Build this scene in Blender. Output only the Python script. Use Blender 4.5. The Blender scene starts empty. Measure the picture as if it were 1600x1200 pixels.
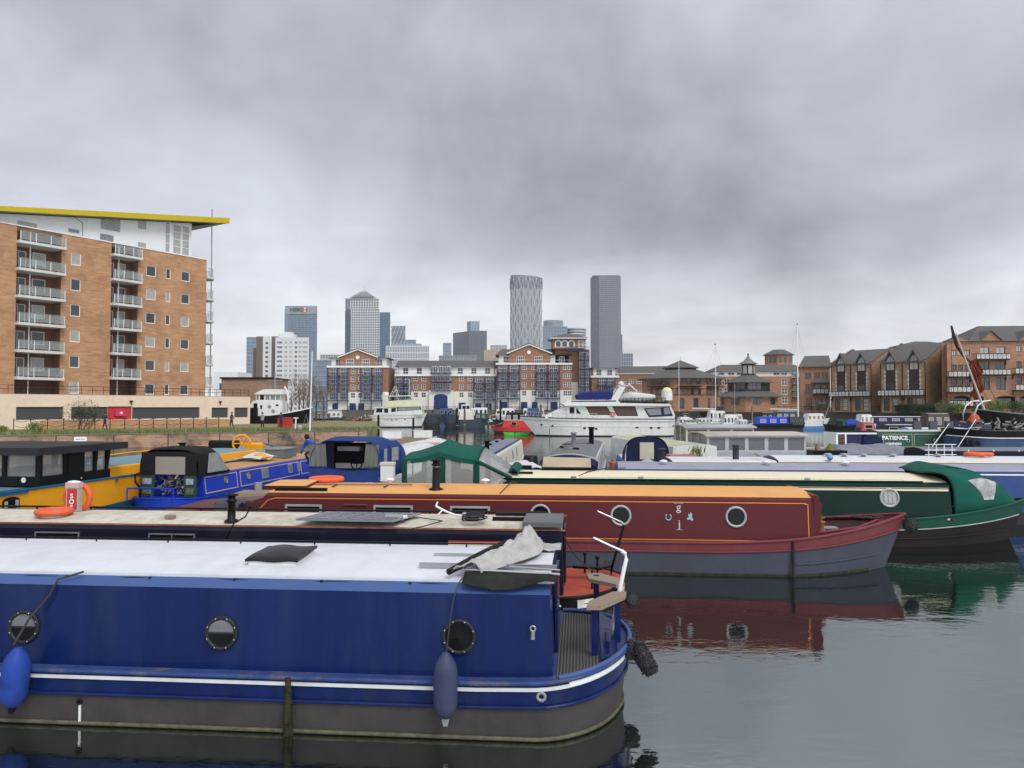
import bpy, math, random
from mathutils import Matrix, Vector, noise as mnoise
random.seed(7)
R = math.radians
S = bpy.context.scene
COL = S.collection
# ------------------------------------------------------------------ camera
F, H = 1200.0, 3.4
TH = math.atan(35/1200)
cam = bpy.data.cameras.new('camera'); camo = bpy.data.objects.new('camera', cam); COL.objects.link(camo)
cam.sensor_fit = 'HORIZONTAL'; cam.sensor_width = 36; cam.lens = 27.0; cam.clip_start = .1; cam.clip_end = 9000
camo.location = (0, 0, H); camo.rotation_euler = (math.pi/2+TH, 0, 0)
S.camera = camo
# ------------------------------------------------------------------ world: overcast sky
W = bpy.data.worlds.new('World'); S.world = W; W.use_nodes = True
nt = W.node_tree; N = nt.nodes; LK = nt.links
for n_ in list(N): N.remove(n_)
def nd(t, **k):
    n = N.new(t)
    for a, b in k.items(): setattr(n, a, b)
    return n
def mth(op, a, b=None, c=None, clamp=False):
    n = N.new('ShaderNodeMath'); n.operation = op; n.use_clamp = clamp
    for i, v in enumerate((a, b, c)):
        if v is None: continue
        if hasattr(v, 'is_output'): LK.new(v, n.inputs[i])
        else: n.inputs[i].default_value = v
    return n.outputs[0]
tc = nd('ShaderNodeTexCoord'); sep = nd('ShaderNodeSeparateXYZ'); LK.new(tc.outputs['Generated'], sep.inputs[0])
az = mth('ABSOLUTE', sep.outputs[2])
den = mth('ADD', az, .13)
px_ = mth('DIVIDE', sep.outputs[0], den); py_ = mth('DIVIDE', sep.outputs[1], den)
cmb = nd('ShaderNodeCombineXYZ'); LK.new(px_, cmb.inputs[0]); LK.new(py_, cmb.inputs[1])
def nz(scale, detail, rough, dist, loc):
    m = nd('ShaderNodeMapping'); m.inputs['Location'].default_value = loc; LK.new(cmb.outputs[0], m.inputs[0])
    n = nd('ShaderNodeTexNoise'); n.inputs['Scale'].default_value = scale; n.inputs['Detail'].default_value = detail
    n.inputs['Roughness'].default_value = rough; n.inputs['Distortion'].default_value = dist
    LK.new(m.outputs[0], n.inputs['Vector']); return n.outputs['Fac']
n1 = nz(.55, 5, .5, .25, (3.1, 1.7, 0)); n2 = nz(1.5, 6, .52, .4, (8.3, 2.2, 4))
def nz3(scale, dist, loc, st):
    m = nd('ShaderNodeMapping'); m.inputs['Location'].default_value = loc; m.inputs['Scale'].default_value = st; m.inputs['Rotation'].default_value = (0, R(25), 0); LK.new(tc.outputs['Generated'], m.inputs[0])
    n = nd('ShaderNodeTexNoise'); n.inputs['Scale'].default_value = scale; n.inputs['Detail'].default_value = 7; n.inputs['Roughness'].default_value = .52; n.inputs['Distortion'].default_value = dist
    LK.new(m.outputs[0], n.inputs['Vector']); return n.outputs['Fac']
n3 = nz3(5.5, .6, (2.2, .4, 1.3), (1, 1, 1)); n4 = nz3(13, .8, (.2, 4.4, 1.9), (1.2, 1, 1))
def blob(px, py, w, amp):
    """soft large cloud mass round a sky direction"""
    x, z = (px-800)/F, (635-py)/F
    l = math.sqrt(x*x+1+z*z)
    dx = mth('SUBTRACT', sep.outputs[0], x/l); dz = mth('MULTIPLY', mth('SUBTRACT', sep.outputs[2], z/l), 2.6)
    d2 = mth('ADD', mth('MULTIPLY', dx, dx), mth('MULTIPLY', dz, dz))
    return mth('MULTIPLY', mth('EXPONENT', mth('MULTIPLY', d2, -1/(w*w))), amp)
ramp = nd('ShaderNodeValToRGB'); LK.new(az, ramp.inputs[0])
cr = ramp.color_ramp; cr.elements[0].position = 0; cr.elements[0].color = (.74, .755, .765, 1)
for p, c in ((.09, (.69, .705, .73, 1)), (.16, (.53, .545, .585, 1)), (.23, (.42, .435, .485, 1)), (.34, (.42, .435, .49, 1)), (.5, (.43, .445, .49, 1))):
    e = cr.elements.new(p); e.color = c
cr.elements[-1].position = 1; cr.elements[-1].color = (.66, .67, .70, 1)
f = mth('ADD', 1.0, mth('MULTIPLY', mth('SUBTRACT', n1, .5), 1.1))
f = mth('ADD', f, mth('MULTIPLY', mth('SUBTRACT', n2, .5), .45))
f = mth('ADD', f, mth('MULTIPLY', mth('SUBTRACT', n3, .5), .70)); f = mth('ADD', f, mth('MULTIPLY', mth('SUBTRACT', n4, .5), .16))
for a in ((980, 270, .46, -.32), (1100, 360, .24, -.08), (520, 180, .22, -.08), (340, 340, .24, .30), (120, 130, .22, .10), (1250, 60, .3, .10), (760, 470, .22, .08), (1500, 420, .22, .10), (1500, 200, .2, .05)):
    f = mth('ADD', f, blob(*a))
# bright sky glow added low behind the camera to light faces turned to it
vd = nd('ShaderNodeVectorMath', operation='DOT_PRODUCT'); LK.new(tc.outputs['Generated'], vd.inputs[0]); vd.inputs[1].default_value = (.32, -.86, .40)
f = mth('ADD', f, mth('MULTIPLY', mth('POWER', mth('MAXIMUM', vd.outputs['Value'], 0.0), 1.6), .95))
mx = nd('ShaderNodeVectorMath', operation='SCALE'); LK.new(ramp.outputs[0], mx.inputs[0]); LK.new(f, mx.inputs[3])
sky = nd('ShaderNodeTexSky', sky_type='NISHITA', sun_disc=False, sun_elevation=R(48), sun_rotation=R(150))
sk = nd('ShaderNodeVectorMath', operation='SCALE'); LK.new(sky.outputs[0], sk.inputs[0]); sk.inputs[3].default_value = .10
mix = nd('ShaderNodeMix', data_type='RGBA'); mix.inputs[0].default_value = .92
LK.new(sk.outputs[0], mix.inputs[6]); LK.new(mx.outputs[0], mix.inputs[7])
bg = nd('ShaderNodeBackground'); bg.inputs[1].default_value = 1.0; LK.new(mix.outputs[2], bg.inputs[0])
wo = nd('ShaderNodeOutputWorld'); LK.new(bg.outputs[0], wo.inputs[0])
# ------------------------------------------------------------------ sun behind cloud
sl = bpy.data.lights.new('sun', 'SUN'); sl.energy = 1.5; sl.angle = R(25); sl.color = (1, .97, .92)
so = bpy.data.objects.new('sun', sl); COL.objects.link(so); so.rotation_euler = (R(42), 0, R(30))
S.view_settings.view_transform = 'Standard'; S.view_settings.look = 'None'
S.view_settings.gamma = 1; S.view_settings.use_curve_mapping = False; S.view_settings.exposure = 0.42
# ------------------------------------------------------------------ picture -> place
CT, ST = math.cos(TH), math.sin(TH)
def ray(px, py):
    x = (px-800)/F; y = (600-py)/F
    return x, CT-y*ST, ST+y*CT
def gp(px, py, z=0):
    r = ray(px, py); t = (z-H)/r[2]; return r[0]*t, r[1]*t
def yp(px, py, Y):
    r = ray(px, py); t = Y/r[1]; return r[0]*t, H+r[2]*t
A = math.atan(-.0865)
def UV(px, py, z):
    x, y = gp(px, py, z); return x*math.cos(A)+y*math.sin(A), -x*math.sin(A)+y*math.cos(A)
def SU(px, py, v):
    r = ray(px, py); t = v/(-r[0]*math.sin(A)+r[1]*math.cos(A))
    return (r[0]*math.cos(A)+r[1]*math.sin(A))*t, H+r[2]*t
# ------------------------------------------------------------------ materials
MAT = {}
def newmat(name):
    m = bpy.data.materials.new(name); m.use_nodes = True; MAT[name] = m
    return m, m.node_tree, m.node_tree.nodes['Principled BSDF']
def mat(name, rgb, rough=.5, metal=0, var=.12, vscale=2.0, stretch=(1, 1, 1), bump=0, bscale=30, dirt=None, dscale=1.2, damt=.5, dstretch=(1, 1, 1), coat=0, spec=.17):
    """painted or natural surface: base colour with wear and speckle of its own"""
    if name in MAT: return MAT[name]
    m, t, b = newmat(name); nn = t.nodes; L = t.links
    c = nn.new('ShaderNodeTexCoord'); mp = nn.new('ShaderNodeMapping'); mp.inputs['Scale'].default_value = stretch
    L.new(c.outputs['Object'], mp.inputs[0])
    n = nn.new('ShaderNodeTexNoise'); n.inputs['Scale'].default_value = vscale; n.inputs['Detail'].default_value = 8; n.inputs['Roughness'].default_value = .65
    L.new(mp.outputs[0], n.inputs['Vector'])
    r = nn.new('ShaderNodeMapRange'); r.inputs[1].default_value = .3; r.inputs[2].default_value = .7
    r.inputs[3].default_value = 1-var; r.inputs[4].default_value = 1+var; L.new(n.outputs['Fac'], r.inputs[0])
    s = nn.new('ShaderNodeVectorMath'); s.operation = 'SCALE'; s.inputs[0].default_value = rgb; L.new(r.outputs[0], s.inputs[3])
    out = s.outputs[0]
    if dirt:
        mp2 = nn.new('ShaderNodeMapping'); mp2.inputs['Scale'].default_value = dstretch; mp2.inputs['Location'].default_value = (3.3, 1.1, 7); L.new(c.outputs['Object'], mp2.inputs[0])
        n2 = nn.new('ShaderNodeTexNoise'); n2.inputs['Scale'].default_value = dscale; n2.inputs['Detail'].default_value = 9; n2.inputs['Roughness'].default_value = .7
        L.new(mp2.outputs[0], n2.inputs['Vector'])
        r2 = nn.new('ShaderNodeMapRange'); r2.inputs[1].default_value = .5; r2.inputs[2].default_value = .72; r2.inputs[4].default_value = damt
        L.new(n2.outputs['Fac'], r2.inputs[0])
        x = nn.new('ShaderNodeMix'); x.data_type = 'RGBA'; x.inputs[7].default_value = (*dirt, 1); L.new(r2.outputs[0], x.inputs[0]); L.new(out, x.inputs[6]); out = x.outputs[2]
    L.new(out, b.inputs['Base Color'])
    rr = nn.new('ShaderNodeMapRange'); rr.inputs[3].default_value = max(0, rough-.08); rr.inputs[4].default_value = min(1, rough+.1); L.new(n.outputs['Fac'], rr.inputs[0]); L.new(rr.outputs[0], b.inputs['Roughness'])
    b.inputs['Metallic'].default_value = metal; b.inputs['Specular IOR Level'].default_value = spec
    if coat: b.inputs['Coat Weight'].default_value = coat; b.inputs['Coat Roughness'].default_value = .08
    if bump:
        n3 = nn.new('ShaderNodeTexNoise'); n3.inputs['Scale'].default_value = bscale; n3.inputs['Detail'].default_value = 4; L.new(mp.outputs[0], n3.inputs['Vector'])
        bp = nn.new('ShaderNodeBump'); bp.inputs['Strength'].default_value = bump; bp.inputs['Distance'].default_value = .02
        L.new(n3.outputs['Fac'], bp.inputs['Height']); L.new(bp.outputs[0], b.inputs['Normal'])
    return m
def brick(name, rgb, rgb2, dirt=(.06, .05, .045), damt=.5, bw=.6, bh=.2):
    if name in MAT: return MAT[name]
    m, t, b = newmat(name); nn = t.nodes; L = t.links
    c = nn.new('ShaderNodeTexCoord'); sp = nn.new('ShaderNodeSeparateXYZ'); L.new(c.outputs['Object'], sp.inputs[0])
    ad = nn.new('ShaderNodeMath'); L.new(sp.outputs[0], ad.inputs[0]); L.new(sp.outputs[1], ad.inputs[1])
    cb = nn.new('ShaderNodeCombineXYZ'); L.new(ad.outputs[0], cb.inputs[0]); L.new(sp.outputs[2], cb.inputs[1])
    bt = nn.new('ShaderNodeTexBrick'); bt.inputs['Color1'].default_value = (*rgb, 1); bt.inputs['Color2'].default_value = (*rgb2, 1)
    bt.inputs['Mortar'].default_value = (*[x*.8+.03 for x in rgb], 1); bt.inputs['Scale'].default_value = 1
    bt.inputs['Brick Width'].default_value = bw; bt.inputs['Row Height'].default_value = bh; bt.inputs['Mortar Size'].default_value = .012; bt.inputs['Bias'].default_value = -.2
    L.new(cb.outputs[0], bt.inputs['Vector'])
    mp = nn.new('ShaderNodeMapping'); mp.inputs['Scale'].default_value = (.5, 2.2, 1); L.new(cb.outputs[0], mp.inputs[0])
    n = nn.new('ShaderNodeTexNoise'); n.inputs['Scale'].default_value = 1.3; n.inputs['Detail'].default_value = 10; n.inputs['Roughness'].default_value = .75; L.new(mp.outputs[0], n.inputs['Vector'])
    r = nn.new('ShaderNodeMapRange'); r.inputs[1].default_value = .3; r.inputs[2].default_value = .7; r.inputs[3].default_value = .72; r.inputs[4].default_value = 1.28; L.new(n.outputs['Fac'], r.inputs[0])
    s = nn.new('ShaderNodeVectorMath'); s.operation = 'SCALE'; L.new(bt.outputs['Color'], s.inputs[0]); L.new(r.outputs[0], s.inputs[3])
    n2 = nn.new('ShaderNodeTexNoise'); n2.inputs['Scale'].default_value = .35; n2.inputs['Detail'].default_value = 8; n2.inputs['Roughness'].default_value = .7; L.new(cb.outputs[0], n2.inputs['Vector'])
    r2 = nn.new('ShaderNodeMapRange'); r2.inputs[1].default_value = .47; r2.inputs[2].default_value = .66; r2.inputs[4].default_value = damt; L.new(n2.outputs['Fac'], r2.inputs[0])
    x = nn.new('ShaderNodeMix'); x.data_type = 'RGBA'; x.inputs[7].default_value = (*dirt, 1); L.new(r2.outputs[0], x.inputs[0]); L.new(s.outputs[0], x.inputs[6])
    L.new(x.outputs[2], b.inputs['Base Color']); b.inputs['Roughness'].default_value = .9
    return m
def clear(name, rgb, alpha, rough=.15):
    if name in MAT: return MAT[name]
    m, t, b = newmat(name); b.inputs['Base Color'].default_value = (*rgb, 1); b.inputs['Roughness'].default_value = rough
    nn = t.nodes; tr = nn.new('ShaderNodeBsdfTransparent'); mx = nn.new('ShaderNodeMixShader'); mx.inputs[0].default_value = alpha
    t.links.new(tr.outputs[0], mx.inputs[1]); t.links.new(b.outputs[0], mx.inputs[2]); t.links.new(mx.outputs[0], nn['Material Output'].inputs[0])
    return m
def gridglass(name, rgb, rgb2, sx, sz, rough=.15):
    """curtain wall: panes of slightly different tint"""
    if name in MAT: return MAT[name]
    m, t, b = newmat(name); nn = t.nodes; L = t.links
    c = nn.new('ShaderNodeTexCoord'); mp = nn.new('ShaderNodeMapping'); mp.inputs['Scale'].default_value = (1/sx, 1/sx, 1/sz); L.new(c.outputs['Object'], mp.inputs[0])
    fl = nn.new('ShaderNodeVectorMath'); fl.operation = 'FLOOR'; L.new(mp.outputs[0], fl.inputs[0])
    w = nn.new('ShaderNodeTexWhiteNoise'); L.new(fl.outputs[0], w.inputs[0])
    x = nn.new('ShaderNodeMix'); x.data_type = 'RGBA'; x.inputs[6].default_value = (*rgb, 1); x.inputs[7].default_value = (*rgb2, 1); L.new(w.outputs[0], x.inputs[0])
    L.new(x.outputs[2], b.inputs['Base Color']); b.inputs['Roughness'].default_value = rough; b.inputs['Specular IOR Level'].default_value = .9
    return m
def wavy(name, rgb, rgb2, scale, axis='X', rough=.7, bump=.4):
    if name in MAT: return MAT[name]
    m, t, b = newmat(name); nn = t.nodes; L = t.links
    c = nn.new('ShaderNodeTexCoord'); w = nn.new('ShaderNodeTexWave'); w.bands_direction = axis; w.inputs['Scale'].default_value = scale; w.inputs['Distortion'].default_value = 0
    L.new(c.outputs['Object'], w.inputs[0])
    x = nn.new('ShaderNodeMix'); x.data_type = 'RGBA'; x.inputs[6].default_value = (*rgb, 1); x.inputs[7].default_value = (*rgb2, 1); L.new(w.outputs['Fac'], x.inputs[0])
    L.new(x.outputs[2], b.inputs['Base Color']); b.inputs['Roughness'].default_value = rough
    bp = nn.new('ShaderNodeBump'); bp.inputs['Strength'].default_value = bump; bp.inputs['Distance'].default_value = .01; L.new(w.outputs['Fac'], bp.inputs['Height']); L.new(bp.outputs[0], b.inputs['Normal'])
    return m
WHITE = mat('white_paint', (.74, .75, .76), .35, var=.05, dirt=(.42, .40, .34), damt=.35, dscale=1.5, dstretch=(1, 1, .4))
YWHITE = mat('gelcoat_white', (.62, .63, .62), .25, var=.05, dirt=(.38, .36, .27), damt=.35, dscale=.9, dstretch=(2, 2, .5), coat=.3)
CREAM = mat('cream_paint', (.66, .58, .42), .45, var=.05, dirt=(.35, .30, .2), damt=.25)
DIRTCREAM = mat('weathered_cream_deck', (.54, .50, .42), .7, var=.18, vscale=5, dirt=(.24, .22, .18), damt=.75, dscale=1.8, dstretch=(1, .5, 1))
NAVY = mat('navy_paint', (.006, .007, .018), .35, var=.15, dirt=(.03, .03, .04), damt=.4)
BLACK = mat('black_paint', (.007, .007, .008), .4, var=.2)
BLACKING = mat('hull_blacking', (.035, .033, .034), .6, var=.2, dirt=(.06, .055, .045), damt=.4, dstretch=(.3, .3, 2))
RUBBER = mat('rubber', (.02, .02, .022), .7, bump=.5, bscale=60)
STEEL = mat('steel', (.45, .46, .47), .3, metal=.9)
GALV = mat('grey_metal', (.30, .31, .32), .5, metal=.3)
DARKGLASS = mat('dark_glass', (.008, .009, .010), .06, var=.1, spec=.15)
GREYGLASS = mat('pale_glass', (.16, .18, .19), .1, var=.3, vscale=1.2, spec=.8)
WINDOWGLASS = mat('window_glass', (.04, .045, .05), .1, var=.6, vscale=.6, spec=.6)
BLINDGLASS = mat('curtained_glass', (.33, .33, .31), .2, var=.2, spec=.7)
PLASTICWIN = clear('clear_vinyl', (.45, .46, .46), .38, .2)
BALGLASS = clear('balcony_glass', (.45, .52, .52), .24, .05)
WOOD = mat('weathered_wood', (.26, .20, .15), .75, var=.3, vscale=14, stretch=(1, 6, 6), bump=.3)
PLY = mat('plywood', (.42, .30, .17), .7, var=.2, vscale=8)
ROPE = mat('rope', (.05, .05, .055), .9, bump=.6, bscale=80)
SLATE = mat('slate_roof', (.105, .10, .096), .75, var=.22, vscale=3, stretch=(1, 1, 3), dirt=(.12, .10, .07), damt=.35)
CONC = mat('concrete', (.33, .31, .28), .85, var=.15, dirt=(.12, .11, .10), damt=.5)
GRASSM = mat('grass_blades', (.20, .25, .08), .8, var=.45, vscale=1.5)
LEAF = mat('leaf_green', (.035, .06, .022), .7, var=.5, vscale=3)
LEAFY = mat('leaf_yellow_green', (.13, .17, .03), .7, var=.4, vscale=3)
LEAFO = mat('leaf_olive', (.15, .15, .095), .8, var=.4, vscale=3)
BARK = mat('bark', (.10, .08, .065), .9, var=.3, vscale=6)
SKIN = mat('skin', (.42, .26, .19), .6, var=.05)
ORANGE = mat('orange_plastic', (.68, .12, .045), .5, var=.1)
RED = mat('red_paint', (.50, .045, .04), .45, var=.1)
# ------------------------------------------------------------------ mesh building
class MB:
    def __init__(s, M=None): s.v = []; s.f = []; s.mi = []; s.ms = []; s.M = M; s.sm = []
    def mid(s, m):
        if m not in s.ms: s.ms.append(m)
        return s.ms.index(m)
    def add(s, vs, fs, m, smooth=False):
        o = len(s.v); k = s.mid(m)
        for p in vs:
            p = Vector(p)
            s.v.append(tuple(s.M @ p) if s.M is not None else tuple(p))
        for q in fs: s.f.append(tuple(o+i for i in q)); s.mi.append(k); s.sm.append(smooth)
        return s
    def box(s, x0, x1, y0, y1, z0, z1, m):
        v = [(x, y, z) for z in (z0, z1) for y in (y0, y1) for x in (x0, x1)]
        return s.add(v, [(0, 2, 3, 1), (4, 5, 7, 6), (0, 1, 5, 4), (2, 6, 7, 3), (0, 4, 6, 2), (1, 3, 7, 5)], m)
    def rbox(s, c, size, rz, m, rx=0, ry=0):
        Q = Matrix.Translation(c) @ Matrix.Rotation(rz, 4, 'Z') @ Matrix.Rotation(ry, 4, 'Y') @ Matrix.Rotation(rx, 4, 'X')
        a, b, d = [k/2 for k in size]
        v = [Q @ Vector((x, y, z)) for z in (-d, d) for y in (-b, b) for x in (-a, a)]
        return s.add(v, [(0, 2, 3, 1), (4, 5, 7, 6), (0, 1, 5, 4), (2, 6, 7, 3), (0, 4, 6, 2), (1, 3, 7, 5)], m)
    def loft(s, rings, m, cap=True, smooth=False, closed=True):
        n = len(rings[0]); v = [p for r in rings for p in r]; f = []
        for i in range(len(rings)-1):
            for j in range(n if closed else n-1):
                k = (j+1) % n
                f.append((i*n+j, i*n+k, (i+1)*n+k, (i+1)*n+j))
        s.add(v, f, m, smooth)
        if cap and closed:
            s.add(rings[0], [tuple(range(n))[::-1]], m); s.add(rings[-1], [tuple(range(n))], m)
        return s
    def tube(s, pts, r, m, n=8, r2=None, cap=True):
        pts = [Vector(p) for p in pts]; rings = []
        for i, p in enumerate(pts):
            if i == 0: d = pts[1]-p
            elif i == len(pts)-1: d = p-pts[-2]
            else: d = (pts[i+1]-p).normalized()+(p-pts[i-1]).normalized()
            d.normalize(); a = d.cross(Vector((0, 0, 1)))
            if a.length < .05: a = d.cross(Vector((1, 0, 0)))
            a.normalize(); b = a.cross(d)
            rr = r if r2 is None else r+(r2-r)*i/(len(pts)-1)
            rings.append([p+a*math.cos(t*2*math.pi/n)*rr+b*math.sin(t*2*math.pi/n)*rr for t in range(n)])
        return s.loft(rings, m, cap, n > 5)
    def lathe(s, c, prof, m, axis='Z', n=20, sx=1, sy=1):
        """profile of (radius, height)"""
        rings = []
        for r, h in prof:
            q = []
            for t in range(n):
                a = 2*math.pi*t/n; x, y = r*math.cos(a)*sx, r*math.sin(a)*sy
                p = {'Z': (x, y, h), 'Y': (x, h, y), 'X': (h, x, y)}[axis]
                q.append((c[0]+p[0], c[1]+p[1], c[2]+p[2]))
            rings.append(q)
        return s.loft(rings, m, True, True)
    def torus(s, c, Rr, r, m, axis='Z', n=28, k=8, a0=0, a1=2*math.pi):
        rings = []; full = abs(a1-a0-2*math.pi) < 1e-4
        for i in range(n+1):
            a = a0+(a1-a0)*i/n; q = []
            for j in range(k):
                b = 2*math.pi*j/k; rr = Rr+r*math.cos(b); x, y, h = rr*math.cos(a), rr*math.sin(a), r*math.sin(b)
                p = {'Z': (x, y, h), 'Y': (x, h, y), 'X': (h, x, y)}[axis]
                q.append((c[0]+p[0], c[1]+p[1], c[2]+p[2]))
            rings.append(q)
        return s.loft(rings, m, not full, True)
    def ball(s, c, r, m, sc=(1, 1, 1), n=14):
        rings = []
        for i in range(1, n//2*2):
            a = math.pi*i/(n//2*2)
            rings.append([(c[0]+r*sc[0]*math.sin(a)*math.cos(t*2*math.pi/n), c[1]+r*sc[1]*math.sin(a)*math.sin(t*2*math.pi/n), c[2]-r*sc[2]*math.cos(a)) for t in range(n)])
        return s.loft(rings, m, True, True)
    def prism(s, poly, y0, y1, m, inset=0):
        """polygon of (x, z) given a thickness along y"""
        n = len(poly); a = [(x, y0, z) for x, z in poly]; b = [(x, y1, z) for x, z in poly]
        s.add(a+b, [tuple(range(n)), tuple(range(n, 2*n))[::-1]]+[(j, (j+n), (j+1) % n+n, (j+1) % n) for j in range(n)], m)
        return s
    def zprism(s, poly, z0, z1, m):
        n = len(poly); a = [(x, y, z0) for x, y in poly]; b = [(x, y, z1) for x, y in poly]
        s.add(a+b, [tuple(range(n))[::-1], tuple(range(n, 2*n))]+[(j, (j+1) % n, (j+1) % n+n, j+n) for j in range(n)], m)
        return s
    def quad(s, a, b, c, d, m): return s.add([a, b, c, d], [(0, 1, 2, 3)], m)
    def sheet(s, P, nu, nv, m, th=.01):
        """cloth: P(a,b)->point; given a thickness"""
        g = [[Vector(P(i/nu, j/nv)) for j in range(nv+1)] for i in range(nu+1)]
        v = []; f = []
        for i in range(nu+1):
            for j in range(nv+1):
                du = g[min(i+1, nu)][j]-g[max(i-1, 0)][j]; dv = g[i][min(j+1, nv)]-g[i][max(j-1, 0)]
                nn = du.cross(dv); nn.normalize()
                v.append(g[i][j]); v.append(g[i][j]-nn*th)
        I = lambda i, j, k: (i*(nv+1)+j)*2+k
        for i in range(nu):
            for j in range(nv):
                f.append((I(i, j, 0), I(i+1, j, 0), I(i+1, j+1, 0), I(i, j+1, 0))); f.append((I(i, j, 1), I(i, j+1, 1), I(i+1, j+1, 1), I(i+1, j, 1)))
        for i in range(nu):
            for j in (0, nv): f.append((I(i, j, 0), I(i, j, 1), I(i+1, j, 1), I(i+1, j, 0)))
        for j in range(nv):
            for i in (0, nu): f.append((I(i, j, 0), I(i, j+1, 0), I(i, j+1, 1), I(i, j, 1)))
        return s.add(v, f, m, True)
    def ribbon(s, pts, h, t, m, closed=False):
        """flat strip h tall and t thick swept along a path"""
        rings = []; pts = [Vector(p) for p in pts]
        for i, p in enumerate(pts):
            d = (pts[min(i+1, len(pts)-1)]-pts[max(i-1, 0)]); d.z = 0; d.normalize(); o = Vector((d.y, -d.x, 0))*t/2; z = Vector((0, 0, h/2))
            rings.append([p-o-z, p+o-z, p+o+z, p-o+z])
        return s.loft(rings, m)
    def build(s, name, parent=None, loc=None):
        me = bpy.data.meshes.new(name); me.from_pydata(s.v, [], s.f)
        for m in s.ms: me.materials.append(m)
        me.polygons.foreach_set('material_index', s.mi); me.polygons.foreach_set('use_smooth', s.sm)
        me.validate(); me.update()
        o = bpy.data.objects.new(name, me); COL.objects.link(o)
        if parent: o.parent = parent
        if loc: o.location = loc
        return o
def tag(o, label=None, cat=None, group=None, kind=None):
    if label: o['label'] = label
    if cat: o['category'] = cat
    if group: o['group'] = group
    if kind: o['kind'] = kind
    return o
def thing(name, label, cat, loc=(0, 0, 0), rz=0, group=None):
    o = bpy.data.objects.new(name, None); COL.objects.link(o); o.location = loc; o.rotation_euler = (0, 0, rz)
    return tag(o, label, cat, group)
KIDS = {}
def copy_tree(o, parent=None):
    c = o.copy(); COL.objects.link(c)
    if parent: c.parent = parent
    for k in [k for k in list(bpy.data.objects) if k.parent == o]: copy_tree(k, c)
    return c
def text(name, body, size, m, parent, loc, rot=(math.pi/2, 0, 0), ext=.01, bold=0, sx=1):
    cu = bpy.data.curves.new(name, 'FONT'); cu.body = body; cu.size = size; cu.extrude = ext; cu.align_x = 'CENTER'; cu.align_y = 'CENTER'; cu.offset = bold
    t = bpy.data.objects.new(name, cu); COL.objects.link(t); bpy.context.view_layer.update()
    me = bpy.data.meshes.new_from_object(t); bpy.data.objects.remove(t)
    me.materials.clear(); me.materials.append(m)
    o = bpy.data.objects.new(name, me); COL.objects.link(o); o.parent = parent; o.location = loc; o.rotation_euler = rot; o.scale = (sx, 1, 1)
    return o
# ------------------------------------------------------------------ water and land
def water_mat():
    m, t, b = newmat('basin_water'); nn = t.nodes; L = t.links
    b.inputs['Base Color'].default_value = (.007, .011, .009, 1); b.inputs['Specular Tint'].default_value = (.93, 1, .96, 1); b.inputs['Roughness'].default_value = .012; b.inputs['IOR'].default_value = 5.0
    c = nn.new('ShaderNodeTexCoord')
    hs = []
    for sc, st, amp in ((1.0, (1, 1.5, 1), .42), (5.5, (1, 1.7, 1), .10), (.22, (1, 1, 1), 1.2)):
        mp = nn.new('ShaderNodeMapping'); mp.inputs['Scale'].default_value = st; L.new(c.outputs['Object'], mp.inputs[0])
        n = nn.new('ShaderNodeTexNoise'); n.inputs['Scale'].default_value = sc; n.inputs['Detail'].default_value = 3; n.inputs['Distortion'].default_value = .5; L.new(mp.outputs[0], n.inputs['Vector'])
        q = nn.new('ShaderNodeMath'); q.operation = 'MULTIPLY'; q.inputs[1].default_value = amp; L.new(n.outputs['Fac'], q.inputs[0]); hs.append(q.outputs[0])
    a = nn.new('ShaderNodeMath'); L.new(hs[0], a.inputs[0]); L.new(hs[1], a.inputs[1])
    a2 = nn.new('ShaderNodeMath'); L.new(a.outputs[0], a2.inputs[0]); L.new(hs[2], a2.inputs[1])
    bp = nn.new('ShaderNodeBump'); bp.inputs['Strength'].default_value = .55; bp.inputs['Distance'].default_value = .035
    L.new(a2.outputs[0], bp.inputs['Height']); L.new(bp.outputs[0], b.inputs['Normal'])
    return m
wm = MB(); wm.quad((-400, -60, 0), (400, -60, 0), (400, 262, 0), (-400, 262, 0), water_mat())
tag(wm.build('water'), 'still dark green basin water reflecting the grey sky', None, kind='structure')
gm = MB(); G = mat('ground_dull', (.10, .10, .085), .9, var=.3, vscale=.05)
gm.quad((-1900, -150, -.5), (1900, -150, -.5), (1900, 2300, -.5), (-1900, 2300, -.5), G)
tag(gm.build('ground'), 'flat city ground running to the horizon', None, kind='structure')
QUAY = brick('quay_brick', (.36, .225, .145), (.24, .14, .09), dirt=(.03, .027, .025), damt=1.0, bw=.45, bh=.15)
GRND = mat('bank_soil', (.21, .19, .10), .9, var=.4, vscale=.8, dirt=(.15, .19, .06), damt=.8, dscale=.6)
PAVE = mat('path_paving', (.26, .23, .20), .85, var=.15)
# peninsula at the left: bank behind the brick quay wall
PW0 = gp(-60, 682, 1.1); PW1 = gp(573, 673, 1.1)
bk = MB(); far1 = (PW1[0]+1.0, 86.0)
bk.zprism([(PW0[0]-30, PW0[1]+.45), (PW0[0], PW0[1]+.45), (PW1[0]-.4, PW1[1]+.45), (far1[0]-2.5, far1[1]), (-22, 128), (-90, 128), (-130, 80)], -.4, 1.05, GRND)
tag(bk.build('bank'), 'low grassy bank behind the brick quay wall', None, kind='structure')
def wall_run(mb, a, b, z0, z1, th, m, cope=None):
    a, b = Vector(a), Vector(b); d = (b-a); L_ = d.length; rz = math.atan2(d.y, d.x); c = (a+b)/2
    o = Vector((-d.y, d.x)).normalized()*th/2
    mb.rbox((c.x+o.x, c.y+o.y, (z0+z1)/2), (L_, th, z1-z0), rz, m)
    if cope: mb.rbox((c.x+o.x, c.y+o.y, z1+.05), (L_+.1, th+.12, .1), rz, cope)
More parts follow.
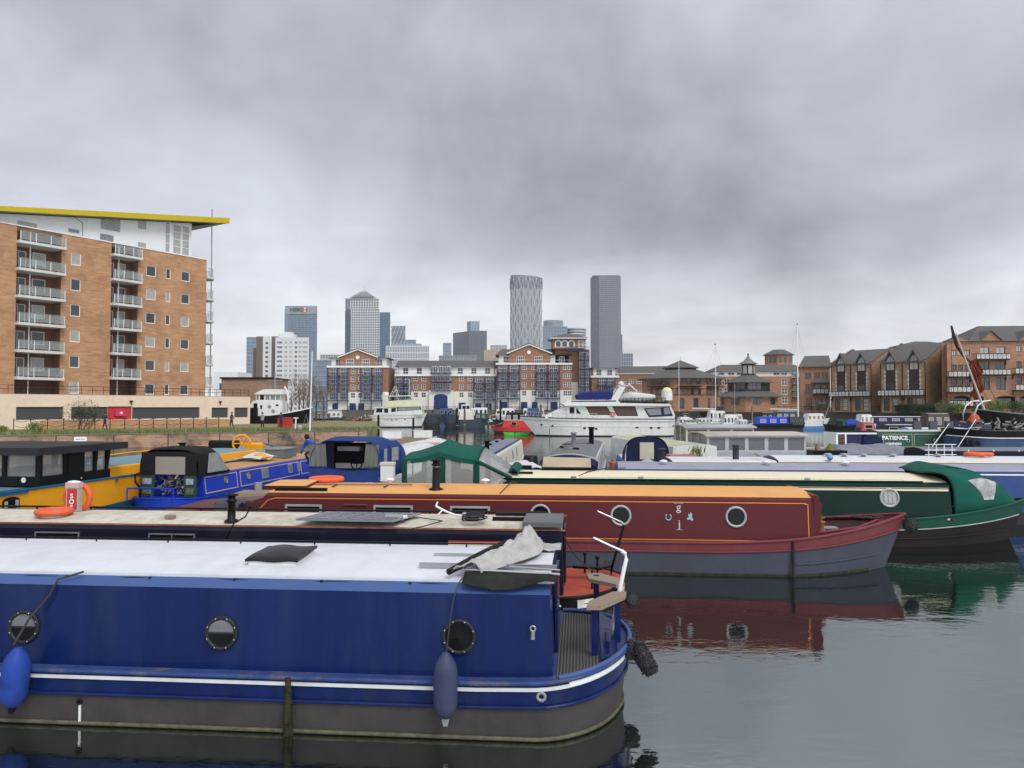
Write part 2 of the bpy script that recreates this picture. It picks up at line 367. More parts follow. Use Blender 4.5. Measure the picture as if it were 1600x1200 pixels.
def qroot(name, label, cat, a): return thing(name, label, cat, (a[0], a[1], 0), math.atan2(PW1[1]-PW0[1], PW1[0]-PW0[0]))
qL = math.hypot(PW1[0]-PW0[0], PW1[1]-PW0[1])
COPE = mat('wall_coping', (.15, .14, .11), .9, var=.3, vscale=3)
q = qroot('quay_wall', 'long low stained brick quay wall below the grass at left', 'wall', PW0)
w_ = MB(); w_.box(-20, qL, 0, .45, -.5, 1.06, QUAY); w_.box(qL-.45, qL+.02, .46, 14, -.5, 1.06, QUAY); w_.build('wall', q)
w_ = MB(); w_.box(-20, qL+.05, -.05, .5, 1.065, 1.16, COPE); w_.build('coping', q)
for i in range(14):
    m_ = MB(); x = -2+i*4.1; m_.box(x, x+.07, -.02, 0.0, -.3, 1.06, mat('wall_joint', (.05, .045, .04), .9)); m_.build('expansion_joint', q)
m_ = MB(); m_.box(0, .9, -.03, -.003, 0, .34, WHITE); m_.box(.12, .78, -.036, -.031, .13, .2, mat('sign_grey', (.3, .3, .3), .6))
sg = m_.build('wall_sign'); sg.location = (gp(79, 690, .8)[0], 0, 0)
x_, y_ = gp(78, 684, 1.0); t_ = (x_-PW0[0])/(PW1[0]-PW0[0]); sg.location = (x_, PW0[1]+(PW1[1]-PW0[1])*t_-.005, .58); sg.rotation_euler = (0, 0, q.rotation_euler[2])
tag(sg, 'small white notice fixed on the brick quay wall at far left', 'sign')
# grass on the bank: real blades, one uncountable mass
gb = MB()
for i in range(17000):
    t = random.random(); e = random.random()**1.3*10.5
    x = PW0[0]-3+(PW1[0]-PW0[0]+2.5)*t; y = PW0[1]+(PW1[1]-PW0[1])*t+.55+e
    if mnoise.noise(Vector((x*.35, y*.35, 0))) < -.25 and e > 1.5: continue
    h = random.uniform(.12, .42)*(1.3 if e < .6 else .9); a = random.random()*6.28; w = .05
    gb.add([(x-w*math.cos(a), y-w*math.sin(a), 1.04), (x+w*math.cos(a), y+w*math.sin(a), 1.04), (x+random.uniform(-.1, .1), y+random.uniform(-.1, .1), 1.04+h)], [(0, 1, 2)], (GRASSM, LEAFY, LEAFO, GRASSM)[i % 4])
tag(gb.build('grass'), 'rough green grass growing on the bank above the quay wall', 'grass', kind='stuff')
# far quay round the basin
fq = MB(); FQ = brick('far_quay_stone', (.10, .085, .075), (.07, .06, .055), damt=.6)
fq.zprism([(-55, 249), (40, 249), (48, 182), (57, 156), (64, 150), (92, 118), (140, 118), (140, 262), (-55, 262)], -.4, 2.3, FQ)
tag(fq.build('quayside'), 'dark stone quayside along the far edge of the basin', None, kind='structure')
fp = MB(); fp.zprism([(-54, 250), (41, 250), (49, 183), (58, 157), (65, 151), (93, 119), (139, 119), (139, 261), (-54, 261)], 2.304, 2.34, PAVE)
tag(fp.build('path'), 'paved walkway on top of the far quay', None, kind='structure')
def railing(name, label, a, b, z, h=1.0, n=20, m=BLACK, rails=2, r=.035, cat='railing', chain=False):
    a, b = Vector(a), Vector(b); L_ = (b-a).length; t = thing(name, label, cat, (a.x, a.y, z), math.atan2(b.y-a.y, b.x-a.x))
    for i in range(n+1):
        p = MB(); p.tube([(L_*i/n, 0, 0), (L_*i/n, 0, h)], r*1.3, m, 6); p.ball((L_*i/n, 0, h), r*2, m, n=6); p.build('post', t)
    p = MB()
    for k in range(rails):
        hz = h*(.97-.45*k)
        if chain:
            for i in range(n):
                p.tube([(L_*(i+j/5)/n, 0, hz-.22*math.sin(math.pi*j/5)) for j in range(6)], r*.6, m, 4)
        else: p.tube([(0, 0, hz), (L_, 0, hz)], r*.8, m, 5)
    p.build('chain' if chain else 'rail', t)
    return t
railing('railing', 'black railing along the far quay before the blue balconied blocks', (-53, 249.4), (39, 249.4), 2.34, 1.1, 40, BLACK, 2, .05)
railing('railing', 'black railing on the quay in front of the octagonal pavilion', (50, 180), (62, 151.5), 2.34, 1.1, 16, BLACK, 2, .04)
railing('railing', 'black railing on the quay below the gabled brick houses at right', (65, 149.4), (92, 118.6), 2.34, 1.1, 22, BLACK, 2, .04)
railing('chain_fence', 'black posts linked by chains along the grass bank at left', (gp(-20, 676, 1.1)[0], 71), (gp(372, 668, 1.1)[0]-2.2, 84), 1.05, 1.15, 14, BLACK, 2, .03, 'fence', True)
# ------------------------------------------------------------------ walls with real openings
def holewall(mb, L_, z0, z1, holes, m, depth=.18, rm=None, y=0):
    """wall along x at y=0 facing -y with recessed openings (x0,x1,z0,z1)"""
    us = sorted({0, L_, *[h[0] for h in holes], *[h[1] for h in holes]}); zs = sorted({z0, z1, *[h[2] for h in holes], *[h[3] for h in holes]})
    us = [u for u in us if 0 <= u <= L_]; zs = [z for z in zs if z0 <= z <= z1]
    for i in range(len(us)-1):
        for j in range(len(zs)-1):
            uc, zc = (us[i]+us[i+1])/2, (zs[j]+zs[j+1])/2
            if any(h[0] < uc < h[1] and h[2] < zc < h[3] for h in holes): continue
            mb.quad((us[i], y, zs[j]), (us[i+1], y, zs[j]), (us[i+1], y, zs[j+1]), (us[i], y, zs[j+1]), m)
    for a, b, c, d in holes:
        r = rm or m
        mb.quad((a, y, c), (a, y, d), (a, y+depth, d), (a, y+depth, c), r); mb.quad((b, y, c), (b, y+depth, c), (b, y+depth, d), (b, y, d), r)
        mb.quad((a, y, d), (b, y, d), (b, y+depth, d), (a, y+depth, d), r); mb.quad((a, y, c), (a, y+depth, c), (b, y+depth, c), (b, y, c), r)
def window(par, a, b, c, d, frame, glass, y=.1, fr=.07, nx=1, nz_=1, t=.05, name='window', sill=None):
    w = MB()
    w.box(a, b, y, y+t, c, c+fr, frame); w.box(a, b, y, y+t, d-fr, d, frame); w.box(a, a+fr, y, y+t, c+fr, d-fr, frame); w.box(b-fr, b, y, y+t, c+fr, d-fr, frame)
    for i in range(1, nx): x = a+(b-a)*i/nx; w.box(x-fr*.4, x+fr*.4, y+.005, y+t-.005, c+fr, d-fr, frame)
    for i in range(1, nz_): z = c+(d-c)*i/nz_; w.box(a+fr, b-fr, y+.008, y+t-.008, z-fr*.4, z+fr*.4, frame)
    if sill: w.box(a-.05, b+.05, y-.16, y, c-.1, c-.003, sill)
    w.box(a+fr*.5, b-fr*.5, y+.02, y+.035, c+fr*.5, d-fr*.5, glass)
    return w.build(name, par)
def solid(mb, L_, D_, z0, z1, m, y=.22):
    mb.box(.0, L_, y, D_, z0, z1, m)
def hitpx(O, ang, px):
    k = (px-800)/F; dx, dy = math.cos(ang), math.sin(ang)
    return (k*O[1]-O[0])/(dx-k*dy)
def balcony(par, a, b, z, depth, slabm, railm, glass=None, y=0, h=1.05, th=.2, bars=True, fr=.03, name='balcony', nb=None):
    w = MB(); w.box(a, b, y-depth, y, z-th, z, slabm)
    w.box(a, b, y-depth, y-depth+.05, z+h-.05, z+h, railm); w.box(a, b, y-depth, y-depth+.04, z+.06, z+.1, railm)
    for x in (a, b-.05): w.box(x, x+.05, y-depth, y, z+h-.05, z+h, railm); w.box(x, x+.05, y-depth, y-depth+.05, z, z+h-.05, railm)
    n = nb or max(2, int((b-a)/(.35 if bars else 1.2)))
    for i in range(1, n): x = a+(b-a)*i/n; w.box(x-fr/2, x+fr/2, y-depth+.005, y-depth+.035, z+.1, z+h-.05, railm)
    if glass: w.box(a+.03, b-.03, y-depth+.045, y-depth+.055, z+.12, z+h-.06, glass); w.box(a+.02, a+.03, y-depth+.05, y, z+.12, z+h-.06, glass); w.box(b-.03, b-.02, y-depth+.05, y, z+.12, z+h-.06, glass)
    return w.build(name, par)
# ------------------------------------------------------------------ apartment block at left
BR1 = brick('orange_brick', (.47, .262, .138), (.38, .195, .10), dirt=(.24, .125, .072), damt=.6, bw=.9, bh=.16)
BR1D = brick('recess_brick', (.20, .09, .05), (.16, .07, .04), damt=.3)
RENDER = mat('white_render', (.70, .72, .73), .7, var=.04, dirt=(.5, .5, .5), damt=.3)
PEACH = mat('peach_render', (.74, .60, .47), .8, var=.05, dirt=(.5, .42, .34), damt=.3, dscale=.6)
YEL = mat('yellow_fascia', (.50, .38, .015), .5, var=.08)
angM = math.atan2(19, 12.4); OM = yp(20, 350, 80); OM = (OM[0], 80.0)
t = thing('apartment_block', 'tall orange brick apartment block with white balconies and yellow edged roof', 'building', (OM[0], OM[1], 0), angM)
hM = lambda px: hitpx(OM, angM, px)
Lm = hM(320.5); x0m = hM(-60)
bay1 = (hM(22), hM(93)); bay2 = (hM(171), hM(213.5))
holes = []; wins = []
for k in range(6):
    zc = 19.85-2.87*k
    for a, b, hh in ((107.5, 123.5, 1.35), (226, 241.5, 1.3), (257, 264.5, 1.3), (281, 294.5, 1.25)):
        u0, u1 = hM(a), hM(b); wins.append((u0, u1, zc-hh/2, zc+hh/2, k))
holes = [w[:4] for w in wins]
bays = [(bay1[0], bay1[1], 4.5, 22.42), (bay2[0], bay2[1], 4.5, 22.42)]
sh = -x0m; w = MB(Matrix.Translation((x0m, 0, 0)))
holewall(w, Lm+sh, 4.5, 22.42, [(a+sh, b+sh, c, d) for a, b, c, d in holes+bays], BR1, .14)
for a, b, c, d in bays:
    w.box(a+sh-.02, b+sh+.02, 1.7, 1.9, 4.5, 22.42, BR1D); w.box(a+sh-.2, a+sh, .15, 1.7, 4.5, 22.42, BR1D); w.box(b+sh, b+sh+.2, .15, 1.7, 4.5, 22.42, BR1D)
w.box(Lm+sh-.3, Lm+sh-.002, .15, 9, 4.5, 22.42, BR1); w.box(0, Lm+sh-.3, .16, .3, 22.2, 22.419, BR1)
w.box(0, Lm+sh, 8.8, 9.0, 4.5, 22.42, BR1)
w.build('wall', t)
w = MB(); w.box(x0m, Lm+.03, -.06, .25, 22.425, 22.55, WHITE); w.build('parapet', t)
for i, (a, b, c, d, k) in enumerate(wins):
    g = BLINDGLASS if (i*7+k*3) % 5 in (0, 3) else WINDOWGLASS
    window(t, a, b, c, d, WHITE, g, .07, .09)
def shut(t_, z):
    pass
BSL = mat('balcony_slab', (.58, .58, .57), .7, var=.05, dirt=(.3, .29, .27), damt=.4)
for (a, b, c, d), n in ((bays[0], 0), (bays[1], 1)):
    for k in range(6):
        z = 20.85-2.87*k+(.3 if n else 0)
        o = MB(); o.box(a-.1, b+.15, -.75, 1.68, z-.28, z, BSL); o.build('balcony', t)
        r = MB(); r.box(a, b+.1, -.73, -.67, z+1.0, z+1.05, GALV)
        for i in range(4): x = a+.05+(b-a)*i/3; r.box(x-.03, x+.03, -.72, -.67, z, z+1.0, WHITE)
        r.box(a, b+.08, -.70, -.68, z+.12, z+.98, BALGLASS); r.box(b+.07, b+.09, -.66, 0, z+.12, z+1.02, BALGLASS)
        r.build('balcony_railing', t)
        zz = z if k else z
        if k < 6:
            z2 = z-2.87
            if z2 > 4:
                window(t, a+(b-a)*.5, a+(b-a)*.8, z2+.75, z2+2.2, WHITE, WINDOWGLASS if k % 2 else BLINDGLASS, 1.6, .08, t=.08)
                window(t, a+.15, a+(b-a)*.36, z2+.05, z2+2.15, WHITE, WINDOWGLASS, 1.6, .08, 2, t=.08, name='balcony_door')
        # things left out on the balconies
        if k not in (0,):
            o = MB(); x = a+(b-a)*random.uniform(.35, .6)
            o.box(x-.3, x+.3, -.3, .2, z+.5, z+.54, BLACK)
            for sx in (-.26, .26): o.tube([(x+sx, -.05, z), (x+sx, -.05, z+.5)], .02, BLACK, 5)
            ob = o.build('balcony_table'); ob.parent = None; ob.matrix_world = Matrix.Translation((OM[0], OM[1], 0)) @ Matrix.Rotation(angM, 4, 'Z')
            tag(ob, 'small dark table standing on a balcony of the orange brick block', 'table', 'tables on the brick block balconies')
            o = MB(); x = b-.45
            for q in range(60):
                v = Vector((random.gauss(0, .2), random.gauss(0, .16), random.uniform(.3, .95)))
                d1 = Vector((random.gauss(0, .1), random.gauss(0, .1), random.gauss(0, .1))); d2 = Vector((random.gauss(0, .1), random.gauss(0, .1), random.gauss(0, .1)))
                c0 = Vector((x, -.3, z))+v; o.add([c0, c0+d1, c0+d2], [(0, 1, 2)], LEAF)
            o.lathe((x, -.3, z), [(.14, 0), (.19, .32)], mat('terracotta', (.35, .13, .07), .8), n=10)
            if (k+n) % 2:
                ob = o.build('potted_plant'); ob.matrix_world = Matrix.Translation((OM[0], OM[1], 0)) @ Matrix.Rotation(angM, 4, 'Z')
                tag(ob, 'dark green potted plant on a balcony of the orange brick block', 'plant', 'plants on the brick block balconies')
    for fx in (.32,):
        o = MB(); x = a+(b-a)*fx; o.tube([(x, .3, 4.5), (x, .3, 22.3)], .06, WHITE, 6); o.build('downpipe', t)
# rounded balconies on the right-hand corner
for k in range(6):
    z = 20.3-2.83*k; o = MB(); cx = Lm
    pts = [(cx+.001, -.3)]+[(cx+1.75*math.sin(p), 1.4-1.7*math.cos(p)) for p in [i*math.pi/14 for i in range(15)]]+[(cx+.001, 3.1)]
    o.zprism(pts, z-.28, z, BSL)
    o.build('balcony', t)
    r = MB(); rp = [(cx+1.68*math.sin(p), 1.4-1.63*math.cos(p), z+1.05) for p in [i*math.pi/14 for i in range(15)]]
    r.tube(rp, .03, GALV, 6)
    for p in rp[::3]: r.tube([(p[0], p[1], z), p], .025, WHITE, 5)
    r.ribbon([(p[0], p[1], z+.55) for p in rp], .85, .012, BALGLASS); r.build('balcony_railing', t)
o = MB(); o.tube([(Lm+1.5, 1.1, 1.1), (Lm+1.5, 1.1, 29.6)], .07, GALV, 8); o.build('mast_pole', t)
# white penthouse storeys under the sloping roof
pe = hM(300)
def rz_(u): return 23.55+(u-hM(0))*(27.6-23.55)/(hM(345)-hM(0))
w = MB(); yb = .5
w.prism([(x0m, 22.3), (pe, 22.3), (pe, rz_(pe)-.05), (x0m, rz_(x0m)-.05)], yb, 8.5, RENDER); w.build('penthouse_wall', t)
w = MB(); ru = hM(346)+.3
for z_, th_, m_ in ((0, .62, YEL),):
    w.prism([(x0m, rz_(x0m)), (ru, rz_(ru)), (ru, rz_(ru)+.72), (x0m, rz_(x0m)+.5)], -.9, -.7, YEL)
    w.prism([(x0m, rz_(x0m)+.06), (ru, rz_(ru)+.06), (ru, rz_(ru)+.5), (x0m, rz_(x0m)+.4)], -.699, 9.3, mat('roof_sheet', (.3, .28, .22), .6))
    w.prism([(pe+.2, rz_(pe)-.35), (ru-.8, rz_(ru)-.05), (ru-.6, rz_(ru)+.05), (pe, rz_(pe)+.05)], .5, .9, BLACK)
w.build('roof', t)
for a, b, c, d, nx in ((258, 266, 22.6, 27.2, 1), (270, 283.5, 22.6, 26.3, 1), (284.5, 296.5, 22.6, 26.4, 1)):
    window(t, hM(a), hM(b), c, d, WHITE, BLINDGLASS, yb-.06, .08, nx, 4, name='window')
for a, b, c, d in ((26, 56, 22.3, 23.1), (106, 123, 22.9, 23.3), (156, 177, 22.6, 23.4), (216, 228, 24.9, 25.9), (216, 228, 22.6, 23.2)):
    window(t, hM(a), hM(b), c, d, GALV, BLINDGLASS if a in (26, 216) else GREYGLASS, yb-.06, .06, 2 if b-a > 20 else 1)
o = MB()
for i in range(9): o.box(hM(157), hM(187), yb-.1, yb-.02, 24.0+i*.17, 24.1+i*.17, GALV)
o.build('louvre', t)
o = MB(); o.tube([(hM(128), yb-.08, 22.6), (hM(128), yb-.08, 24.2), (hM(115), yb-.08, 24.6)], .04, GALV, 5); o.build('downpipe', t)
# podium
pl = hM(-60); pr = hM(379)
w = MB(Matrix.Translation((pl, 0, 0))); ups = []
gar = [(hM(14), hM(88), 2.0, 3.35), (hM(100), hM(157), 2.0, 3.35), (hM(157), hM(194.5), 1.9, 3.4), (hM(195), hM(300.5), 1.95, 3.3), (hM(319), hM(345), 1.95, 3.25), (hM(354.5), hM(376), 1.95, 3.25)]
holewall(w, pr-pl, 1.0, 4.62, [(a-pl, b-pl, c, d) for a, b, c, d in gar], PEACH, .25, y=-1.6)
w.box(0, pr-pl, -1.6, 0, 4.621, 4.7, mat('coping_stone', (.45, .42, .38), .8)); w.box(0, pr-pl, -1.3, -1.1, 1.0, 4.62, BLACK)
w.box(pr-pl-.25, pr-pl-.001, -1.34, 9, 1.0, 4.62, PEACH)
w.build('podium_wall', t)
LOUV = wavy('dark_shutter', (.03, .035, .04), (.075, .08, .085), 5.5, 'Z')
for i, (a, b, c, d) in enumerate(gar):
    o = MB(); o.box(a, b, -1.42, -1.36, c, d, RED if i == 2 else LOUV); o.build('shutter', t)
o = MB(); a = hM(168); b = hM(184); o.box(a, b, -1.75, -1.43, 2.3, 3.0, mat('pink_bin', (.55, .05, .16), .5)); o.box(a+.5, b-.4, -1.77, -1.751, 2.55, 2.75, WHITE)
ob = o.build('wall_box'); ob.matrix_world = Matrix.Translation((OM[0], OM[1], 0)) @ Matrix.Rotation(angM, 4, 'Z'); tag(ob, 'pink box on the red panel of the podium wall', 'box')
for px in (192, 331):
    o = MB(); u = hM(px); o.lathe((u, -1.8, 3.9), [(.2, .18), (.2, .08), (.03, -.05), (.03, -.35)], BLACK, n=10); o.box(u-.03, u+.03, -1.8, -1.6, 3.8, 3.85, BLACK); o.build('wall_lamp', t)
o = MB()
for h_ in (5.2, 5.6): o.tube([(pl, -1.2, h_), (pr, -1.2, h_)], .025, BLACK, 5)
for i in range(28): u = pl+(pr-pl)*i/27; o.tube([(u, -1.2, 4.7), (u, -1.2, 5.6)], .025, BLACK, 5)
o.build('podium_railing', t)
lw = thing('low_wall', 'low brick wall along the path below the peach podium', 'wall', (0, 0, 0))
o = MB(); wall_run(o, (gp(-60, 668, 1.1)[0]-4, 73.5), (yp(362, 660, 90)[0], 90), 1.0, 1.9, .3, BR1); o.build('wall', lw)
# ------------------------------------------------------------------ blocks with blue balconies, 250 m off
YC = 250.0; SC = YC/F
X = lambda px: (px-800)*SC
Zc = lambda py: H+(635-py)*SC*1.0
BR2 = brick('red_brown_brick', (.30, .145, .08), (.235, .11, .06), dirt=(.2, .1, .065), damt=.3, bw=.9, bh=.25)
BLUEM = mat('blue_steel', (.014, .035, .115), .5, var=.1)
STUC = mat('cream_stucco', (.66, .64, .59), .8, var=.05, dirt=(.5, .47, .42), damt=.35, dscale=.3)
FR = mat('sash_white', (.72, .72, .70), .6, var=.03)
def centre_block(label, x0, x1, pc, roofpy, base, baytop, brickpx, bals, wcols, rows, brows=None, gable=None, doors=(), D=14, y0=0.0, basepy=640):
    """x0,x1 pixel edges; pc cornice; bals: pixel spans of balconies; rows: window centre rows"""
    t = thing('apartment_building', label, 'building', (X(x0), YC+y0, 0), 0, None)
    u = lambda px: X(px)-X(x0); L_ = u(x1)
    hs = []; ws = []
    for c in wcols:
        for r in rows: ws.append((u(c)-.75, u(c)+.75, Zc(r)-.85, Zc(r)+.85, 2, 2))
    for a, b in bals:
        for r in (brows or rows):
            n = 2
            for i in range(n):
                c = u(a)+(u(b)-u(a))*(i+.5)/n; ws.append((c-1.25, c+1.25, Zc(r)-1.25, Zc(r)+1.1, 4, 2))
    hs = [w_[:4] for w_ in ws]
    w = MB(); zb = Zc(base)
    up = [h for h in hs if h[2] > zb]; lo = [h for h in hs if h[3] < zb]; midh = [h for h in hs if h[2] <= zb <= h[3]]
    zb2 = zb
    if midh: zb2 = max(h[3] for h in midh)+.15; lo += midh
    holewall(w, L_, zb2, Zc(pc)-.55, up, BR2, .2); w.build('brick_wall', t)
    dr = [(u(a), u(b), 2.35, Zc(c)) for a, b, c in doors]
    w = MB(); holewall(w, L_, 2.3, zb2, lo+dr, STUC, .2); w.build('rendered_base', t)
    w = MB(); w.box(0.01, L_-.01, .22, D, 2.3, Zc(pc)-.3, BR2); w.box(-.01, 0, .0, D, 2.3, Zc(pc)-.5, BR2); w.box(L_, L_+.01, .0, D, 2.3, Zc(pc)-.5, BR2); w.build('side_wall', t)
    w = MB(); w.box(-.3, L_+.3, -.45, .6, Zc(pc)-.5, Zc(pc)+.1, FR); w.build('cornice', t)
    for a, b, c, d, nx, nz_ in ws: window(t, a, b, c, d, FR, WINDOWGLASS, .08, .12, nx, nz_)
    for a, b, c, d in dr:
        o = MB(); n = 8; cx = (a+b)/2; hw = (b-a)/2
        o.prism([(a, c), (b, c)]+[(cx+hw*math.cos(math.pi*i/n), d-.9+.9*math.sin(math.pi*i/n)) for i in range(n+1)], -.03, .1, BLUEM); o.build('arched_door', t)
    # set-back top storey and roof
    zt = Zc(pc)+.1; zr = Zc(roofpy)
    w = MB(); w.box(.8, L_-.8, 1.6, D-1, zt, zt+2.6, FR); w.build('top_storey', t)
    n = max(2, int(L_/4.5))
    for i in range(n):
        c = .8+(L_-1.6)*(i+.5)/n; window(t, c-.9, c+.9, zt+.2, zt+2.2, FR, WINDOWGLASS, 1.5, .1, 2, 1)
    o = MB(); o.tube([(.2, -.2, zt+.9), (L_-.2, -.2, zt+.9)], .05, FR, 5); o.build('parapet_rail', t)
    w = MB(); e = zt+2.6
    ym = D/2
    v = [(-.4, .6, e), (L_+.4, .6, e), (L_+.4, D+.4, e), (-.4, D+.4, e), (1.5 if gable else -.2, ym, zr), (L_-1.5 if gable else L_+.2, ym, zr)]
    w.add(v, [(0, 1, 5, 4), (1, 2, 5), (2, 3, 4, 5), (3, 0, 4), (3, 2, 1, 0)], SLATE); w.build('roof', t)
    if gable:
        ga, gb, gx, gy, ge = gable; w = MB()
        P = [(u(ga), zt-.4), (u(gb), zt-.4), (u(gb), Zc(ge)), (u(gx), Zc(gy)), (u(ga), Zc(ge))]
        w.prism(P, -.02, 1.2, BR2); g = w.build('gable', t)
        w = MB(); w.prism([(u(ga)-.6, Zc(ge)-.1), (u(gx), Zc(gy)), (u(gx), Zc(gy)+.45), (u(ga)-.7, Zc(ge)+.3)], -.4, ym, SLATE); w.prism([(u(gb)+.6, Zc(ge)-.1), (u(gb)+.7, Zc(ge)+.3), (u(gx), Zc(gy)+.451), (u(gx), Zc(gy)+.001)], -.4, ym, SLATE)
        w.prism([(u(ga)-.7, Zc(ge)-.25), (u(gx), Zc(gy)-.2), (u(gx), Zc(gy)+.1), (u(ga)-.8, Zc(ge)+.1)], -.5, -.41, FR); w.prism([(u(gb)+.7, Zc(ge)-.25), (u(gb)+.8, Zc(ge)+.1), (u(gx), Zc(gy)+.101), (u(gx), Zc(gy)-.201)], -.5, -.41, FR)
        w.build('gable_roof', g)
        w = MB(); w.lathe((u(gx), -.12, Zc(gy)-1.6-1.0), [(.62, 0), (.62, .11)], FR, 'Y', 18); w.build('clock', g)
        for c in ((ga*.72+gb*.28), (ga*.28+gb*.72)): window(t, u(c)-1.25, u(c)+1.25, zt-.1, zt+2.2, FR, WINDOWGLASS, -.1, .12, 4, 2)
    for a, b in bals:
        for r in (brows or rows):
            z = Zc(r)-1.3
            o = MB(); n = int((u(b)-u(a))/.45)
            o.box(u(a), u(b), -1.5, -.0, z-.22, z, BLUEM); o.box(u(a), u(b), -1.5, -1.44, z+1.0, z+1.08, BLUEM)
            for x in (u(a), u(b)-.06): o.box(x, x+.06, -1.43, 0, z+1.0, z+1.08, BLUEM)
            for i in range(n+1): x = u(a)+(u(b)-u(a)-.05)*i/n; o.box(x, x+.13, -1.49, -1.45, z, z+1.0, BLUEM)
            o.build('balcony', t)
        o = MB()
        for x in (u(a), (u(a)+u(b))/2, u(b)): o.box(x-.13, x+.13, -1.7, -1.51, 2.34, Zc(pc)-.55, BLUEM)
        o.build('balcony_post', t)
    return t, u
rowsA = [r/4.285+420 for r in (688, 742, 796, 852)]
ta, ua = centre_block('gabled brick block with blue balconies nearest the tall mast at left', 512, 606.5, 572, 556, 612.5, 0, 0, [(513, 545), (565, 598)], [551.5, 563], [r/4.285+420 for r in (684, 738, 792, 848)], rowsA, gable=(531, 587, 558.5, 546, 558), doors=[(519.5, 528.5, 630), (546, 556, 630), (560, 569, 630)])
rowsB = [597, 610]
tb, ub = centre_block('long low brick block with white arched gateway between the two gabled blocks', 617, 776, 585, 561, 621, 0, 0, [(618, 641), (740, 774)], [648.6, 661, 720.5, 734], [591, 604, 617], [592, 605, 617.5], doors=[(716, 727, 629), (742, 752, 630), (758, 768, 630)], y0=1.6)
o = MB(); o.box(ub(670), ub(708), -1.2, -.02, 2.35, Zc(610), STUC); g = o.build('gateway', tb)
o = MB(); n = 10; cx = ub(688.5); hw = 2.2
o.prism([(cx-hw, 2.4), (cx+hw, 2.4)]+[(cx+hw*math.cos(math.pi*i/n), Zc(620)+.9*math.sin(math.pi*i/n)) for i in range(n+1)], -1.32, -1.21, BLUEM); o.build('gate', g)
for r in (577, 590, 604):
    o = MB(); z = Zc(r)-1.2; a, b = ub(673), ub(705); o.box(a, b, -2.2, -.02, z-.22, z, BLUEM); o.box(a, b, -2.2, -2.14, z+1, z+1.1, BLUEM)
    for i in range(18): x = a+(b-a-.05)*i/17; o.box(x, x+.05, -2.19, -2.15, z, z+1, BLUEM)
    o.build('balcony', tb)
    for i in range(3): c = a+(b-a)*(i+.5)/3; window(tb, c-.9, c+.9, z+.05, z+2.3, FR, WINDOWGLASS, -.12, .12, 3, 2)
tcb, uc = centre_block('gabled brick block with blue balconies beside the arched lookout tower', 776, 893, 567.5, 543, 609.5, 0, 0, [(777, 812), (837, 874)], [819, 834, 883.5, 889.5], [573.5, 587.5, 601, 614.5], [575.5, 589, 602, 615.5], gable=(795.5, 859, 826.5, 538, 552), doors=[(783, 793, 628), (813.5, 824, 628), (831, 840, 628), (860, 871, 628)], y0=-.3)
# lookout tower
tw = thing('lookout_tower', 'square brick tower with white arched windows and a stack of blue balconies', 'tower', (X(863), YC+1.5, 0), 0)
u = lambda px: X(px)-X(863)
w = MB(); w.box(u(868), u(904), -.2, 7, 2.3, Zc(545), BR2); w.box(u(863.5), u(913), -2.6, 7.5, Zc(545), Zc(530), BR2); w.box(u(893.6), u(903.8), -.25, -.201, 2.35, Zc(597), STUC); w.build('wall', tw)
w = MB(); e = Zc(528); w.add([(u(857), -4, e), (u(918), -4, e), (u(918), 9, e), (u(857), 9, e), (u(884), 2.5, Zc(520)), (u(896), 2.5, Zc(520))], [(0, 1, 5, 4), (1, 2, 5), (2, 3, 4, 5), (3, 0, 4), (3, 2, 1, 0)], SLATE); w.box(u(858), u(917), -3.9, 8.8, e-.35, e-.01, FR); w.build('roof', tw)
for c in (872, 882, 892.5):
    o = MB(); n = 8; cx = u(c); hw = .75
    o.prism([(cx-hw-.35, Zc(543)), (cx+hw+.35, Zc(543))]+[(cx+(hw+.35)*math.cos(math.pi*i/n), Zc(537)+(hw+.4)*math.sin(math.pi*i/n)) for i in range(n+1)], -2.75, -2.61, FR)
    o.prism([(cx-hw, Zc(542)), (cx+hw, Zc(542))]+[(cx+hw*math.cos(math.pi*i/n), Zc(537)+hw*math.sin(math.pi*i/n)) for i in range(n+1)], -2.79, -2.751, WINDOWGLASS); o.build('arched_window', tw)
window(tw, u(903), u(912), Zc(544), Zc(532), FR, WINDOWGLASS, -2.72, .15, 4, 2)
for i, py in enumerate((548, 562, 576, 590, 604, 617, 628)):
    z = Zc(py); a, b = (u(884), u(919.5)) if i == 0 else (u(904.2), u(920))
    o = MB(); o.box(a, b, -4.3, -2.3 if i else -2.62, z-.25, z, BLUEM); o.box(a, b, -4.3, -4.22, z+1.0, z+1.1, BLUEM)
    n = int((b-a)/.45)
    for k in range(n+1): x = a+(b-a-.05)*k/n; o.box(x, x+.06, -4.29, -4.23, z, z+1, BLUEM)
    o.box(b-.08, b, -4.21, -2.31, z+1, z+1.1, BLUEM); o.build('balcony', tw)
    if i: window(tw, u(905), u(919), z+.1, z+2.3, FR, WINDOWGLASS, -2.1, .14, 5, 2, name='balcony_door')
o = MB()
for px in (905.5, 912, 919): o.box(u(px)-.15, u(px)+.15, -4.5, -4.31, 2.35, Zc(548), BLUEM)
o.box(u(904.3), u(920), -1.99, 7, 2.35, Zc(546), BR2); o.build('balcony_post', tw)
te, ue = centre_block('brick block with one column of blue balconies right of the arched tower', 926, 968, 587, 572, 618, 0, 0, [(935, 962)], [], [], [594, 607], y0=3, D=16)
t = thing('apartment_building', 'long plain brick block with slate roof behind the big white yacht', 'building', (X(968)+.4, YC+5, 0), R(-12))
L_ = 19.5; ws = [(c-.8, c+.8, z-.7, z+.7) for c in [1.8+i*2.45 for i in range(7)] for z in (5, 8.3, 11.6)]
w = MB(); holewall(w, L_, 2.3, 14.5, ws, BR2, .2); w.box(0, L_, .25, 14, 2.3, 14.5, BR2); w.build('wall', t)
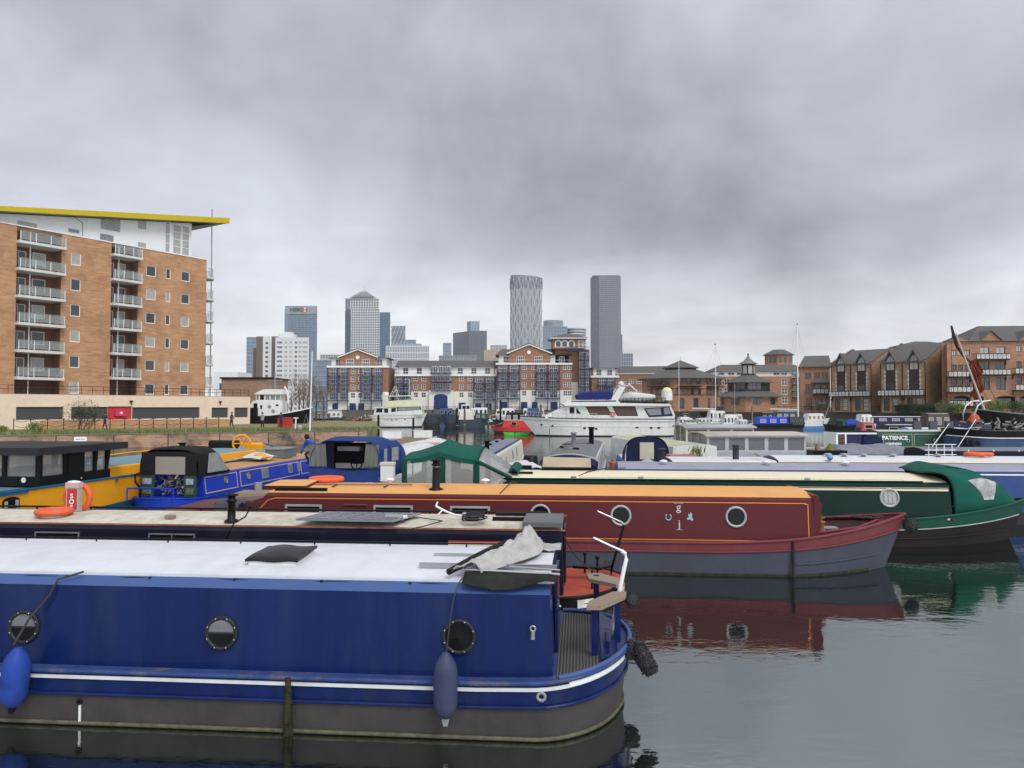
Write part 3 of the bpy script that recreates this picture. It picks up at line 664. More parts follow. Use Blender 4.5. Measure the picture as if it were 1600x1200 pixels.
for a in ws: window(t, *a, FR, WINDOWGLASS, .08, .12, 2, 2)
w = MB(); w.add([(-.4, -.5, 14.5), (L_+.5, -.5, 14.5), (L_+.5, 14.5, 14.5), (-.4, 14.5, 14.5), (-.4, 7, 17), (L_+.4, 7, 17)], [(0, 1, 5, 4), (1, 2, 5), (2, 3, 4, 5), (3, 0, 4), (3, 2, 1, 0)], SLATE); w.box(-.4, L_+.4, -.3, -.01, 14.1, 14.49, FR); w.build('roof', t)
# ------------------------------------------------------------------ octagonal brick building
BR3 = brick('orange_red_brick', (.35, .18, .10), (.28, .135, .075), dirt=(.22, .12, .075), damt=.3, bw=.9, bh=.25)
TIM = mat('dark_timber', (.045, .028, .024), .6, var=.25)
def ngon(cx, cy, r, n=8, ph=math.pi/8): return [(cx+r*math.cos(ph+2*math.pi*i/n), cy+r*math.sin(ph+2*math.pi*i/n)) for i in range(n)]
def hip(mb, cx, cy, r0, z0, r1, z1, m, n=8):
    a = [(x, y, z0) for x, y in ngon(cx, cy, r0, n)]; b = [(x, y, z1) for x, y in ngon(cx, cy, r1, n)]; z9 = [(x, y, z0-.18) for x, y in ngon(cx, cy, r0, n)]
    mb.loft([z9, a, b], m, True)
def onface(cx, cy, r, k, n=8, ph=math.pi/8):
    """matrix of one face of an octagon: x along, -y outwards"""
    a = ph+2*math.pi*(k+.5)/n; ap = r*math.cos(math.pi/n)
    return Matrix.Translation((cx+ap*math.cos(a), cy+ap*math.sin(a), 0)) @ Matrix.Rotation(a+math.pi/2, 4, 'Z')
Y8 = 175.0; s8 = Y8/F; Z8 = lambda py: H+(635-py)*s8
t = thing('octagonal_building', 'wide octagonal orange brick building with two tier slate roof', 'building', ((1077-800)*s8, Y8+9, 0))
w = MB(); w.zprism(ngon(0, 0, 9.3), 2.3, Z8(589), BR3); w.build('wall', t)
w = MB(); hip(w, 0, 0, 10.6, Z8(590), 3.9, Z8(575), SLATE); hip(w, 0, 0, 4.4, Z8(571.5), .15, Z8(559.5), SLATE); w.build('roof', t)
w = MB(); w.zprism(ngon(0, 0, 3.7), Z8(575.5), Z8(571), BLACK); w.build('lantern', t)
w = MB(); w.tube([(0, 0, Z8(560)), (0, 0, Z8(553))], .05, GALV, 5); w.build('lightning_rod', t)
for k in (4, 5, 6):
    M = onface(0, 0, 9.3, k)
    for zz, hh, n, ww in ((Z8(611.5), .8, 4, .75), (Z8(594.5), .8, 3, .9), (Z8(630), 1.2, 2, 1.1)):
        for i in range(n):
            c = -3.2+6.4*(i+.5)/n; o = MB(M); o.box(c-ww/2, c+ww/2, -.03, .04, zz-hh, zz+hh, TIM); o.box(c-ww/2+.08, c+ww/2-.08, -.045, -.031, zz-hh+.1, zz+hh-.1, WINDOWGLASS); o.build('window', t)
    o = MB(M); z = Z8(603); o.box(-2.6, 2.6, -1.4, 0, z-.25, z, BLACK)
    for i in range(19): x = -2.6+5.15*i/18; o.box(x, x+.04, -1.38, -1.34, z, z+1, BLACK)
    o.box(-2.6, 2.6, -1.4, -1.33, z+1, z+1.06, BLACK); o.build('balcony', t)
    o = MB(M); o.box(-3.5, 3.5, -.05, 0, Z8(617.5), Z8(616.3), TIM); o.box(-3.5, 3.5, -.05, 0, Z8(608), Z8(606.8), TIM); o.build('string_course', t)
# pavilion with conical lantern
Y9 = 152.0; s9 = Y9/F; Z9 = lambda py: H+(635-py)*s9
t = thing('waterside_pavilion', 'dark timber octagonal pavilion with tiered roofs and pointed lantern', 'pavilion', ((1184-800)*s9, Y9+6, 0))
w = MB(); w.zprism(ngon(0, 0, 5.7), 2.3, Z9(618), BR3); w.build('wall', t)
w = MB(); w.zprism(ngon(0, 0, 4.2), Z9(611), Z9(595.5), TIM)
for k in range(3, 8):
    M = onface(0, 0, 4.2, k); q = MB(M)
w.build('upper_storey', t)
for k in (4, 5, 6, 3, 7):
    o = MB(onface(0, 0, 4.2, k)); o.box(-1.35, 1.35, -.04, -.005, Z9(608), Z9(598), WINDOWGLASS)
    for x in (-1.35, -.45, .4, 1.3): o.box(x, x+.06, -.07, -.041, Z9(608), Z9(598), TIM)
    o.build('window', t)
    o = MB(onface(0, 0, 5.7, k)); o.box(-.9, .9, -.05, .0, Z9(632), Z9(622), WINDOWGLASS); o.box(-1.0, 1.0, -.08, -.051, Z9(622.5), Z9(621.8), TIM); o.box(-.04, .04, -.08, -.051, Z9(632), Z9(622.5), TIM); o.build('window', t)
w = MB(); hip(w, 0, 0, 6.7, Z9(619), 4.1, Z9(610.5), SLATE); hip(w, 0, 0, 4.9, Z9(596), 1.6, Z9(584.5), SLATE); w.build('roof', t)
w = MB(); w.zprism(ngon(0, 0, 1.45), Z9(585), Z9(567), TIM)
for k in range(8): w.M = onface(0, 0, 1.45, k); w.box(-.4, .4, -.03, -.005, Z9(582), Z9(569), BLINDGLASS); w.M = None
w.build('lantern', t)
w = MB(); w.loft([[(x, y, z) for x, y in ngon(0, 0, r)] for r, z in ((2.0, Z9(566.2)), (1.9, Z9(565.5)), (1.0, Z9(561.5)), (.45, Z9(557)), (.12, Z9(552.5)), (.1, Z9(551)))], mat('lead_roof', (.17, .175, .185), .6), True); w.ball((0, 0, Z9(550.5)), .2, BLACK); w.build('lantern_roof', t)
# long block behind the pavilion, with a turret
Y7 = 205.; s7 = Y7/F; Z7 = lambda py: H+(635-py)*s7
t = thing('apartment_building', 'long brick block with white top storey and slate roof behind the pavilion', 'building', ((1118-800)*s7, Y7, 0))
u = lambda px: (px-1118)*s7
ws = [(u(c)-.8, u(c)+.8, Z7(p)-.9, Z7(p)+.9) for c in (1124, 1136, 1148, 1226) for p in (597, 611, 625)]
w = MB(); holewall(w, u(1256), 2.3, Z7(588), ws, BR3, .2); w.box(0, u(1256), .25, 12, 2.3, Z7(588), BR3); w.build('wall', t)
for a in ws: window(t, *a, FR, WINDOWGLASS, .08, .12, 2, 2)
w = MB(); w.box(.3, u(1256), .3, 11, Z7(588)+.01, Z7(580), FR); w.build('top_storey', t)
for px in (1127, 1143, 1157, 1214, 1226, 1242): window(t, u(px)-.9, u(px)+.9, Z7(586.5), Z7(581.5), FR, WINDOWGLASS, .2, .12, 2, 1)
w = MB(); e = Z7(580); zr = Z7(568); w.add([(-.6, -.4, e), (u(1257), -.4, e), (u(1257), 12.5, e), (-.6, 12.5, e), (u(1136), 6, zr), (u(1256), 6, zr)], [(0, 1, 5, 4), (1, 2, 5), (2, 3, 4, 5), (3, 0, 4), (3, 2, 1, 0)], SLATE); w.build('roof', t)
for p in (591, 601, 611, 621): balcony(t, u(1237), u(1249), Z7(p), 1.3, BLACK, BLACK, None, 0, 1.0); 
for p in (591, 601, 611, 621): window(t, u(1239), u(1247), Z7(p)+.1, Z7(p)+1.5, FR, WINDOWGLASS, -.06, .1, 3, 1, name='balcony_door')
t = thing('roof_turret', 'squat brick turret with arched windows rising behind the slate roofs', 'tower', ((1224-800)*.2, 240, 0))
w = MB(); w.zprism(ngon(0, 4, 4.2), 2, H+(635-553)*.2, BR3); w.build('wall', t)
w = MB(); hip(w, 0, 4, 4.8, H+(635-553)*.2, 1.8, H+(635-545)*.2, SLATE); w.build('roof', t)
for k in (4, 5, 6):
    o = MB(onface(0, 4, 4.2, k)); z = H+(635-560)*.2
    for c in (-.75, .75): o.prism([(c-.45, z-1.2), (c+.45, z-1.2), (c+.45, z+.5), (c, z+.9), (c-.45, z+.5)], -.08, -.01, WINDOWGLASS)
    o.build('arched_window', t)
# ------------------------------------------------------------------ gabled warehouses at the right
BR4 = brick('yellow_brown_brick', (.35, .215, .12), (.26, .15, .08), dirt=(.17, .10, .065), damt=.55, bw=.7, bh=.2)
WF = mat('window_brown', (.03, .022, .02), .6)
PANEL = mat('balcony_panel', (.50, .50, .50), .6, var=.25, vscale=5, dirt=(.2, .2, .2), damt=.4)
def panel_balcony(t, a, b, z, d=1.1, hh=.95):
    o = MB(); o.box(a, b, -d, -.01, z-.15, z, BLACK); o.box(a, b, -d-.02, -d+.03, z+hh, z+hh+.08, BLACK)
    n = max(3, int((b-a)/.62))
    for i in range(n):
        x = a+(b-a)*i/n; w_ = (b-a)/n
        o.box(x, x+.06, -d, -d+.05, z, z+hh, BLACK); o.box(x+.1, x+w_-.04, -d+.01, -d+.03, z+.1, z+hh-.06, PANEL); o.box(x+w_*.42, x+w_*.66, -d-.006, -d+.009, z+.35, z+.6, GALV)
    o.box(b-.06, b, -d, -.01, z+hh, z+hh+.08, BLACK); o.box(a, a+.06, -d, -.01, z+hh, z+hh+.08, BLACK)
    for x in (a+.1, b-.2): o.prism([(x, z-.15), (x+.1, z-.15), (x+.1, z-.9), (x, z-.9)], -.12, -.01, BLACK)
    o.build('balcony', t)
def gunit(label, px0, px1, Y0, ang, eave, ridge, cols, D=17.5, extra=None):
    O = (yp(px0, 600, Y0)[0], Y0); L_ = hitpx(O, ang, px1); t = thing('gabled_house', label, 'house', (O[0], O[1], 0), ang)
    ze = yp(px0, eave, Y0)[1]; zr = yp(px0, ridge, Y0+5.6)[1]
    hs = []
    for c in cols:
        x = L_*c; hs.append((x-.85, x+.85, 5.9, ze-.1))
        hs.append((x-1.25, x-.25, 2.6, 4.9)); hs.append((x+.25, x+1.25, 2.6, 4.9))
    w = MB(); holewall(w, L_, 2.3, ze, hs, BR4, .2)
    w.box(0, L_, .25, .4, 2.3, ze, BR4)
    # gable ends with parapets
    for x in (0, L_-.3): w.prism([(0, 2.3), (D, 2.3), (D, ze), (D/2, zr), (0, ze)], 0, .3, BR4) if False else None
    for x in (-.001, L_-.35):
        v = [(x, .01, 2.3), (x, D, 2.3), (x, D, ze+.2), (x, D/2, zr+.25), (x, .01, ze+.2)]; v2 = [(p[0]+.35, p[1], p[2]) for p in v]; n = 5
        w.add(v+v2, [tuple(range(n)), tuple(range(n, 2*n))[::-1]]+[(j, j+n, (j+1) % n+n, (j+1) % n) for j in range(n)], BR4)
    w.build('wall', t)
    w = MB(); v = [(.34, -.35, ze-.05), (L_-.34, -.35, ze-.05), (L_-.34, D/2, zr), (.34, D/2, zr), (L_-.34, D+.3, ze-.05), (.34, D+.3, ze-.05)]
    w.add(v+[(a, b, c+.16) for a, b, c in v], [(6, 7, 8, 9), (9, 8, 10, 11), (0, 3, 2, 1), (3, 5, 4, 2), (0, 1, 7, 6), (4, 5, 11, 10)], SLATE); w.build('roof', t)
    for x in (-.08, L_-.4):
        w = MB()
        for q in (0, 1):
            p0 = (x, .0, ze+.21) if q == 0 else (x, D, ze+.21); p1 = (x, D/2, zr+.27); nn = .16
            v = [p0, p1, (p1[0], p1[1], p1[2]+nn), (p0[0], p0[1], p0[2]+nn)]; v2 = [(a+.45, b, c) for a, b, c in v]
            w.add(v+v2, [(0, 1, 2, 3), (4, 7, 6, 5), (0, 4, 5, 1), (3, 2, 6, 7), (0, 3, 7, 4)], SLATE)
        w.build('gable_coping', t)
    for c in cols:
        x = L_*c; zt = ze-.1
        o = MB(); o.prism([(x-.85, 6.0), (x+.85, 6.0), (x+.85, zt+.6), (x+.45, zt+1.25), (x, zt+1.7), (x-.45, zt+1.25), (x-.85, zt+.6)], -.06, .12, TIM)
        o.prism([(x-.62, zt-1.2), (x+.62, zt-1.2), (x+.62, zt+.5), (x+.3, zt+1.1), (x, zt+1.4), (x-.3, zt+1.1), (x-.62, zt+.5)], -.09, -.061, BLINDGLASS)
        o.box(x-.03, x+.03, -.12, -.091, zt-1.2, zt+1.3, TIM); o.box(x-.62, x+.62, -.12, -.091, zt-.1, zt-.02, TIM)
        o.box(x-.6, x+.6, -.09, -.061, 6.1, 7.4, WINDOWGLASS); o.build('arched_window', t)
        for s_ in (-1, 1):
            o = MB()
            o.box(x+s_*.98-.05, x+s_*.98+.05, -.03, -.001, 6.4, 9.8, PANEL)
            for k in range(5): o.box(x+s_*1.0-.14, x+s_*1.0+.14, -.05, -.002, 6.4+k*.75, 6.4+k*.75+.35, PANEL)
            o.build('stone_quoin', t)
        o = MB(); o.prism([(x-1.3, zt-.1), (x-1.05, zt-.1), (x, zt+2.0), (x+1.05, zt-.1), (x+1.3, zt-.1), (x, zt+2.35)], -.5, 1.8, SLATE); o.build('dormer_roof', t)
        for k in (-1, 1): window(t, x+k*.75-.5, x+k*.75+.5, 2.6, 4.9, WF, BLINDGLASS if k == 1 else WINDOWGLASS, .08, .08, 1, 3)
        panel_balcony(t, x-L_*.24, x+L_*.24, 5.3)
    for c in (.02, .5, .985):
        o = MB(); o.tube([(L_*c, -.1, 2.35), (L_*c, -.1, ze-.1)], .07, BLACK, 6); o.build('downpipe', t)
    return t, L_, ze
gunit('gabled brick house with two pointed windows, left of the pair by the dark hedge', 1298, 1362.5, 150, R(-50), 570.5, 549, (.26, .76))
gunit('gabled brick house with two pointed windows behind the dark hedge', 1375, 1447.5, 138, R(-50), 567.5, 540, (.24, .75))
# smaller house to the left
O = (yp(1250, 600, 160)[0], 160.); ang = R(-20); t = thing('brick_house', 'narrow brick house with one canopied white balcony beside the tall mast', 'house', (O[0], O[1], 0), ang)
L_ = hitpx(O, ang, 1297.5); sI = 160/F
ws = [(L_*c-.55, L_*c+.55, a, b) for c in (.28, .58, .82) for a, b in ((2.7, 5.0), (6, 8), (9.0, 10.4))]
w = MB(); holewall(w, L_, 2.3, 11.6, ws, BR3, .2); w.box(0, L_, .25, 10, 2.3, 11.6, BR3); w.build('wall', t)
for a in ws: window(t, *a, WF, WINDOWGLASS, .08, .08, 1, 2)
w = MB(); w.add([(-.3, -.5, 11.6), (L_+.3, -.5, 11.6), (L_+.3, 10.5, 11.6), (-.3, 10.5, 11.6), (1, 5, 14.2), (L_, 5, 14.2)], [(0, 1, 5, 4), (1, 2, 5), (2, 3, 4, 5), (3, 0, 4), (3, 2, 1, 0)], SLATE); w.build('roof', t)
panel_balcony(t, L_*.42, L_*.92, 6.0)
w = MB(); w.loft([[(L_*.36, -1.7, 8.3), (L_*.98, -1.7, 8.3), (L_*.98, 0, 8.3), (L_*.36, 0, 8.3)], [(L_*.5, -.6, 9.2), (L_*.84, -.6, 9.2), (L_*.84, 0, 9.2), (L_*.5, 0, 9.2)]], SLATE); w.build('canopy', t)
# large block at the far right
Y5 = 128.; s5 = Y5/F; Z5 = lambda py: H+(635-py)*s5
BR5 = brick('warm_red_brick', (.35, .18, .11), (.27, .13, .078), dirt=(.2, .11, .07), damt=.3, bw=.7, bh=.2)
t = thing('apartment_building', 'four storey red brick block with gables and white panel balconies at far right', 'building', ((1480.5-800)*s5, Y5, 0), R(-4))
u = lambda px: (px-1480.5)*s5
LL = u(1680); ws = []
for px, w_ in ((1491, 7), (1500.5, 7), (1511, 7)):
    for a, b in ((547, 556), (570, 579), (592, 604)): ws.append((u(px)-.42, u(px)+.42, Z5(b), Z5(a)))
for px, w_ in ((1537, 13), (1561, 13), (1640, 13)):
    for a, b in ((542, 553), (565, 578), (590, 609)): ws.append((u(px)-.75, u(px)+.75, Z5(b), Z5(a)))
for px in (1588.5, 1599, 1612):
    for a, b in ((540, 550), (565, 575), (589, 600)): ws.append((u(px)-.42, u(px)+.42, Z5(b), Z5(a)))
arches = [(u(1489), u(1515), 3.0, Z5(619)), (u(1521), u(1535), 3.0, Z5(619)), (u(1553), u(1582), 3.0, Z5(619)), (u(1588), u(1612), 3.0, Z5(619))]
w = MB(); holewall(w, LL, 2.3, Z5(534), ws+arches, BR5, .25); w.zprism([(0, 1.8), (LL, 1.8), (LL, 12), (8, 12)], 2.3, Z5(534), BR5); w.zprism([(0, .26), (.3, .26), (1.3, 1.79), (1.0, 1.79)], 2.3, Z5(534), BR5)
w.prism([(u(1485), Z5(534)), (u(1517), Z5(534)), (u(1501), Z5(527))], 0, .3, BR5); w.build('wall', t)
for c in (1547, 1604):
    o = MB(); o.prism([(u(c-16), Z5(534)), (u(c+16), Z5(534)), (u(c), Z5(518))], -.02, .3, BR5); g = o.build('gable', t)
    o = MB(); o.prism([(u(c-18), Z5(534.5)), (u(c), Z5(517.5)), (u(c), Z5(515.8)), (u(c-19), Z5(533.5))], -.3, 5, SLATE); o.prism([(u(c+18), Z5(534.5)), (u(c+19), Z5(533.5)), (u(c), Z5(515.8)), (u(c), Z5(517.5))], -.3, 5, SLATE); o.build('gable_roof', g)
w = MB(); e = Z5(533.5); zr = Z5(503); w.add([(u(1512), -.4, e), (LL, -.4, e), (LL, 14, e), (u(1512), 14, e), (u(1562), 7, zr), (LL, 7, zr), (u(1481), -.2, e), (u(1481)+8, 12, e), (u(1520), 6, Z5(522))], [(0, 1, 5, 4), (1, 2, 5), (2, 3, 4, 5), (3, 0, 4), (6, 0, 8), (0, 3, 8), (3, 7, 8), (7, 6, 8)], SLATE); w.build('roof', t)
for i, a in enumerate(ws): window(t, *a, BLACK if a[1]-a[0] > 1 else WF, BLINDGLASS if i % 3 == 0 else WINDOWGLASS, .1, .08, 2, 1)
for a in arches:
    o = MB(); o.box(a[0]+.05, a[1]-.05, .7, .8, 3.0, a[3], BLACK); o.box(a[0]+.3, a[1]-.3, .66, .69, 3.4, a[3]-.4, WINDOWGLASS); o.build('arched_window', t)
    o = MB(); cx = (a[0]+a[1])/2; hw = (a[1]-a[0])/2; o.prism([(cx-hw*1.12, a[3]-.25)]+[(cx-hw*math.cos(math.pi*i/8), a[3]-.05+.35*math.sin(math.pi*i/8)) for i in range(9)]+[(cx+hw*1.12, a[3]-.25), (cx+hw, a[3]-.03)]+[(cx+hw*.9*math.cos(math.pi*i/8), a[3]-.25+.3*math.sin(math.pi*i/8)) for i in range(9)], -.04, .02, BR4); o.build('arch_surround', t)
for a, b, py in ((1478, 1517, 589), (1478, 1517, 613), (1478, 1520, 634.5), (1520, 1570, 562), (1520, 1570, 586), (1577, 1614, 584.5), (1577, 1614, 610)):
    panel_balcony(t, u(a), u(b), Z5(py), 1.1, .85)
# entrance arch wall between warehouse and block
t = thing('garage_building', 'low brick link building with a wide dark arch beside the gabled houses', 'building', ((1450-800)*.118, 141, 0))
o = MB(); o.box(0, 5, 0, 4, 2.3, 5.2, BR4); o.build('wall', t)
o = MB(); o.prism([(.6, 2.3), (4.2, 2.3)]+[(2.4+1.8*math.cos(math.pi*i/8), 3.8+.7*math.sin(math.pi*i/8)) for i in range(9)], -.05, -.01, BLACK); o.build('garage_door', t)
t = thing('apartment_building', 'distant brick house with a flat hipped roof peeping over the gabled houses', 'building', ((1452-800)*.15, 180, 0))
o = MB(); o.box(-5, 5, 0, 8, 2, H+(635-539)*.15, BR3); o.build('wall', t)
o = MB(); z = H+(635-539)*.15; o.loft([[(-5.7, -.7, z), (5.7, -.7, z), (5.7, 8.7, z), (-5.7, 8.7, z)], [(-1.5, 3, z+1.1), (1.5, 3, z+1.1), (1.5, 5, z+1.1), (-1.5, 5, z+1.1)]], SLATE); o.build('roof', t)
# buildings behind the left block
t = thing('brick_shed', 'long low brown brick building behind the tugboat', 'building', (yp(346, 600, 135)[0], 135, 0))
o = MB(); z = H+(635-592)*135/F; o.box(0, 8.8, 0, 10, 1, z, brick('brown_brick', (.30, .18, .12), (.27, .16, .11), damt=.2)); o.build('wall', t)
o = MB(); o.box(-.2, 9, -.3, 10.2, z, z+.3, BLACK); o.build('roof', t)
t = thing('white_house', 'small white rendered building beside the round corner balconies', 'building', (yp(338, 600, 150)[0], 150, 0))
o = MB(); z = H+(635-581)*150/F; o.box(-.5, 4.2, 0, 8, 1, z, RENDER); o.build('wall', t)
window(t, .6, 1.8, z-3.5, z-2.2, GALV, WINDOWGLASS, -.06, .08, 1, 1); window(t, 2.3, 3.4, z-3.5, z-2.2, GALV, WINDOWGLASS, -.06, .08, 1, 1)
# ------------------------------------------------------------------ towers of the financial district
def facade_grid(mb, x0, x1, y, z0, z1, nx, nz_, wv, wh, m, d=.5, side=None):
    for i in range(nx+1): x = x0+(x1-x0)*i/nx; mb.box(x-wv/2, x+wv/2, y-d, y, z0, z1, m)
    for j in range(nz_+1): z = z0+(z1-z0)*j/nz_; mb.box(x0, x1, y-d*.8, y, z-wh/2, z+wh/2, m)
def side_grid(mb, y0, y1, x, z0, z1, ny, nz_, wv, wh, m, d=.5):
    for i in range(ny+1): y = y0+(y1-y0)*i/ny; mb.box(x-d, x, y-wv/2, y+wv/2, z0, z1, m)
    for j in range(nz_+1): z = z0+(z1-z0)*j/nz_; mb.box(x-d*.8, x, y0, y1, z-wh/2, z+wh/2, m)
def tower(label, px0, px1, top, Y, glass, trim, pxs=None, nx=10, nz_=40, wv=.7, wh=1.2, D=None, cap=True, name='office_tower', bottom=660, rz=0):
    s = Y/F; x0 = (px0-800)*s; L_ = (px1-px0)*s; D = min(D or L_, 34); q0 = D*(px0-800)/F; q1 = D*(px1-800)/F; z1 = H+(635-top)*s
    t = thing(name, label, 'skyscraper' if z1 > 100 else 'building', (x0, Y, 0))
    xs = (pxs-px0)*s if pxs else 0   # visible left face: chamfer the plan so the left flank shows
    w = MB(); 
    if pxs: w.zprism([(0, xs*1.2), (xs, 0), (L_, 0), (L_+q1, D), (q0+xs, D)], 0, z1, glass)
    else: w.zprism([(0, 0), (L_, 0), (L_+q1, D), (q0, D)], 0, z1, glass)
    w.build('glass_body', t)
    if trim:
        w = MB(); zb = max(0, H+(635-bottom)*s); facade_grid(w, xs, L_, 0, zb, z1, nx, nz_, wv, wh, trim); w.build('cladding_grid', t)
    return t, L_, z1, s, D
BG1 = gridglass('blue_curtain_wall', (.10, .17, .26), (.14, .22, .32), 6, 4)
BG2 = gridglass('slate_curtain_wall', (.07, .09, .12), (.10, .125, .16), 6, 4)
BG3 = gridglass('pale_curtain_wall', (.16, .20, .24), (.22, .26, .30), 6, 4)
LT = mat('pale_cladding', (.60, .62, .64), .5, var=.04)
MT = mat('mid_cladding', (.30, .33, .37), .5, var=.04)
DT = mat('dark_cladding', (.11, .14, .175), .5, var=.05)
STN = mat('steel_cladding', (.58, .60, .60), .5, metal=0, var=.04)
# bank tower
t, L_, z1, s, D = tower('blue glass office tower with a bank name and red hexagon at its top', 440, 494.5, 480, 1530, BG1, DT, 450, 8, 46, .5, 1.6)
o = MB(); o.box(6, L_, -2, -.61, z1-13, z1+3, BG3); hd = o.build('crown_band', t)
text('sign_lettering', 'HSBC', 9.5, mat('sign_dark', (.05, .05, .06), .5), t, (L_*.42, -3, z1-5), ext=.2, bold=.25, sx=1.15)
o = MB(); c = L_*.66; z = z1-5; hw, hh = 6.0, 4.0
rd = mat('sign_red', (.6, .03, .03), .5)
o.prism([(c-hw*.5, z+hh), (c-hw, z), (c-hw*.5, z-hh), (c, z)], -3.2, -2.6, rd); o.prism([(c+hw*.5, z+hh), (c, z), (c+hw*.5, z-hh), (c+hw, z)], -3.2, -2.6, rd)
o.prism([(c-hw*.5, z+hh), (c, z), (c+hw*.5, z+hh)], -3.0, -2.6, WHITE); o.prism([(c-hw*.5, z-hh), (c+hw*.5, z-hh), (c, z)], -3.0, -2.6, WHITE); o.build('emblem', t)
# pyramid tower
t, L_, z1, s, D = tower('steel clad skyscraper with a grid of windows and pyramid roof', 535, 592, 482, 1500, BG2, STN, 548, 12, 40, 1.3, 1.5, name='pyramid_tower')
o = MB(); a, b = (538-535)*s, (590.5-535)*s; zz = H+(635-466)*s; o.zprism([(a, 4), (b, 4), (b-7, D-4), (a, D-4)], z1, zz, BG2); facade_grid(o, a+10, b, 4, z1, zz, 11, 4, 1.3, 1.5, STN); o.box(a, b-4, 3, D-3, zz, zz+2, STN); up = o.build('upper_storeys', t)
D = 44; o = MB(); a, b = (547-535)*s-3, (588-535)*s-3; o.loft([[(a, 8, zz+2), (b, 8, zz+2), (b, D-8, zz+2), (a, D-8, zz+2)], [((a+b)/2-1, D/2-1, H+(635-449)*s), ((a+b)/2+1, D/2-1, H+(635-449)*s), ((a+b)/2+1, D/2+1, H+(635-449)*s), ((a+b)/2-1, D/2+1, H+(635-449)*s)]], mat('steel_pyramid', (.52, .54, .55), .6, var=.1, vscale=.1), True)
for i in range(1, 9):
    f_ = i/9; hw = (b-a)/2*(1-f_)+.6; z = zz+2+(H+(635-449)*s-zz-2)*f_; o.box((a+b)/2-hw, (a+b)/2+hw, D/2-hw, D/2+hw, z-.5, z, STN)
o.tube([((a+b)/2, D/2, H+(635-449)*s), ((a+b)/2, D/2, H+(635-445)*s)], .5, GALV, 5); o.build('pyramid_roof', t)
tower('slim blue grey tower against the right side of the pyramid tower', 592.5, 609, 488, 1620, BG1, DT, None, 4, 40, .5, 1.2)
t, L_, z1, s, D = tower('rounded glass tower with zigzag facade right of the pyramid tower', 611, 633, 509, 1750, BG3, None, None)
o = MB()
for j in range(14):
    for i in range(4):
        x = L_*(i+.5*(j % 2))/4; z = z1-8-j*11; o.prism([(x, z), (x+L_/9, z+9), (x+L_/9+1.2, z+9), (x+1.2, z)], -1.2, -.1, LT)
o.build('facade_ribs', t)
tower('low blue office block below the zigzag tower', 633, 649.5, 531, 1400, BG1, MT, None, 5, 12, .5, 1)
t, L_, z1, s, D = tower('broad pale stone office block with curved front behind the gabled roofs', 603, 670, 541, 1100, BG3, LT, None, 26, 10, .9, 1.6)
o = MB(); o.box(L_*.1, L_*.78, 6, D-5, z1, z1+4.5, MT); o.build('roof_plant', t)
tower('small blue glass tower left of the dark office block', 692, 705, 536, 1500, BG1, MT, None, 3, 20, .5, 1)
t, L_, z1, s, D = tower('dark blue grey office block with a smaller tower rising behind', 705, 760.5, 517, 1150, gridglass('dark_curtain_wall', (.055, .075, .095), (.075, .095, .12), 6, 4), DT, 733, 5, 32, .3, .8)
tower('slim blue grey tower above the dark office block', 729, 749, 501.5, 1500, BG1, LT, 736, 3, 30, .8, .6)
t, L_, z1, s, D = tower('sandy stone office building with stepped glass crown', 757, 793, 547, 900, gridglass('sandy_wall', (.34, .25, .18), (.40, .30, .22), 5, 4), mat('sand_cladding', (.46, .35, .26), .8), None, 8, 8, .9, 1.0)
o = MB(); o.box((766-757)*s, (792-757)*s, 3, 20, z1, H+(635-539)*s, BG3); facade_grid(o, (766-757)*s, (792-757)*s, 3, z1, H+(635-539)*s, 6, 2, .4, .5, LT); o.build('crown', t)
# oval lattice tower
s = 1270/F; t = thing('oval_tower', 'tall oval tower wrapped in a pale diamond lattice', 'skyscraper', ((822.5-800)*s, 1270+18, 0))
rx, ry = 26.5, 17; z1 = H+(635-429)*s
def ov(a, k=1): return rx*k*math.cos(a), ry*k*math.sin(a)
o = MB(); nn = 36
rings = []
for z in (0, z1-22, z1): rings.append([(*ov(2*math.pi*i/nn), z+(2.2*math.cos(2*math.pi*i/nn+math.pi) if z == z1 else 0)) for i in range(nn)])
o.loft(rings, gridglass('tower_glass_grey', (.13, .15, .18), (.21, .23, .26), 2.6, 3.4), True); o.build('glass_body', t)
o = MB(); NF = 30
for sgn in (1, -1):
    for i in range(NF):
        if math.sin(2*math.pi*i/NF) > .5: continue
        steps = 24
        for q in range(steps):
            # diamonds: strands wander to and fro
            zz0, zz1 = (z1-4)*q/steps, (z1-4)*(q+1)/steps
            f0 = math.asin(math.sin(q*math.pi/3+i*math.pi/2))*.085*sgn; f1 = math.asin(math.sin((q+1)*math.pi/3+i*math.pi/2))*.085*sgn
            a0 = 2*math.pi*i/NF+f0; a1 = 2*math.pi*i/NF+f1
            p0 = (*ov(a0, 1.012), zz0); p1 = (*ov(a1, 1.012), zz1)
            o.tube([p0, p1], .42, LT, 4, cap=False)
o.build('diamond_lattice', t)
o = MB()
for i in range(28):
    a0 = 2*math.pi*i/28; a1 = 2*math.pi*(i+.5)/28
    o.tube([(*ov(a0, 1.02), z1-22), (*ov(a1, 1.02), z1-3), (*ov(2*math.pi*(i+1)/28, 1.02), z1-22)], .6, DT, 4)
o.torus((0, 0, 0), 1, .02, DT); o.build('crown_lattice', t)
t, L_, z1, s, D = tower('blue glass office block immediately right of the oval lattice tower', 848, 886.5, 510, 1000, BG1, MT, None, 9, 26, .4, .6)
o = MB(); o.zprism([(x, y) for x, y in ngon((865.5-848)*s, 13, 13, 12)], z1, H+(635-500)*s, BG2)
for k in range(5): o.zprism(ngon((865.5-848)*s, 13, 13.5, 12), z1+1+k*1.8, z1+1.5+k*1.8, LT)
o.build('crown', t)
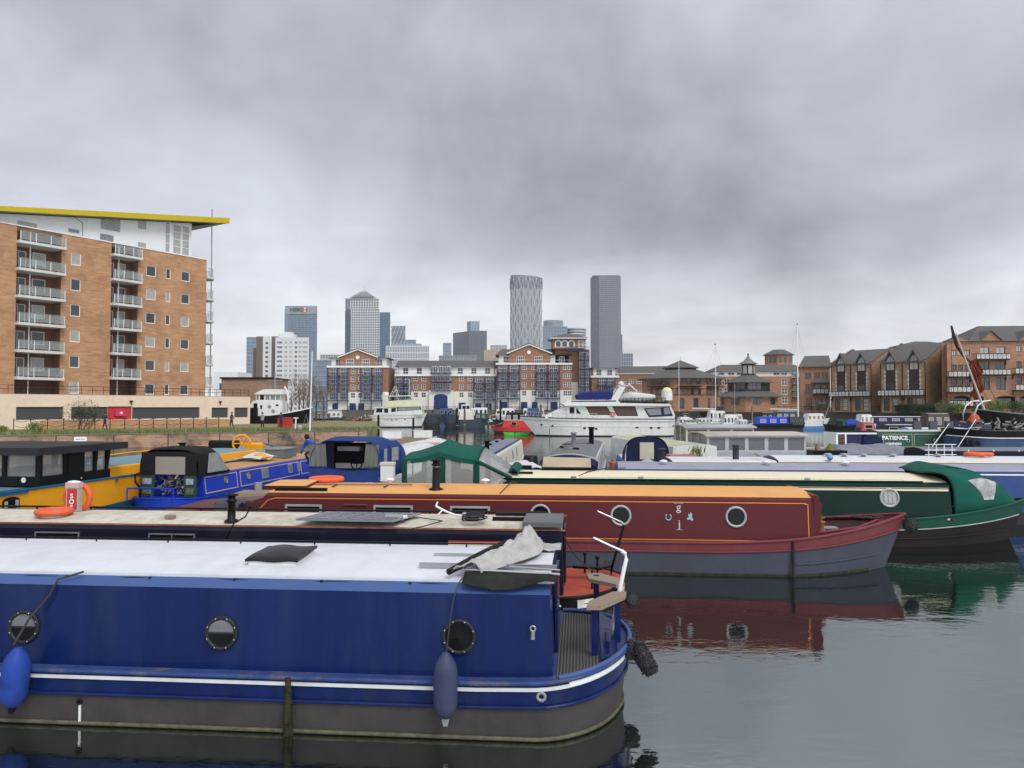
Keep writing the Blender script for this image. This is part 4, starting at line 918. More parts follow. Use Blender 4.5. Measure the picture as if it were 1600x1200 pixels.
s = 1000/F; t = thing('office_tower', 'round grey banded office building behind the brick lookout tower', 'building', ((902-800)*s, 1015, 0))
o = MB(); z1 = H+(635-511.5)*s; o.zprism(ngon(0, 0, 13, 14), 0, z1, BG2); o.build('glass_body', t)
o = MB()
for k in range(28): o.zprism(ngon(0, 0, 13.6, 14), z1-3.6*k-1.2, z1-3.6*k, LT)
o.build('floor_bands', t)
# tall slab
t, L_, z1, s, D = tower('tallest rectangular grey glass tower with fine horizontal bands', 924.5, 970.5, 431, 1364, gridglass('slab_glass', (.075, .095, .125), (.115, .135, .165), 3, 3.1), mat('slab_bands', (.25, .27, .30), .4, var=.15, vscale=.04), 937, 16, 66, .35, .8)
o = MB(); o.box(3, L_-1, 3, D-3, z1, z1+2.5, DT); o.build('roof_parapet', t)
tower('slender dark tower hidden behind the right edge of the tallest tower', 966, 972.5, 523, 1450, BG2, DT, None, 2, 20)
tower('small grey glass block right of the tallest tower', 971, 989, 552.5, 1000, BG2, MT, None, 5, 14, .5, .7)
# council blocks behind the tug
WC = mat('white_concrete', (.64, .65, .66), .8, var=.05, dirt=(.45, .45, .45), damt=.3, dscale=.1)
t, L_, z1, s, D = tower('blue grey glass block behind the white council flats', 385, 425, 527, 760, BG1, MT, None, 6, 20, .6, .8)
s = 480/F; t = thing('council_flats', 'white concrete tower block with rows of small windows', 'building', ((396-800)*s, 480, 0))
u = lambda px: (px-396)*s
BWN = mat('brown_cladding', (.16, .125, .10), .8, var=.1)
zt = H+(635-527)*s
o = MB(); o.box(u(388), u(396.5), 8, 20, 0, zt-6, BWN); o.box(u(396.5), u(406.8), 4.01, 20, 0, zt+1, BWN); o.box(u(406.8), u(420.5), 4, 20, 0, zt+1.2, WC); o.box(u(420.5), u(429.5), 4.01, 20, 0, zt+1, BWN)
ws = []
cols = [(432.5, 440), (444, 448), (451.5, 455), (460, 463.5), (466, 470), (472.5, 479.5)]
for k in range(15):
    for a, b in cols: ws.append((u(a)-u(429.5), u(b)-u(429.5), zt-2.6-k*2.95-1.3, zt-2.6-k*2.95))
M = Matrix.Translation((u(429.5), 0, 0)); w = MB(M); holewall(w, u(482)-u(429.5), 0, zt, ws, WC, .3); w.zprism([(0, .35), (u(482)-u(429.5), .35), (u(482)-u(429.5)-4, 14), (0, 14)], 0, zt, WC); w.build('wall_front', t); o.build('wall', t)
for i, a in enumerate(ws): 
    o = MB(M); o.box(a[0], a[1], .2, .28, a[2], a[3], BLINDGLASS if i % 3 else WINDOWGLASS); n = 2 if a[1]-a[0] > 2 else 1
    for j in range(1, n*2): x = a[0]+(a[1]-a[0])*j/(n*2); o.box(x-.08, x+.08, .14, .199, a[2], a[3], WC)
    o.build('window', t)
for k in range(14): o = MB(); z = zt-2.6-k*2.95; o.box(u(411), u(415), 3.9, 3.99, z-1.3, z, WINDOWGLASS); o.build('window', t)
o = MB(); o.box(u(432), u(455), 3, 11, zt, zt+2.6, WC); o.box(u(441), u(452), 4, 9, zt+2.6, zt+3.8, WC); o.build('roof_plant', t)
t, L_, z1, s, D = tower('pale blue glass block right of the white council flats', 500, 533, 554, 700, BG3, LT, None, 8, 12, .3, .6)
tower('lower blue glass office block behind the bare trees', 484, 520, 563, 600, BG1, MT, None, 8, 10, .3, .6)
tower('very low grey glass block behind the long middle block', 686, 745, 556, 420, BG3, MT, None, 14, 5, .3, .4)
# ------------------------------------------------------------------ boats: hull and cabin tools
def endf(kind, s):
    s = max(0, min(1, s))
    if kind == 'round': return math.sqrt(max(0, 1-(1-s)**2))
    if kind == 'bow': return (1-(1-s)**1.9)**.95
    if kind == 'sharp': return (1-(1-s)**1.5)
    return .88+.12*min(1, s*3)
class Hull:
    """hull along local x; left/right = (kind, length, sheer, rake)"""
    def __init__(s, x0, x1, B, left, right, zg, yc=0, flare=.04):
        s.x0, s.x1, s.B, s.l, s.r, s.zg, s.yc, s.fl = x0, x1, B, left, right, zg, yc, flare
        n = 14; xs = [x0+left[1]*(1-math.cos(math.pi/2*i/n)) for i in range(n)]
        m = max(3, int((x1-x0-left[1]-right[1])/.6)); a, b = x0+left[1], x1-right[1]
        xs += [a+(b-a)*i/m for i in range(m)]; xs += [x1-right[1]*(1-math.sin(math.pi/2*i/n)) for i in range(n+1)]
        s.xs = xs
    def w(s, x): return max(.012, s.B/2*min(endf(s.l[0], (x-s.x0)/s.l[1]), endf(s.r[0], (s.x1-x)/s.r[1])))
    def z(s, x):
        t0 = max(0, 1-(x-s.x0)/(s.l[1]*1.5)); t1 = max(0, 1-(s.x1-x)/(s.r[1]*1.5))
        return s.zg+s.l[2]*t0**1.8+s.r[2]*t1**1.8
    def P(s, x, f, side, off=0):
        t0 = max(0, 1-(x-s.x0)/s.l[1]); t1 = max(0, 1-(s.x1-x)/s.r[1])
        X = x+s.l[3]*(1-f)*t0**1.5-s.r[3]*(1-f)*t1**1.5
        w = s.w(x)*(1-s.fl*(1-f)*(1+3*max(t0, t1)))+off
        return (X+(off if t1 > .97 else -off if t0 > .97 else 0), s.yc-side*w, s.z(x)*f if f > 0 else f)
    def ring(s, f, off=0): return [s.P(x, f, 1, off) for x in s.xs]+[s.P(x, f, -1, off) for x in reversed(s.xs)]
    def band(s, mb, f0, f1, m): mb.loft([s.ring(f0), s.ring((f0+f1)/2), s.ring(f1)], m, False, True)
    def deck(s, mb, f, m, off=-.01): n = len(s.xs); r = [s.P(x, f, 1, off) for x in s.xs]+[s.P(x, f, -1, off) for x in s.xs]; mb.add(r, [(i, i+1, n+i+1, n+i) for i in range(n-1)], m)
    def path(s, f, side=None, off=0, xa=None, xb=None):
        xs = [x for x in s.xs if (xa is None or x >= xa) and (xb is None or x <= xb)]
        if side: return [s.P(x, f, side, off) for x in xs]
        r = s.ring(f, off); return r+[r[0]]
def hull_parts(t, h, upper, lower, split=.55, deckm=None, rub=None, stripe=None, deckf=.97):
    o = MB(); h.band(o, -.35, split, lower); o.add(h.ring(-.35), [tuple(range(len(h.ring(-.35))))[::-1]], lower); o.build('hull', t)
    o = MB(); h.band(o, split, 1.0, upper); h.deck(o, deckf, deckm or upper); o.build('gunwale', t)
    for f, r in rub or []:
        o = MB(); o.tube(h.path(f, None, .012), r, upper, 6); o.build('rubbing_strake', t)
    for f, hh, m, xa, xb in stripe or []:
        o = MB(); o.ribbon(h.path(f, 1, .006, xa, xb), hh, .012, m); o.build('painted_stripe', t)
class Cabin:
    def __init__(s, x0, x1, wb, wt, zb, zt, inset=.12, rise=.09, crest=.09, yc=0, ea=0, eb=0):
        s.__dict__.update(x0=x0, x1=x1, wb=wb, wt=wt, zb=zb, zt=zt, i=inset, rise=rise, c=crest, yc=yc, ea=ea, eb=eb)
    def prof(s):
        r = s.wt-s.i; pts = [(-s.wb, s.zb), (-s.wt, s.zt), (-r, s.zt+s.rise)]
        for k in range(1, 8): u = -1+2*k/8; pts.append((r*u, s.zt+s.rise+s.c*(1-u*u)))
        return pts+[(r, s.zt+s.rise), (s.wt, s.zt), (s.wb, s.zb)]
    def build(s, t, side, roof, cham=None, over=.0, rname='roof', sname='cabin'):
        p = s.prof(); H_ = s.zt+s.rise-s.zb
        X0 = lambda z: s.x0+s.ea*(z-s.zb)/H_; X1 = lambda z: s.x1-s.eb*(z-s.zb)/H_
        n = max(6, int((s.x1-s.x0)/1.2))
        def strip(mb, a, b, m):
            q = p[a:b+1]
            rings = [[(X0(z)+(X1(z)-X0(z))*i/n, s.yc+y, z) for y, z in q] for i in range(n+1)]
            mb.loft(rings, m, False, False, False)
        o = MB(); strip(o, 0, 1, side); strip(o, len(p)-2, len(p)-1, side); strip(o, 1, 2, cham or side); strip(o, len(p)-3, len(p)-2, cham or side)
        o.add([(X0(z), s.yc+y, z) for y, z in p], [tuple(range(len(p)))], side); o.add([(X1(z), s.yc+y, z) for y, z in p], [tuple(range(len(p)))[::-1]], side)
        o.build(sname, t)
        o = MB(); q = p[2:-2]
        r0 = [(X0(z)-over, s.yc+y, z+.004) for y, z in q]+[(X0(z)-over, s.yc+y, z-.02) for y, z in reversed(q)]
        k = 14; rings = []
        for j in range(k+1):
            f_ = j/k; x_ = lambda z: (X0(z)-over)+(X1(z)-X0(z)+2*over)*f_
            rings.append([(x_(z), s.yc+y, z+.004) for y, z in q]+[(x_(z), s.yc+y, z-.02) for y, z in reversed(q)])
        o.loft(rings, roof, True); return o.build(rname, t)
    def M(s, x, z, side=1):
        f = (z-s.zb)/(s.zt-s.zb); y = s.wb+(s.wt-s.wb)*f; a = math.atan2(s.wb-s.wt, s.zt-s.zb)
        m = Matrix.Translation((x, s.yc-side*y, z))
        if side < 0: m = m @ Matrix.Rotation(math.pi, 4, 'Z')
        return m @ Matrix.Rotation(-a, 4, 'X')
    def roofz(s, y): r = s.wt-s.i; u = (y-s.yc)/r; return s.zt+s.rise+s.c*(1-u*u)+.004
    def rail(s, t, m, xa, xb, sides=(1, -1), r=.014, off=.06):
        for sd in sides:
            y = s.yc-sd*(s.wt-s.i-off); z = s.roofz(y)+.05; o = MB(); o.tube([(xa, y, z-.05), (xa+.06, y, z), (xb-.06, y, z), (xb, y, z-.05)], r, m, 6)
            for k in range(1, int((xb-xa)/1.1)+1): x = xa+k*(xb-xa)/(int((xb-xa)/1.1)+1); o.tube([(x, y, z), (x, y, z-.06)], r*.9, m, 5)
            o.build('handrail', t)
def porthole(t, M, r, ring=GALV, glass=DARKGLASS, half=None, cross=False, curtain=None):
    o = MB(M); o.lathe((0, 0, 0), [(r, .0), (r, -.02), (r*.96, -.032), (r*.80, -.03), (r*.78, -.008)], ring, 'Y', 32)
    for k in range(8):
        a = 2*math.pi*(k+.5)/8; o.ball((r*.89*math.cos(a), -.033, r*.89*math.sin(a)), .009, STEEL, n=6)
    w = o.build('porthole', t)
    o = MB(M); o.lathe((0, 0, 0), [(r*.79, -.001), (r*.79, -.0122)], glass, 'Y', 32); o.build('pane', w)
    if half:
        o = MB(M); n = 16; o.prism([(r*.78*math.cos(math.pi*i/n), r*.03+r*.74*math.sin(math.pi*i/n)) for i in range(n+1)], -.019, -.0135, half); o.box(-r*.78, r*.78, -.027, -.0125, -.008, .012, ring); o.build('hopper_reflection', w)
    if cross:
        o = MB(M)
        for k in range(4):
            a = math.pi*k/4+.2; L_ = r*(.3 if k % 2 else .42); o.tube([(-L_*math.cos(a), -.014, -L_*math.sin(a)), (L_*math.cos(a), -.014, L_*math.sin(a))], .0014, MATD, 4)
        o.build('vent_star', w)
    if curtain:
        o = MB(M)
        for x in (-.5, -.1, .3): o.box(r*x, r*(x+.3), -.0175, -.0125, -r*.55, r*.55, curtain)
        o.build('curtain', w)
    return w
def rectwin(t, M, w_, h_, frame=GALV, glass=DARKGLASS, bar=False, fr=.035):
    o = MB(M); a, b = w_/2, h_/2
    o.box(-a, a, -.022, 0, -b, -b+fr, frame); o.box(-a, a, -.022, 0, b-fr, b, frame); o.box(-a, -a+fr, -.022, 0, -b+fr, b-fr, frame); o.box(a-fr, a, -.022, 0, -b+fr, b-fr, frame)
    if bar: o.box(-fr*.4, fr*.4, -.02, 0, -b+fr, b-fr, frame)
    w = o.build('window', t); o = MB(M); o.box(-a+fr*.6, a-fr*.6, -.012, -.002, -b+fr*.6, b-fr*.6, glass); o.build('pane', w); return w
def paint(name, rgb, **k):
    d = dict(rough=.3, var=.07, dirt=tuple(c*.55+.02 for c in rgb), damt=.35, dscale=1.4, coat=.0); d.update(k); return mat(name, rgb, **d)
def coordline(t, M, x0, x1, z0, z1, m, w_=.018, name='coach_line'):
    o = MB(M)
    o.box(x0, x1, -.006, -.001, z0, z0+w_, m); o.box(x0, x1, -.006, -.001, z1-w_, z1, m); o.box(x0, x0+w_, -.006, -.001, z0+w_, z1-w_, m); o.box(x1-w_, x1, -.006, -.001, z0+w_, z1-w_, m); o.build(name, t)
UNV = Matrix.Rotation(A, 4, 'Z')
def uvroot(name, label, cat, u, v, group=None, z=0):
    p = UNV @ Vector((u, v, 0)); return thing(name, label, cat, (p.x, p.y, z), A, group)
def at_uv(o, u, v, z=0, rz=0):
    p = UNV @ Vector((u, v, z)); o.location = p; o.rotation_euler = (0, 0, A+rz); return o
# ================================================================== 1 blue widebeam in front
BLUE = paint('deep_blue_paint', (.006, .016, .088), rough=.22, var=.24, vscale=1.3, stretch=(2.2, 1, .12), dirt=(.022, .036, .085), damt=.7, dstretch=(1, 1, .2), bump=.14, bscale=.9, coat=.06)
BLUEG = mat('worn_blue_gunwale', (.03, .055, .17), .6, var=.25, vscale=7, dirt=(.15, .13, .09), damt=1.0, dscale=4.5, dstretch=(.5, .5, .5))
BLUEL = paint('paler_blue_edge', (.05, .095, .24), rough=.5, dirt=(.10, .11, .14), damt=.4)  # lighter blue for the cabin chamfer and deck rim
ROOFW = mat('white_roof_paint', (.60, .62, .67), .42, var=.05, vscale=3, dirt=(.40, .40, .38), damt=.45, dscale=1.3, dstretch=(1, .4, 1), bump=.08, bscale=3)
STAIN = mat('brown_grey_blacking', (.058, .050, .051), .55, var=.18, vscale=3, dirt=(.03, .028, .026), damt=.6, dscale=.9, dstretch=(1.3, 1, .3))
t = uvroot('widebeam_boat', 'big deep blue canal boat with white roof and portholes, nearest the camera', 'canal boat', 0, 9.17)
h = Hull(-13, .585, 2.68, ('sharp', 1.5, .1, .3), ('round', 1.02, .13, .10), .60, flare=.03)
o = MB(); h.band(o, -.35, .06, mat('waterline_weed', (.045, .042, .025), .8, var=.5, vscale=9)); h.band(o, .06, .555, STAIN); o.build('hull', t)
o = MB(); h.band(o, .555, 1.0, BLUE); h.deck(o, .985, BLUEG); o.build('gunwale', t)
for f, r, m_ in ((.575, .020, BLUE), (.975, .024, BLUEG), (.05, .022, mat('slime_edge', (.10, .095, .06), .8, var=.4, vscale=12))):
    o = MB(); o.tube(h.path(f, None, .012), r, m_, 8); o.build('rubbing_strake', t)
o = MB(); o.ribbon(h.path(.875, 1, .008), .038, .012, mat('stripe_white', (.62, .64, .66), .5, var=.1, dirt=(.35, .33, .28), damt=.6)); o.build('painted_stripe', t)
c = Cabin(-12.0, -.27, 1.18, 1.13, .59, 1.44, inset=.13, rise=.085, crest=.085, ea=.1, eb=.03)
c.build(t, BLUE, ROOFW, BLUEL)
o = MB(); 
for sd in (1, -1):
    y = -sd*(c.wt-c.i-.0); o.box(-12, -.26, min(y, y+sd*.03), max(y, y+sd*.03), 1.53, 1.555, ROOFW)
    o.build('roof_edge', t); o = MB()
c.rail(t, BLACK, -11.8, -.45, sides=(-1,), r=.012, off=.03)
for x in (-10.2, -7.1, -4.75, -2.35): o = MB(c.M(x, .6)); o.tube([(0, .0015, 0), (0, .0015, .83)], .004, BLUE, 5); o.build('weld_seam', t)
o = MB(); o.tube([(-11.8+i*.3, -1.02, 1.50+.012*math.sin(i*1.7)) for i in range(38)], .007, BLACK, 5)
for i in range(12): o.ball((-11.5+i*.97, -1.02, 1.505), .022, BLACK, n=6)
o.build('bungee_cord', t)
MATD = mat('porthole_black', (.03, .033, .037), .35, metal=.3)
HALF = mat('flap_reflection_grey', (.17, .17, .185), .25, var=.2, vscale=4)  # lighter grey paints the bright reflection on the upper half of the hopper glass
for px, z in ((37, .982), (346, .972), (717, 1.0), (-300, .98), (-620, .98)):
    x = SU(px, 985, 8.0)[0]; porthole(t, c.M(x, z), .182, MATD, DARKGLASS, HALF if px in (37, 346) else None, px == 717)
o = MB(c.M(-.475, 1.06)); o.torus((0, -.03, .045), .026, .009, STEEL, 'Y', 14, 6); o.tube([(0, -.03, .02), (0, -.03, -.05)], .016, STEEL, 8); o.box(-.02, .02, -.02, 0, -.07, .02, STEEL); o.build('mooring_stud', t)
for x, z in ((-6.8, .28), (-.05, .45)): pass
o = MB(); p = h.P(-5.3, .33, 1); o.lathe((p[0], p[1]-.004, p[2]+.06), [(.032, 0), (.032, -.02), (.018, -.02), (.016, .0)], BLACK, 'Y', 14); o.box(p[0]-.012, p[0]+.012, p[1]-.012, p[1]+.0, .02, p[2]+.03, WHITE); o.build('outlet', t)
o = MB(); p = h.P(-.30, .78, 1); o.lathe((p[0]-.08, p[1]+.005, p[2]-.02), [(.052, 0), (.052, -.03), (.026, -.03), (.024, 0)], GALV, 'Y', 18); o.build('exhaust_outlet', t)
# weedy hull strap
o = MB(); x = -3.0
WEED = mat('weed', (.035, .032, .018), .9, var=.5, vscale=12, bump=.8, bscale=30)
pts = [(x, -1.375, .60), (x+.01, -1.378, .45), (x, -1.37, .3), (x-.01, -1.35, .12), (x, -1.33, -.03)]
for k, pp in enumerate(pts[:-1]): o.tube([pp, pts[k+1]], .028+.007*k, WEED, 7, r2=.034+.007*k)
for k in range(60):
    z = random.uniform(-.02, .4); a = Vector((x+random.gauss(0, .03), -1.38, z)); o.add([a, a+Vector((.012, -.01, -.01)), a+Vector((random.gauss(0, .03), -.02, -.07))], [(0, 1, 2)], WEED)
o.build('weed_covered_strap', t)
# stern deck
o = MB(); p = []
xd = c.x1; DK = wavy('ribbed_deck_mat', (.028, .026, .026), (.10, .09, .083), 9, 'X', .8, .8)
for x_ in (0,):
    xs_ = [xd+.04+(.22-xd-.04)*k/6 for k in range(7)]; dz = lambda x: h.z(x)*.985
    o.loft([[(x, -(h.w(x)-.07), dz(x)+.004), (x, h.w(x)-.07, dz(x)+.004), (x, h.w(x)-.07, dz(x)+.012), (x, -(h.w(x)-.07), dz(x)+.012)] for x in xs_], DK)
o.build('deck_mat', t)
o = MB(); o.zprism([(.24, -.9), (.42, -.7), (.45, .7), (.24, .95)], .60, .725, BLUE); o.box(.28, .34, -.5, -.15, .726, .78, BLUE); o.tube([(.31, -.5, .78), (.31, -.15, .78)], .02, BLUE, 6); o.build('stern_locker', t)
o = MB(); o.tube([(h.P(x, 1, sd)[0], h.P(x, 1, sd)[1], h.P(x, 1, sd)[2]+.02) for sd in (1, -1) for x in ([v_ for v_ in h.xs if v_ > -.25] if sd == 1 else [v_ for v_ in h.xs if v_ > -.25][::-1])], .026, BLUEL, 8); o.build('deck_rim', t)
o = MB(); o.ribbon([h.P(x, .90, 1, .014) for x in h.xs if x > -.2]+[h.P(x, .90, -1, .014) for x in h.xs[::-1] if x > -.2], .05, .012, WHITE); o.build('painted_stripe', t)
for k, (x, y, z1) in enumerate(((.17, -.62, 1.20), (.44, -.2, 1.24), (.22, .72, 1.26), (.44, .45, 1.22))):
    o = MB(); o.box(x-.035, x+.035, y-.03, y+.03, .6, z1, BLUE); o.build('seat_post', t)
for pts in ([(.08, -.78), (.24, -.78), (.52, -.3), (.55, -.1), (.40, -.1), (.12, -.55)], [(.12, .55), (.45, .25), (.56, .35), (.50, .6), (.28, .88), (.1, .85)]):
    o = MB(); o.zprism(pts, 1.205, 1.25, WOOD); o.build('wooden_seat', t)
o = MB(); o.tube([(.40, -.02, .60), (.385, -.02, .80), (.46, -.02, 1.17), (.53, -.01, 1.5), (.555, 0, 1.60), (.54, 0, 1.67), (.50, 0, 1.70)], .025, WHITE, 10); o.tube([(.50, 0, 1.70), (.36, 0, 1.76), (.17, .01, 1.845)], .02, STEEL, 8); o.build('tiller', t)
for y, z in ((-.35, .66), (.2, .66)):
    o = MB(); o.tube([(.36, y, z), (.36, y, z+.05)], .04, BLACK, 8); o.tube([(.30, y, z+.05), (.42, y, z+.05)], .018, BLACK, 6); o.build('mooring_dolly', t)
o = MB(); o.box(c.x1+.001, c.x1+.03, -.42, -.02, .64, 1.5, BLUE); o.box(c.x1+.001, c.x1+.03, .02, .42, .64, 1.5, BLUE); o.ball((c.x1+.045, -.06, 1.05), .02, STEEL, n=8); o.build('cabin_door', t)
# hatch on the roof
x0, y0 = UV(388, 878, 1.62); x1 = UV(465, 878, 1.62)[0]; y0 -= 9.17
o = MB(); o.loft([[(x0, y0, c.roofz(y0)), (x1, y0, c.roofz(y0)), (x1, y0+.6, c.roofz(y0+.6)), (x0, y0+.6, c.roofz(y0+.6))], [(x0+.0, y0, 1.64), (x1, y0, 1.64), (x1, y0+.6, 1.68), (x0, y0+.6, 1.68)]], WHITE); o.build('hatch', t)
o = MB(); BVINYL = mat('black_vinyl', (.018, .018, .02), .38, var=.2, bump=.5, bscale=5)
def hp(a, b): e = .03; return (x0-e+(x1-x0+2*e)*a, y0-e+(.6+2*e)*b, 1.655+.04*b+.045*math.sin(math.pi*a)**.5*math.sin(math.pi*b)**.5+.008*math.sin(9*a+5*b))
o.sheet(hp, 14, 12, BVINYL, .03); o.build('hatch_cover', t)
for (a, b), (c_, d) in (((655, 883), (870, 887)), ((678, 868), (760, 870))):
    xa, ya = UV(a, b, 1.62); xb, yb = UV(c_, d, 1.62); o = MB(); ya -= 9.17; yb -= 9.17; o.box(xa, xb, ya, ya+.035, 1.60, 1.645, STEEL); o.build('roof_rail', t)
# crumpled canopy thrown on the roof
t2 = uvroot('folded_canopy', 'crumpled grey canopy with black hem thrown over the end of the white roof', 'canopy', 0, 9.17)
GREYC = mat('grey_canvas', (.40, .39, .385), .85, var=.12, vscale=4, dirt=(.16, .16, .14), damt=.6, dscale=3)
BLKC = mat('dark_canvas', (.016, .018, .016), .8, var=.3, dirt=(.04, .045, .02), damt=.6, dscale=5)
def fold(a, b, s_=3.0, amp=.03):
    p = Vector((a*s_, b*s_, 2.2)); q = 0; k = 1
    for i in range(3): q += abs(mnoise.noise(p*k))/k; k *= 2.1
    return q*amp*2
def smo(x, y, k=1.0):
    p = Vector((x, y, .7)); return (abs(mnoise.noise(p*2.1))*.6+abs(mnoise.noise(p*4.7+Vector((5, 1, 0))))*.28)*k
def cp(a, b):   # a heap that runs over the roof from front to back
    y = -.95+1.85*b; xl = -1.40+.50*b+.20*math.sin(b*2.8); wd = .36+.16*math.sin(math.pi*b)-.05*b
    x = xl+wd*a+.02*math.sin(12*b+3*a)
    pk = .12*math.exp(-((b-.72)/.22)**2)*math.exp(-((a-.55)/.3)**2)
    z = 1.565+.085*(1-(y/1.05)**2)+.015+.085*math.sin(math.pi*a)**.6+pk+smo(x*2.2+a, y*1.5, .16)*math.sin(math.pi*a)**.5
    return (x, y, z)
o = MB(); o.sheet(cp, 30, 60, GREYC, .010); o.build('cloth', t2)
o = MB(); o.tube([(-1.39+.50*b/20+.20*math.sin(b/20*2.8), -.98+1.88*b/20, 1.61+.09*(1-((-.95+1.85*b/20)/1.05)**2)+.05*math.sin(math.pi*b/20)) for b in range(21)], .035, BLKC, 8); o.build('hem', t2)
def sp2(a, b): # pale skirt spreading right at the back
    x = -.80+.58*a; y = .30+.50*b; return (x, y, 1.632+smo(x*2, y*2+3, .12)*(1-.5*a)+.02*math.sin(5*a)*(1-a))
o = MB(); o.sheet(sp2, 20, 12, GREYC, .01); o.build('cloth_tail', t2)
def cp2(a, b):  # dark flap hanging over the roof edge
    x = -1.22+1.0*a; r_ = .16*math.sin(math.pi*min(1, a*1.1+.08))+.05; y = -.90-.25*b; z = 1.60-max(0, b-.35)*r_*.95+smo(a*3, b*2, .045)
    return (x, y, z)
o = MB(); o.sheet(cp2, 30, 12, BLKC, .01); o.build('dark_flap', t2)
o = MB(); o.tube([(-1.25, -.9, 1.64), (-.8, -.93, 1.635), (-.35, -.96, 1.625), (-.2, -.97, 1.62)], .016, STEEL, 7); o.build('frame_pole', t2); o = MB(); o.tube([(-.75, -.80, 1.66), (-.2, -.90, 1.65)], .012, STEEL, 6); o.build('frame_pole', t2)
# fenders
FEN = mat('navy_fender', (.045, .055, .11), .5, var=.15, bump=.15, bscale=20); FENB = mat('blue_fender', (.02, .055, .30), .5, var=.2, vscale=5, dirt=(.02, .02, .03), damt=.6, dscale=3)
def fender(label, u, v, z0, z1, r, m, tip=GALV, tilt=0, group=None):
    t = uvroot('fender', label, 'fender', u, v, group)
    o = MB(Matrix.Rotation(tilt, 4, 'Y')); hh = z1-z0
    o.lathe((0, 0, z0), [(r*.15, hh*.0+.03), (r*.5, hh*.06), (r*.86, hh*.15), (r, hh*.26), (r, hh*.72), (r*.88, hh*.83), (r*.5, hh*.94), (r*.25, hh)], m, 'Z', 22); o.build('body', t)
    o = MB(Matrix.Rotation(tilt, 4, 'Y')); o.loft([[(r*.42, -.01, z0+.06), (r*.42, .01, z0+.06), (-r*.42, .01, z0+.06), (-r*.42, -.01, z0+.06)], [(.02, -.01, z0-.05), (.02, .01, z0-.05), (-.02, .01, z0-.05), (-.02, -.01, z0-.05)]], tip); o.build('eye_tab', t)
    return t
fender('navy sausage fender hanging below the right-hand porthole of the deep blue boat', -1.335, 7.70, .25, .93, .122, FEN)
fender('bright blue scuffed fender hanging at the left edge of the deep blue boat', -5.96, 7.68, .22, .87, .135, FENB, BLACK, .10)
def rope(name, label, pts, r=.008, m=ROPE, cat='rope', root=None):
    o = MB(); o.tube(pts, r, m, 6); b_ = o.build(name); tag(b_, label, cat)
    if root: at_uv(b_, *root)
    return b_
rope('rope', 'thin cord tying the navy fender to the rumpled canopy', [(-1.33, 7.72, .93), (-1.32, 7.88, 1.2), (-1.3, 7.96, 1.4), (-1.25, 8.08, 1.56), (-1.2, 8.2, 1.6)], .006, root=(0, 0))
rope('rope', 'black cord tying the bright blue fender to the white roof edge', [(-5.95, 7.7, .88), (-5.93, 7.9, 1.1), (-5.75, 7.98, 1.35), (-5.7, 8.03, 1.5), (-5.45, 8.1, 1.575)], .012, root=(0, 0))
# big rope stern fender
t = uvroot('rope_fender', 'shaggy black rope fender hanging off the rounded stern of the deep blue boat', 'fender', .60, 8.80)
M = Matrix.Translation((.02, -.04, .76)) @ Vector((.50, -.22, -.84)).to_track_quat('Z', 'Y').to_matrix().to_4x4()
def shaggy(mb, M, L_, r, n=1400):
    mb.M = M; mb.lathe((0, 0, 0), [(r*.5, 0), (r*.9, .05), (r, L_*.3), (r*1.05, L_*.6), (r*.9, L_*.9), (r*.4, L_)], ROPE, 'Z', 18)
    for i in range(n):
        a = random.random()*6.28; z = random.uniform(.02, L_); rr = r*(1 if z < L_*.9 else .7); p = Vector((rr*math.cos(a), rr*math.sin(a), z)); d = Vector((math.cos(a+random.gauss(0, .5)), math.sin(a+random.gauss(0, .5)), random.gauss(0, .5)))*.022
        w_ = Vector((-math.sin(a), math.cos(a), random.gauss(0, .5)))*.008; mb.add([p-w_, p+w_, p+d], [(0, 1, 2)], ROPE)
    mb.M = None
o = MB(); shaggy(o, M, .38, .088); o.build('body', t)
o = MB(); shaggy(o, Matrix.Translation((.0, -.05, .80)) @ Matrix.Rotation(R(20), 4, 'Y') @ Matrix.Rotation(R(160), 4, 'X'), .22, .06, 500); o.build('upper_bight', t)
t = uvroot('rope_fender', 'round black rope fender behind the white tiller of the deep blue boat', 'fender', .60, 9.6)
o = MB(); shaggy(o, Matrix.Translation((.0, 0, .60)) @ Matrix.Rotation(R(100), 4, 'X'), .3, .11, 700); o.build('body', t)
# ================================================================== 2 black boat with cream roof
t = uvroot('narrowboat', 'black canal boat with weathered cream roof behind the big blue boat', 'canal boat', 0, 12.35)
h = Hull(-15, .72, 2.1, ('sharp', 1.5, .1, .3), ('round', .95, .08, .08), .62)
RED2 = mat('worn_red_deck', (.38, .07, .045), .7, var=.2, vscale=5, dirt=(.14, .05, .04), damt=.6, dscale=4)
hull_parts(t, h, BLACK, BLACKING, .55, RED2, [(.97, .02), (.55, .02)])
o = MB(); o.ribbon([h.P(x, .80, 1, .008) for x in h.xs if x > -.05]+[h.P(x, .80, -1, .008) for x in h.xs[::-1] if x > .2], .12, .012, mat('white_band', (.60, .60, .57), .6, var=.2, vscale=8, dirt=(.25, .18, .15), damt=.6)); o.build('painted_stripe', t)
o = MB(); o.ribbon([h.P(x, .80, 1, .016) for x in h.xs if x > .0], .012, .006, RED); o.build('coach_line', t)
c = Cabin(-14, -.23, .93, .86, .62, 1.48, inset=.08, rise=.06, crest=.07, ea=.1, eb=.02)
c.build(t, NAVY, DIRTCREAM, NAVY)
o = MB()
for sd in (1, -1): y = -sd*(c.wt-c.i+.01); o.box(-14, -.2, min(y, y+sd*.025), max(y, y+sd*.025), 1.535, 1.558, mat('rust_edge', (.30, .12, .07), .7, var=.5, vscale=3))
o.build('roof_edge', t)
c.rail(t, BLACK, -13.8, -.5, sides=(-1,), r=.02, off=.04)
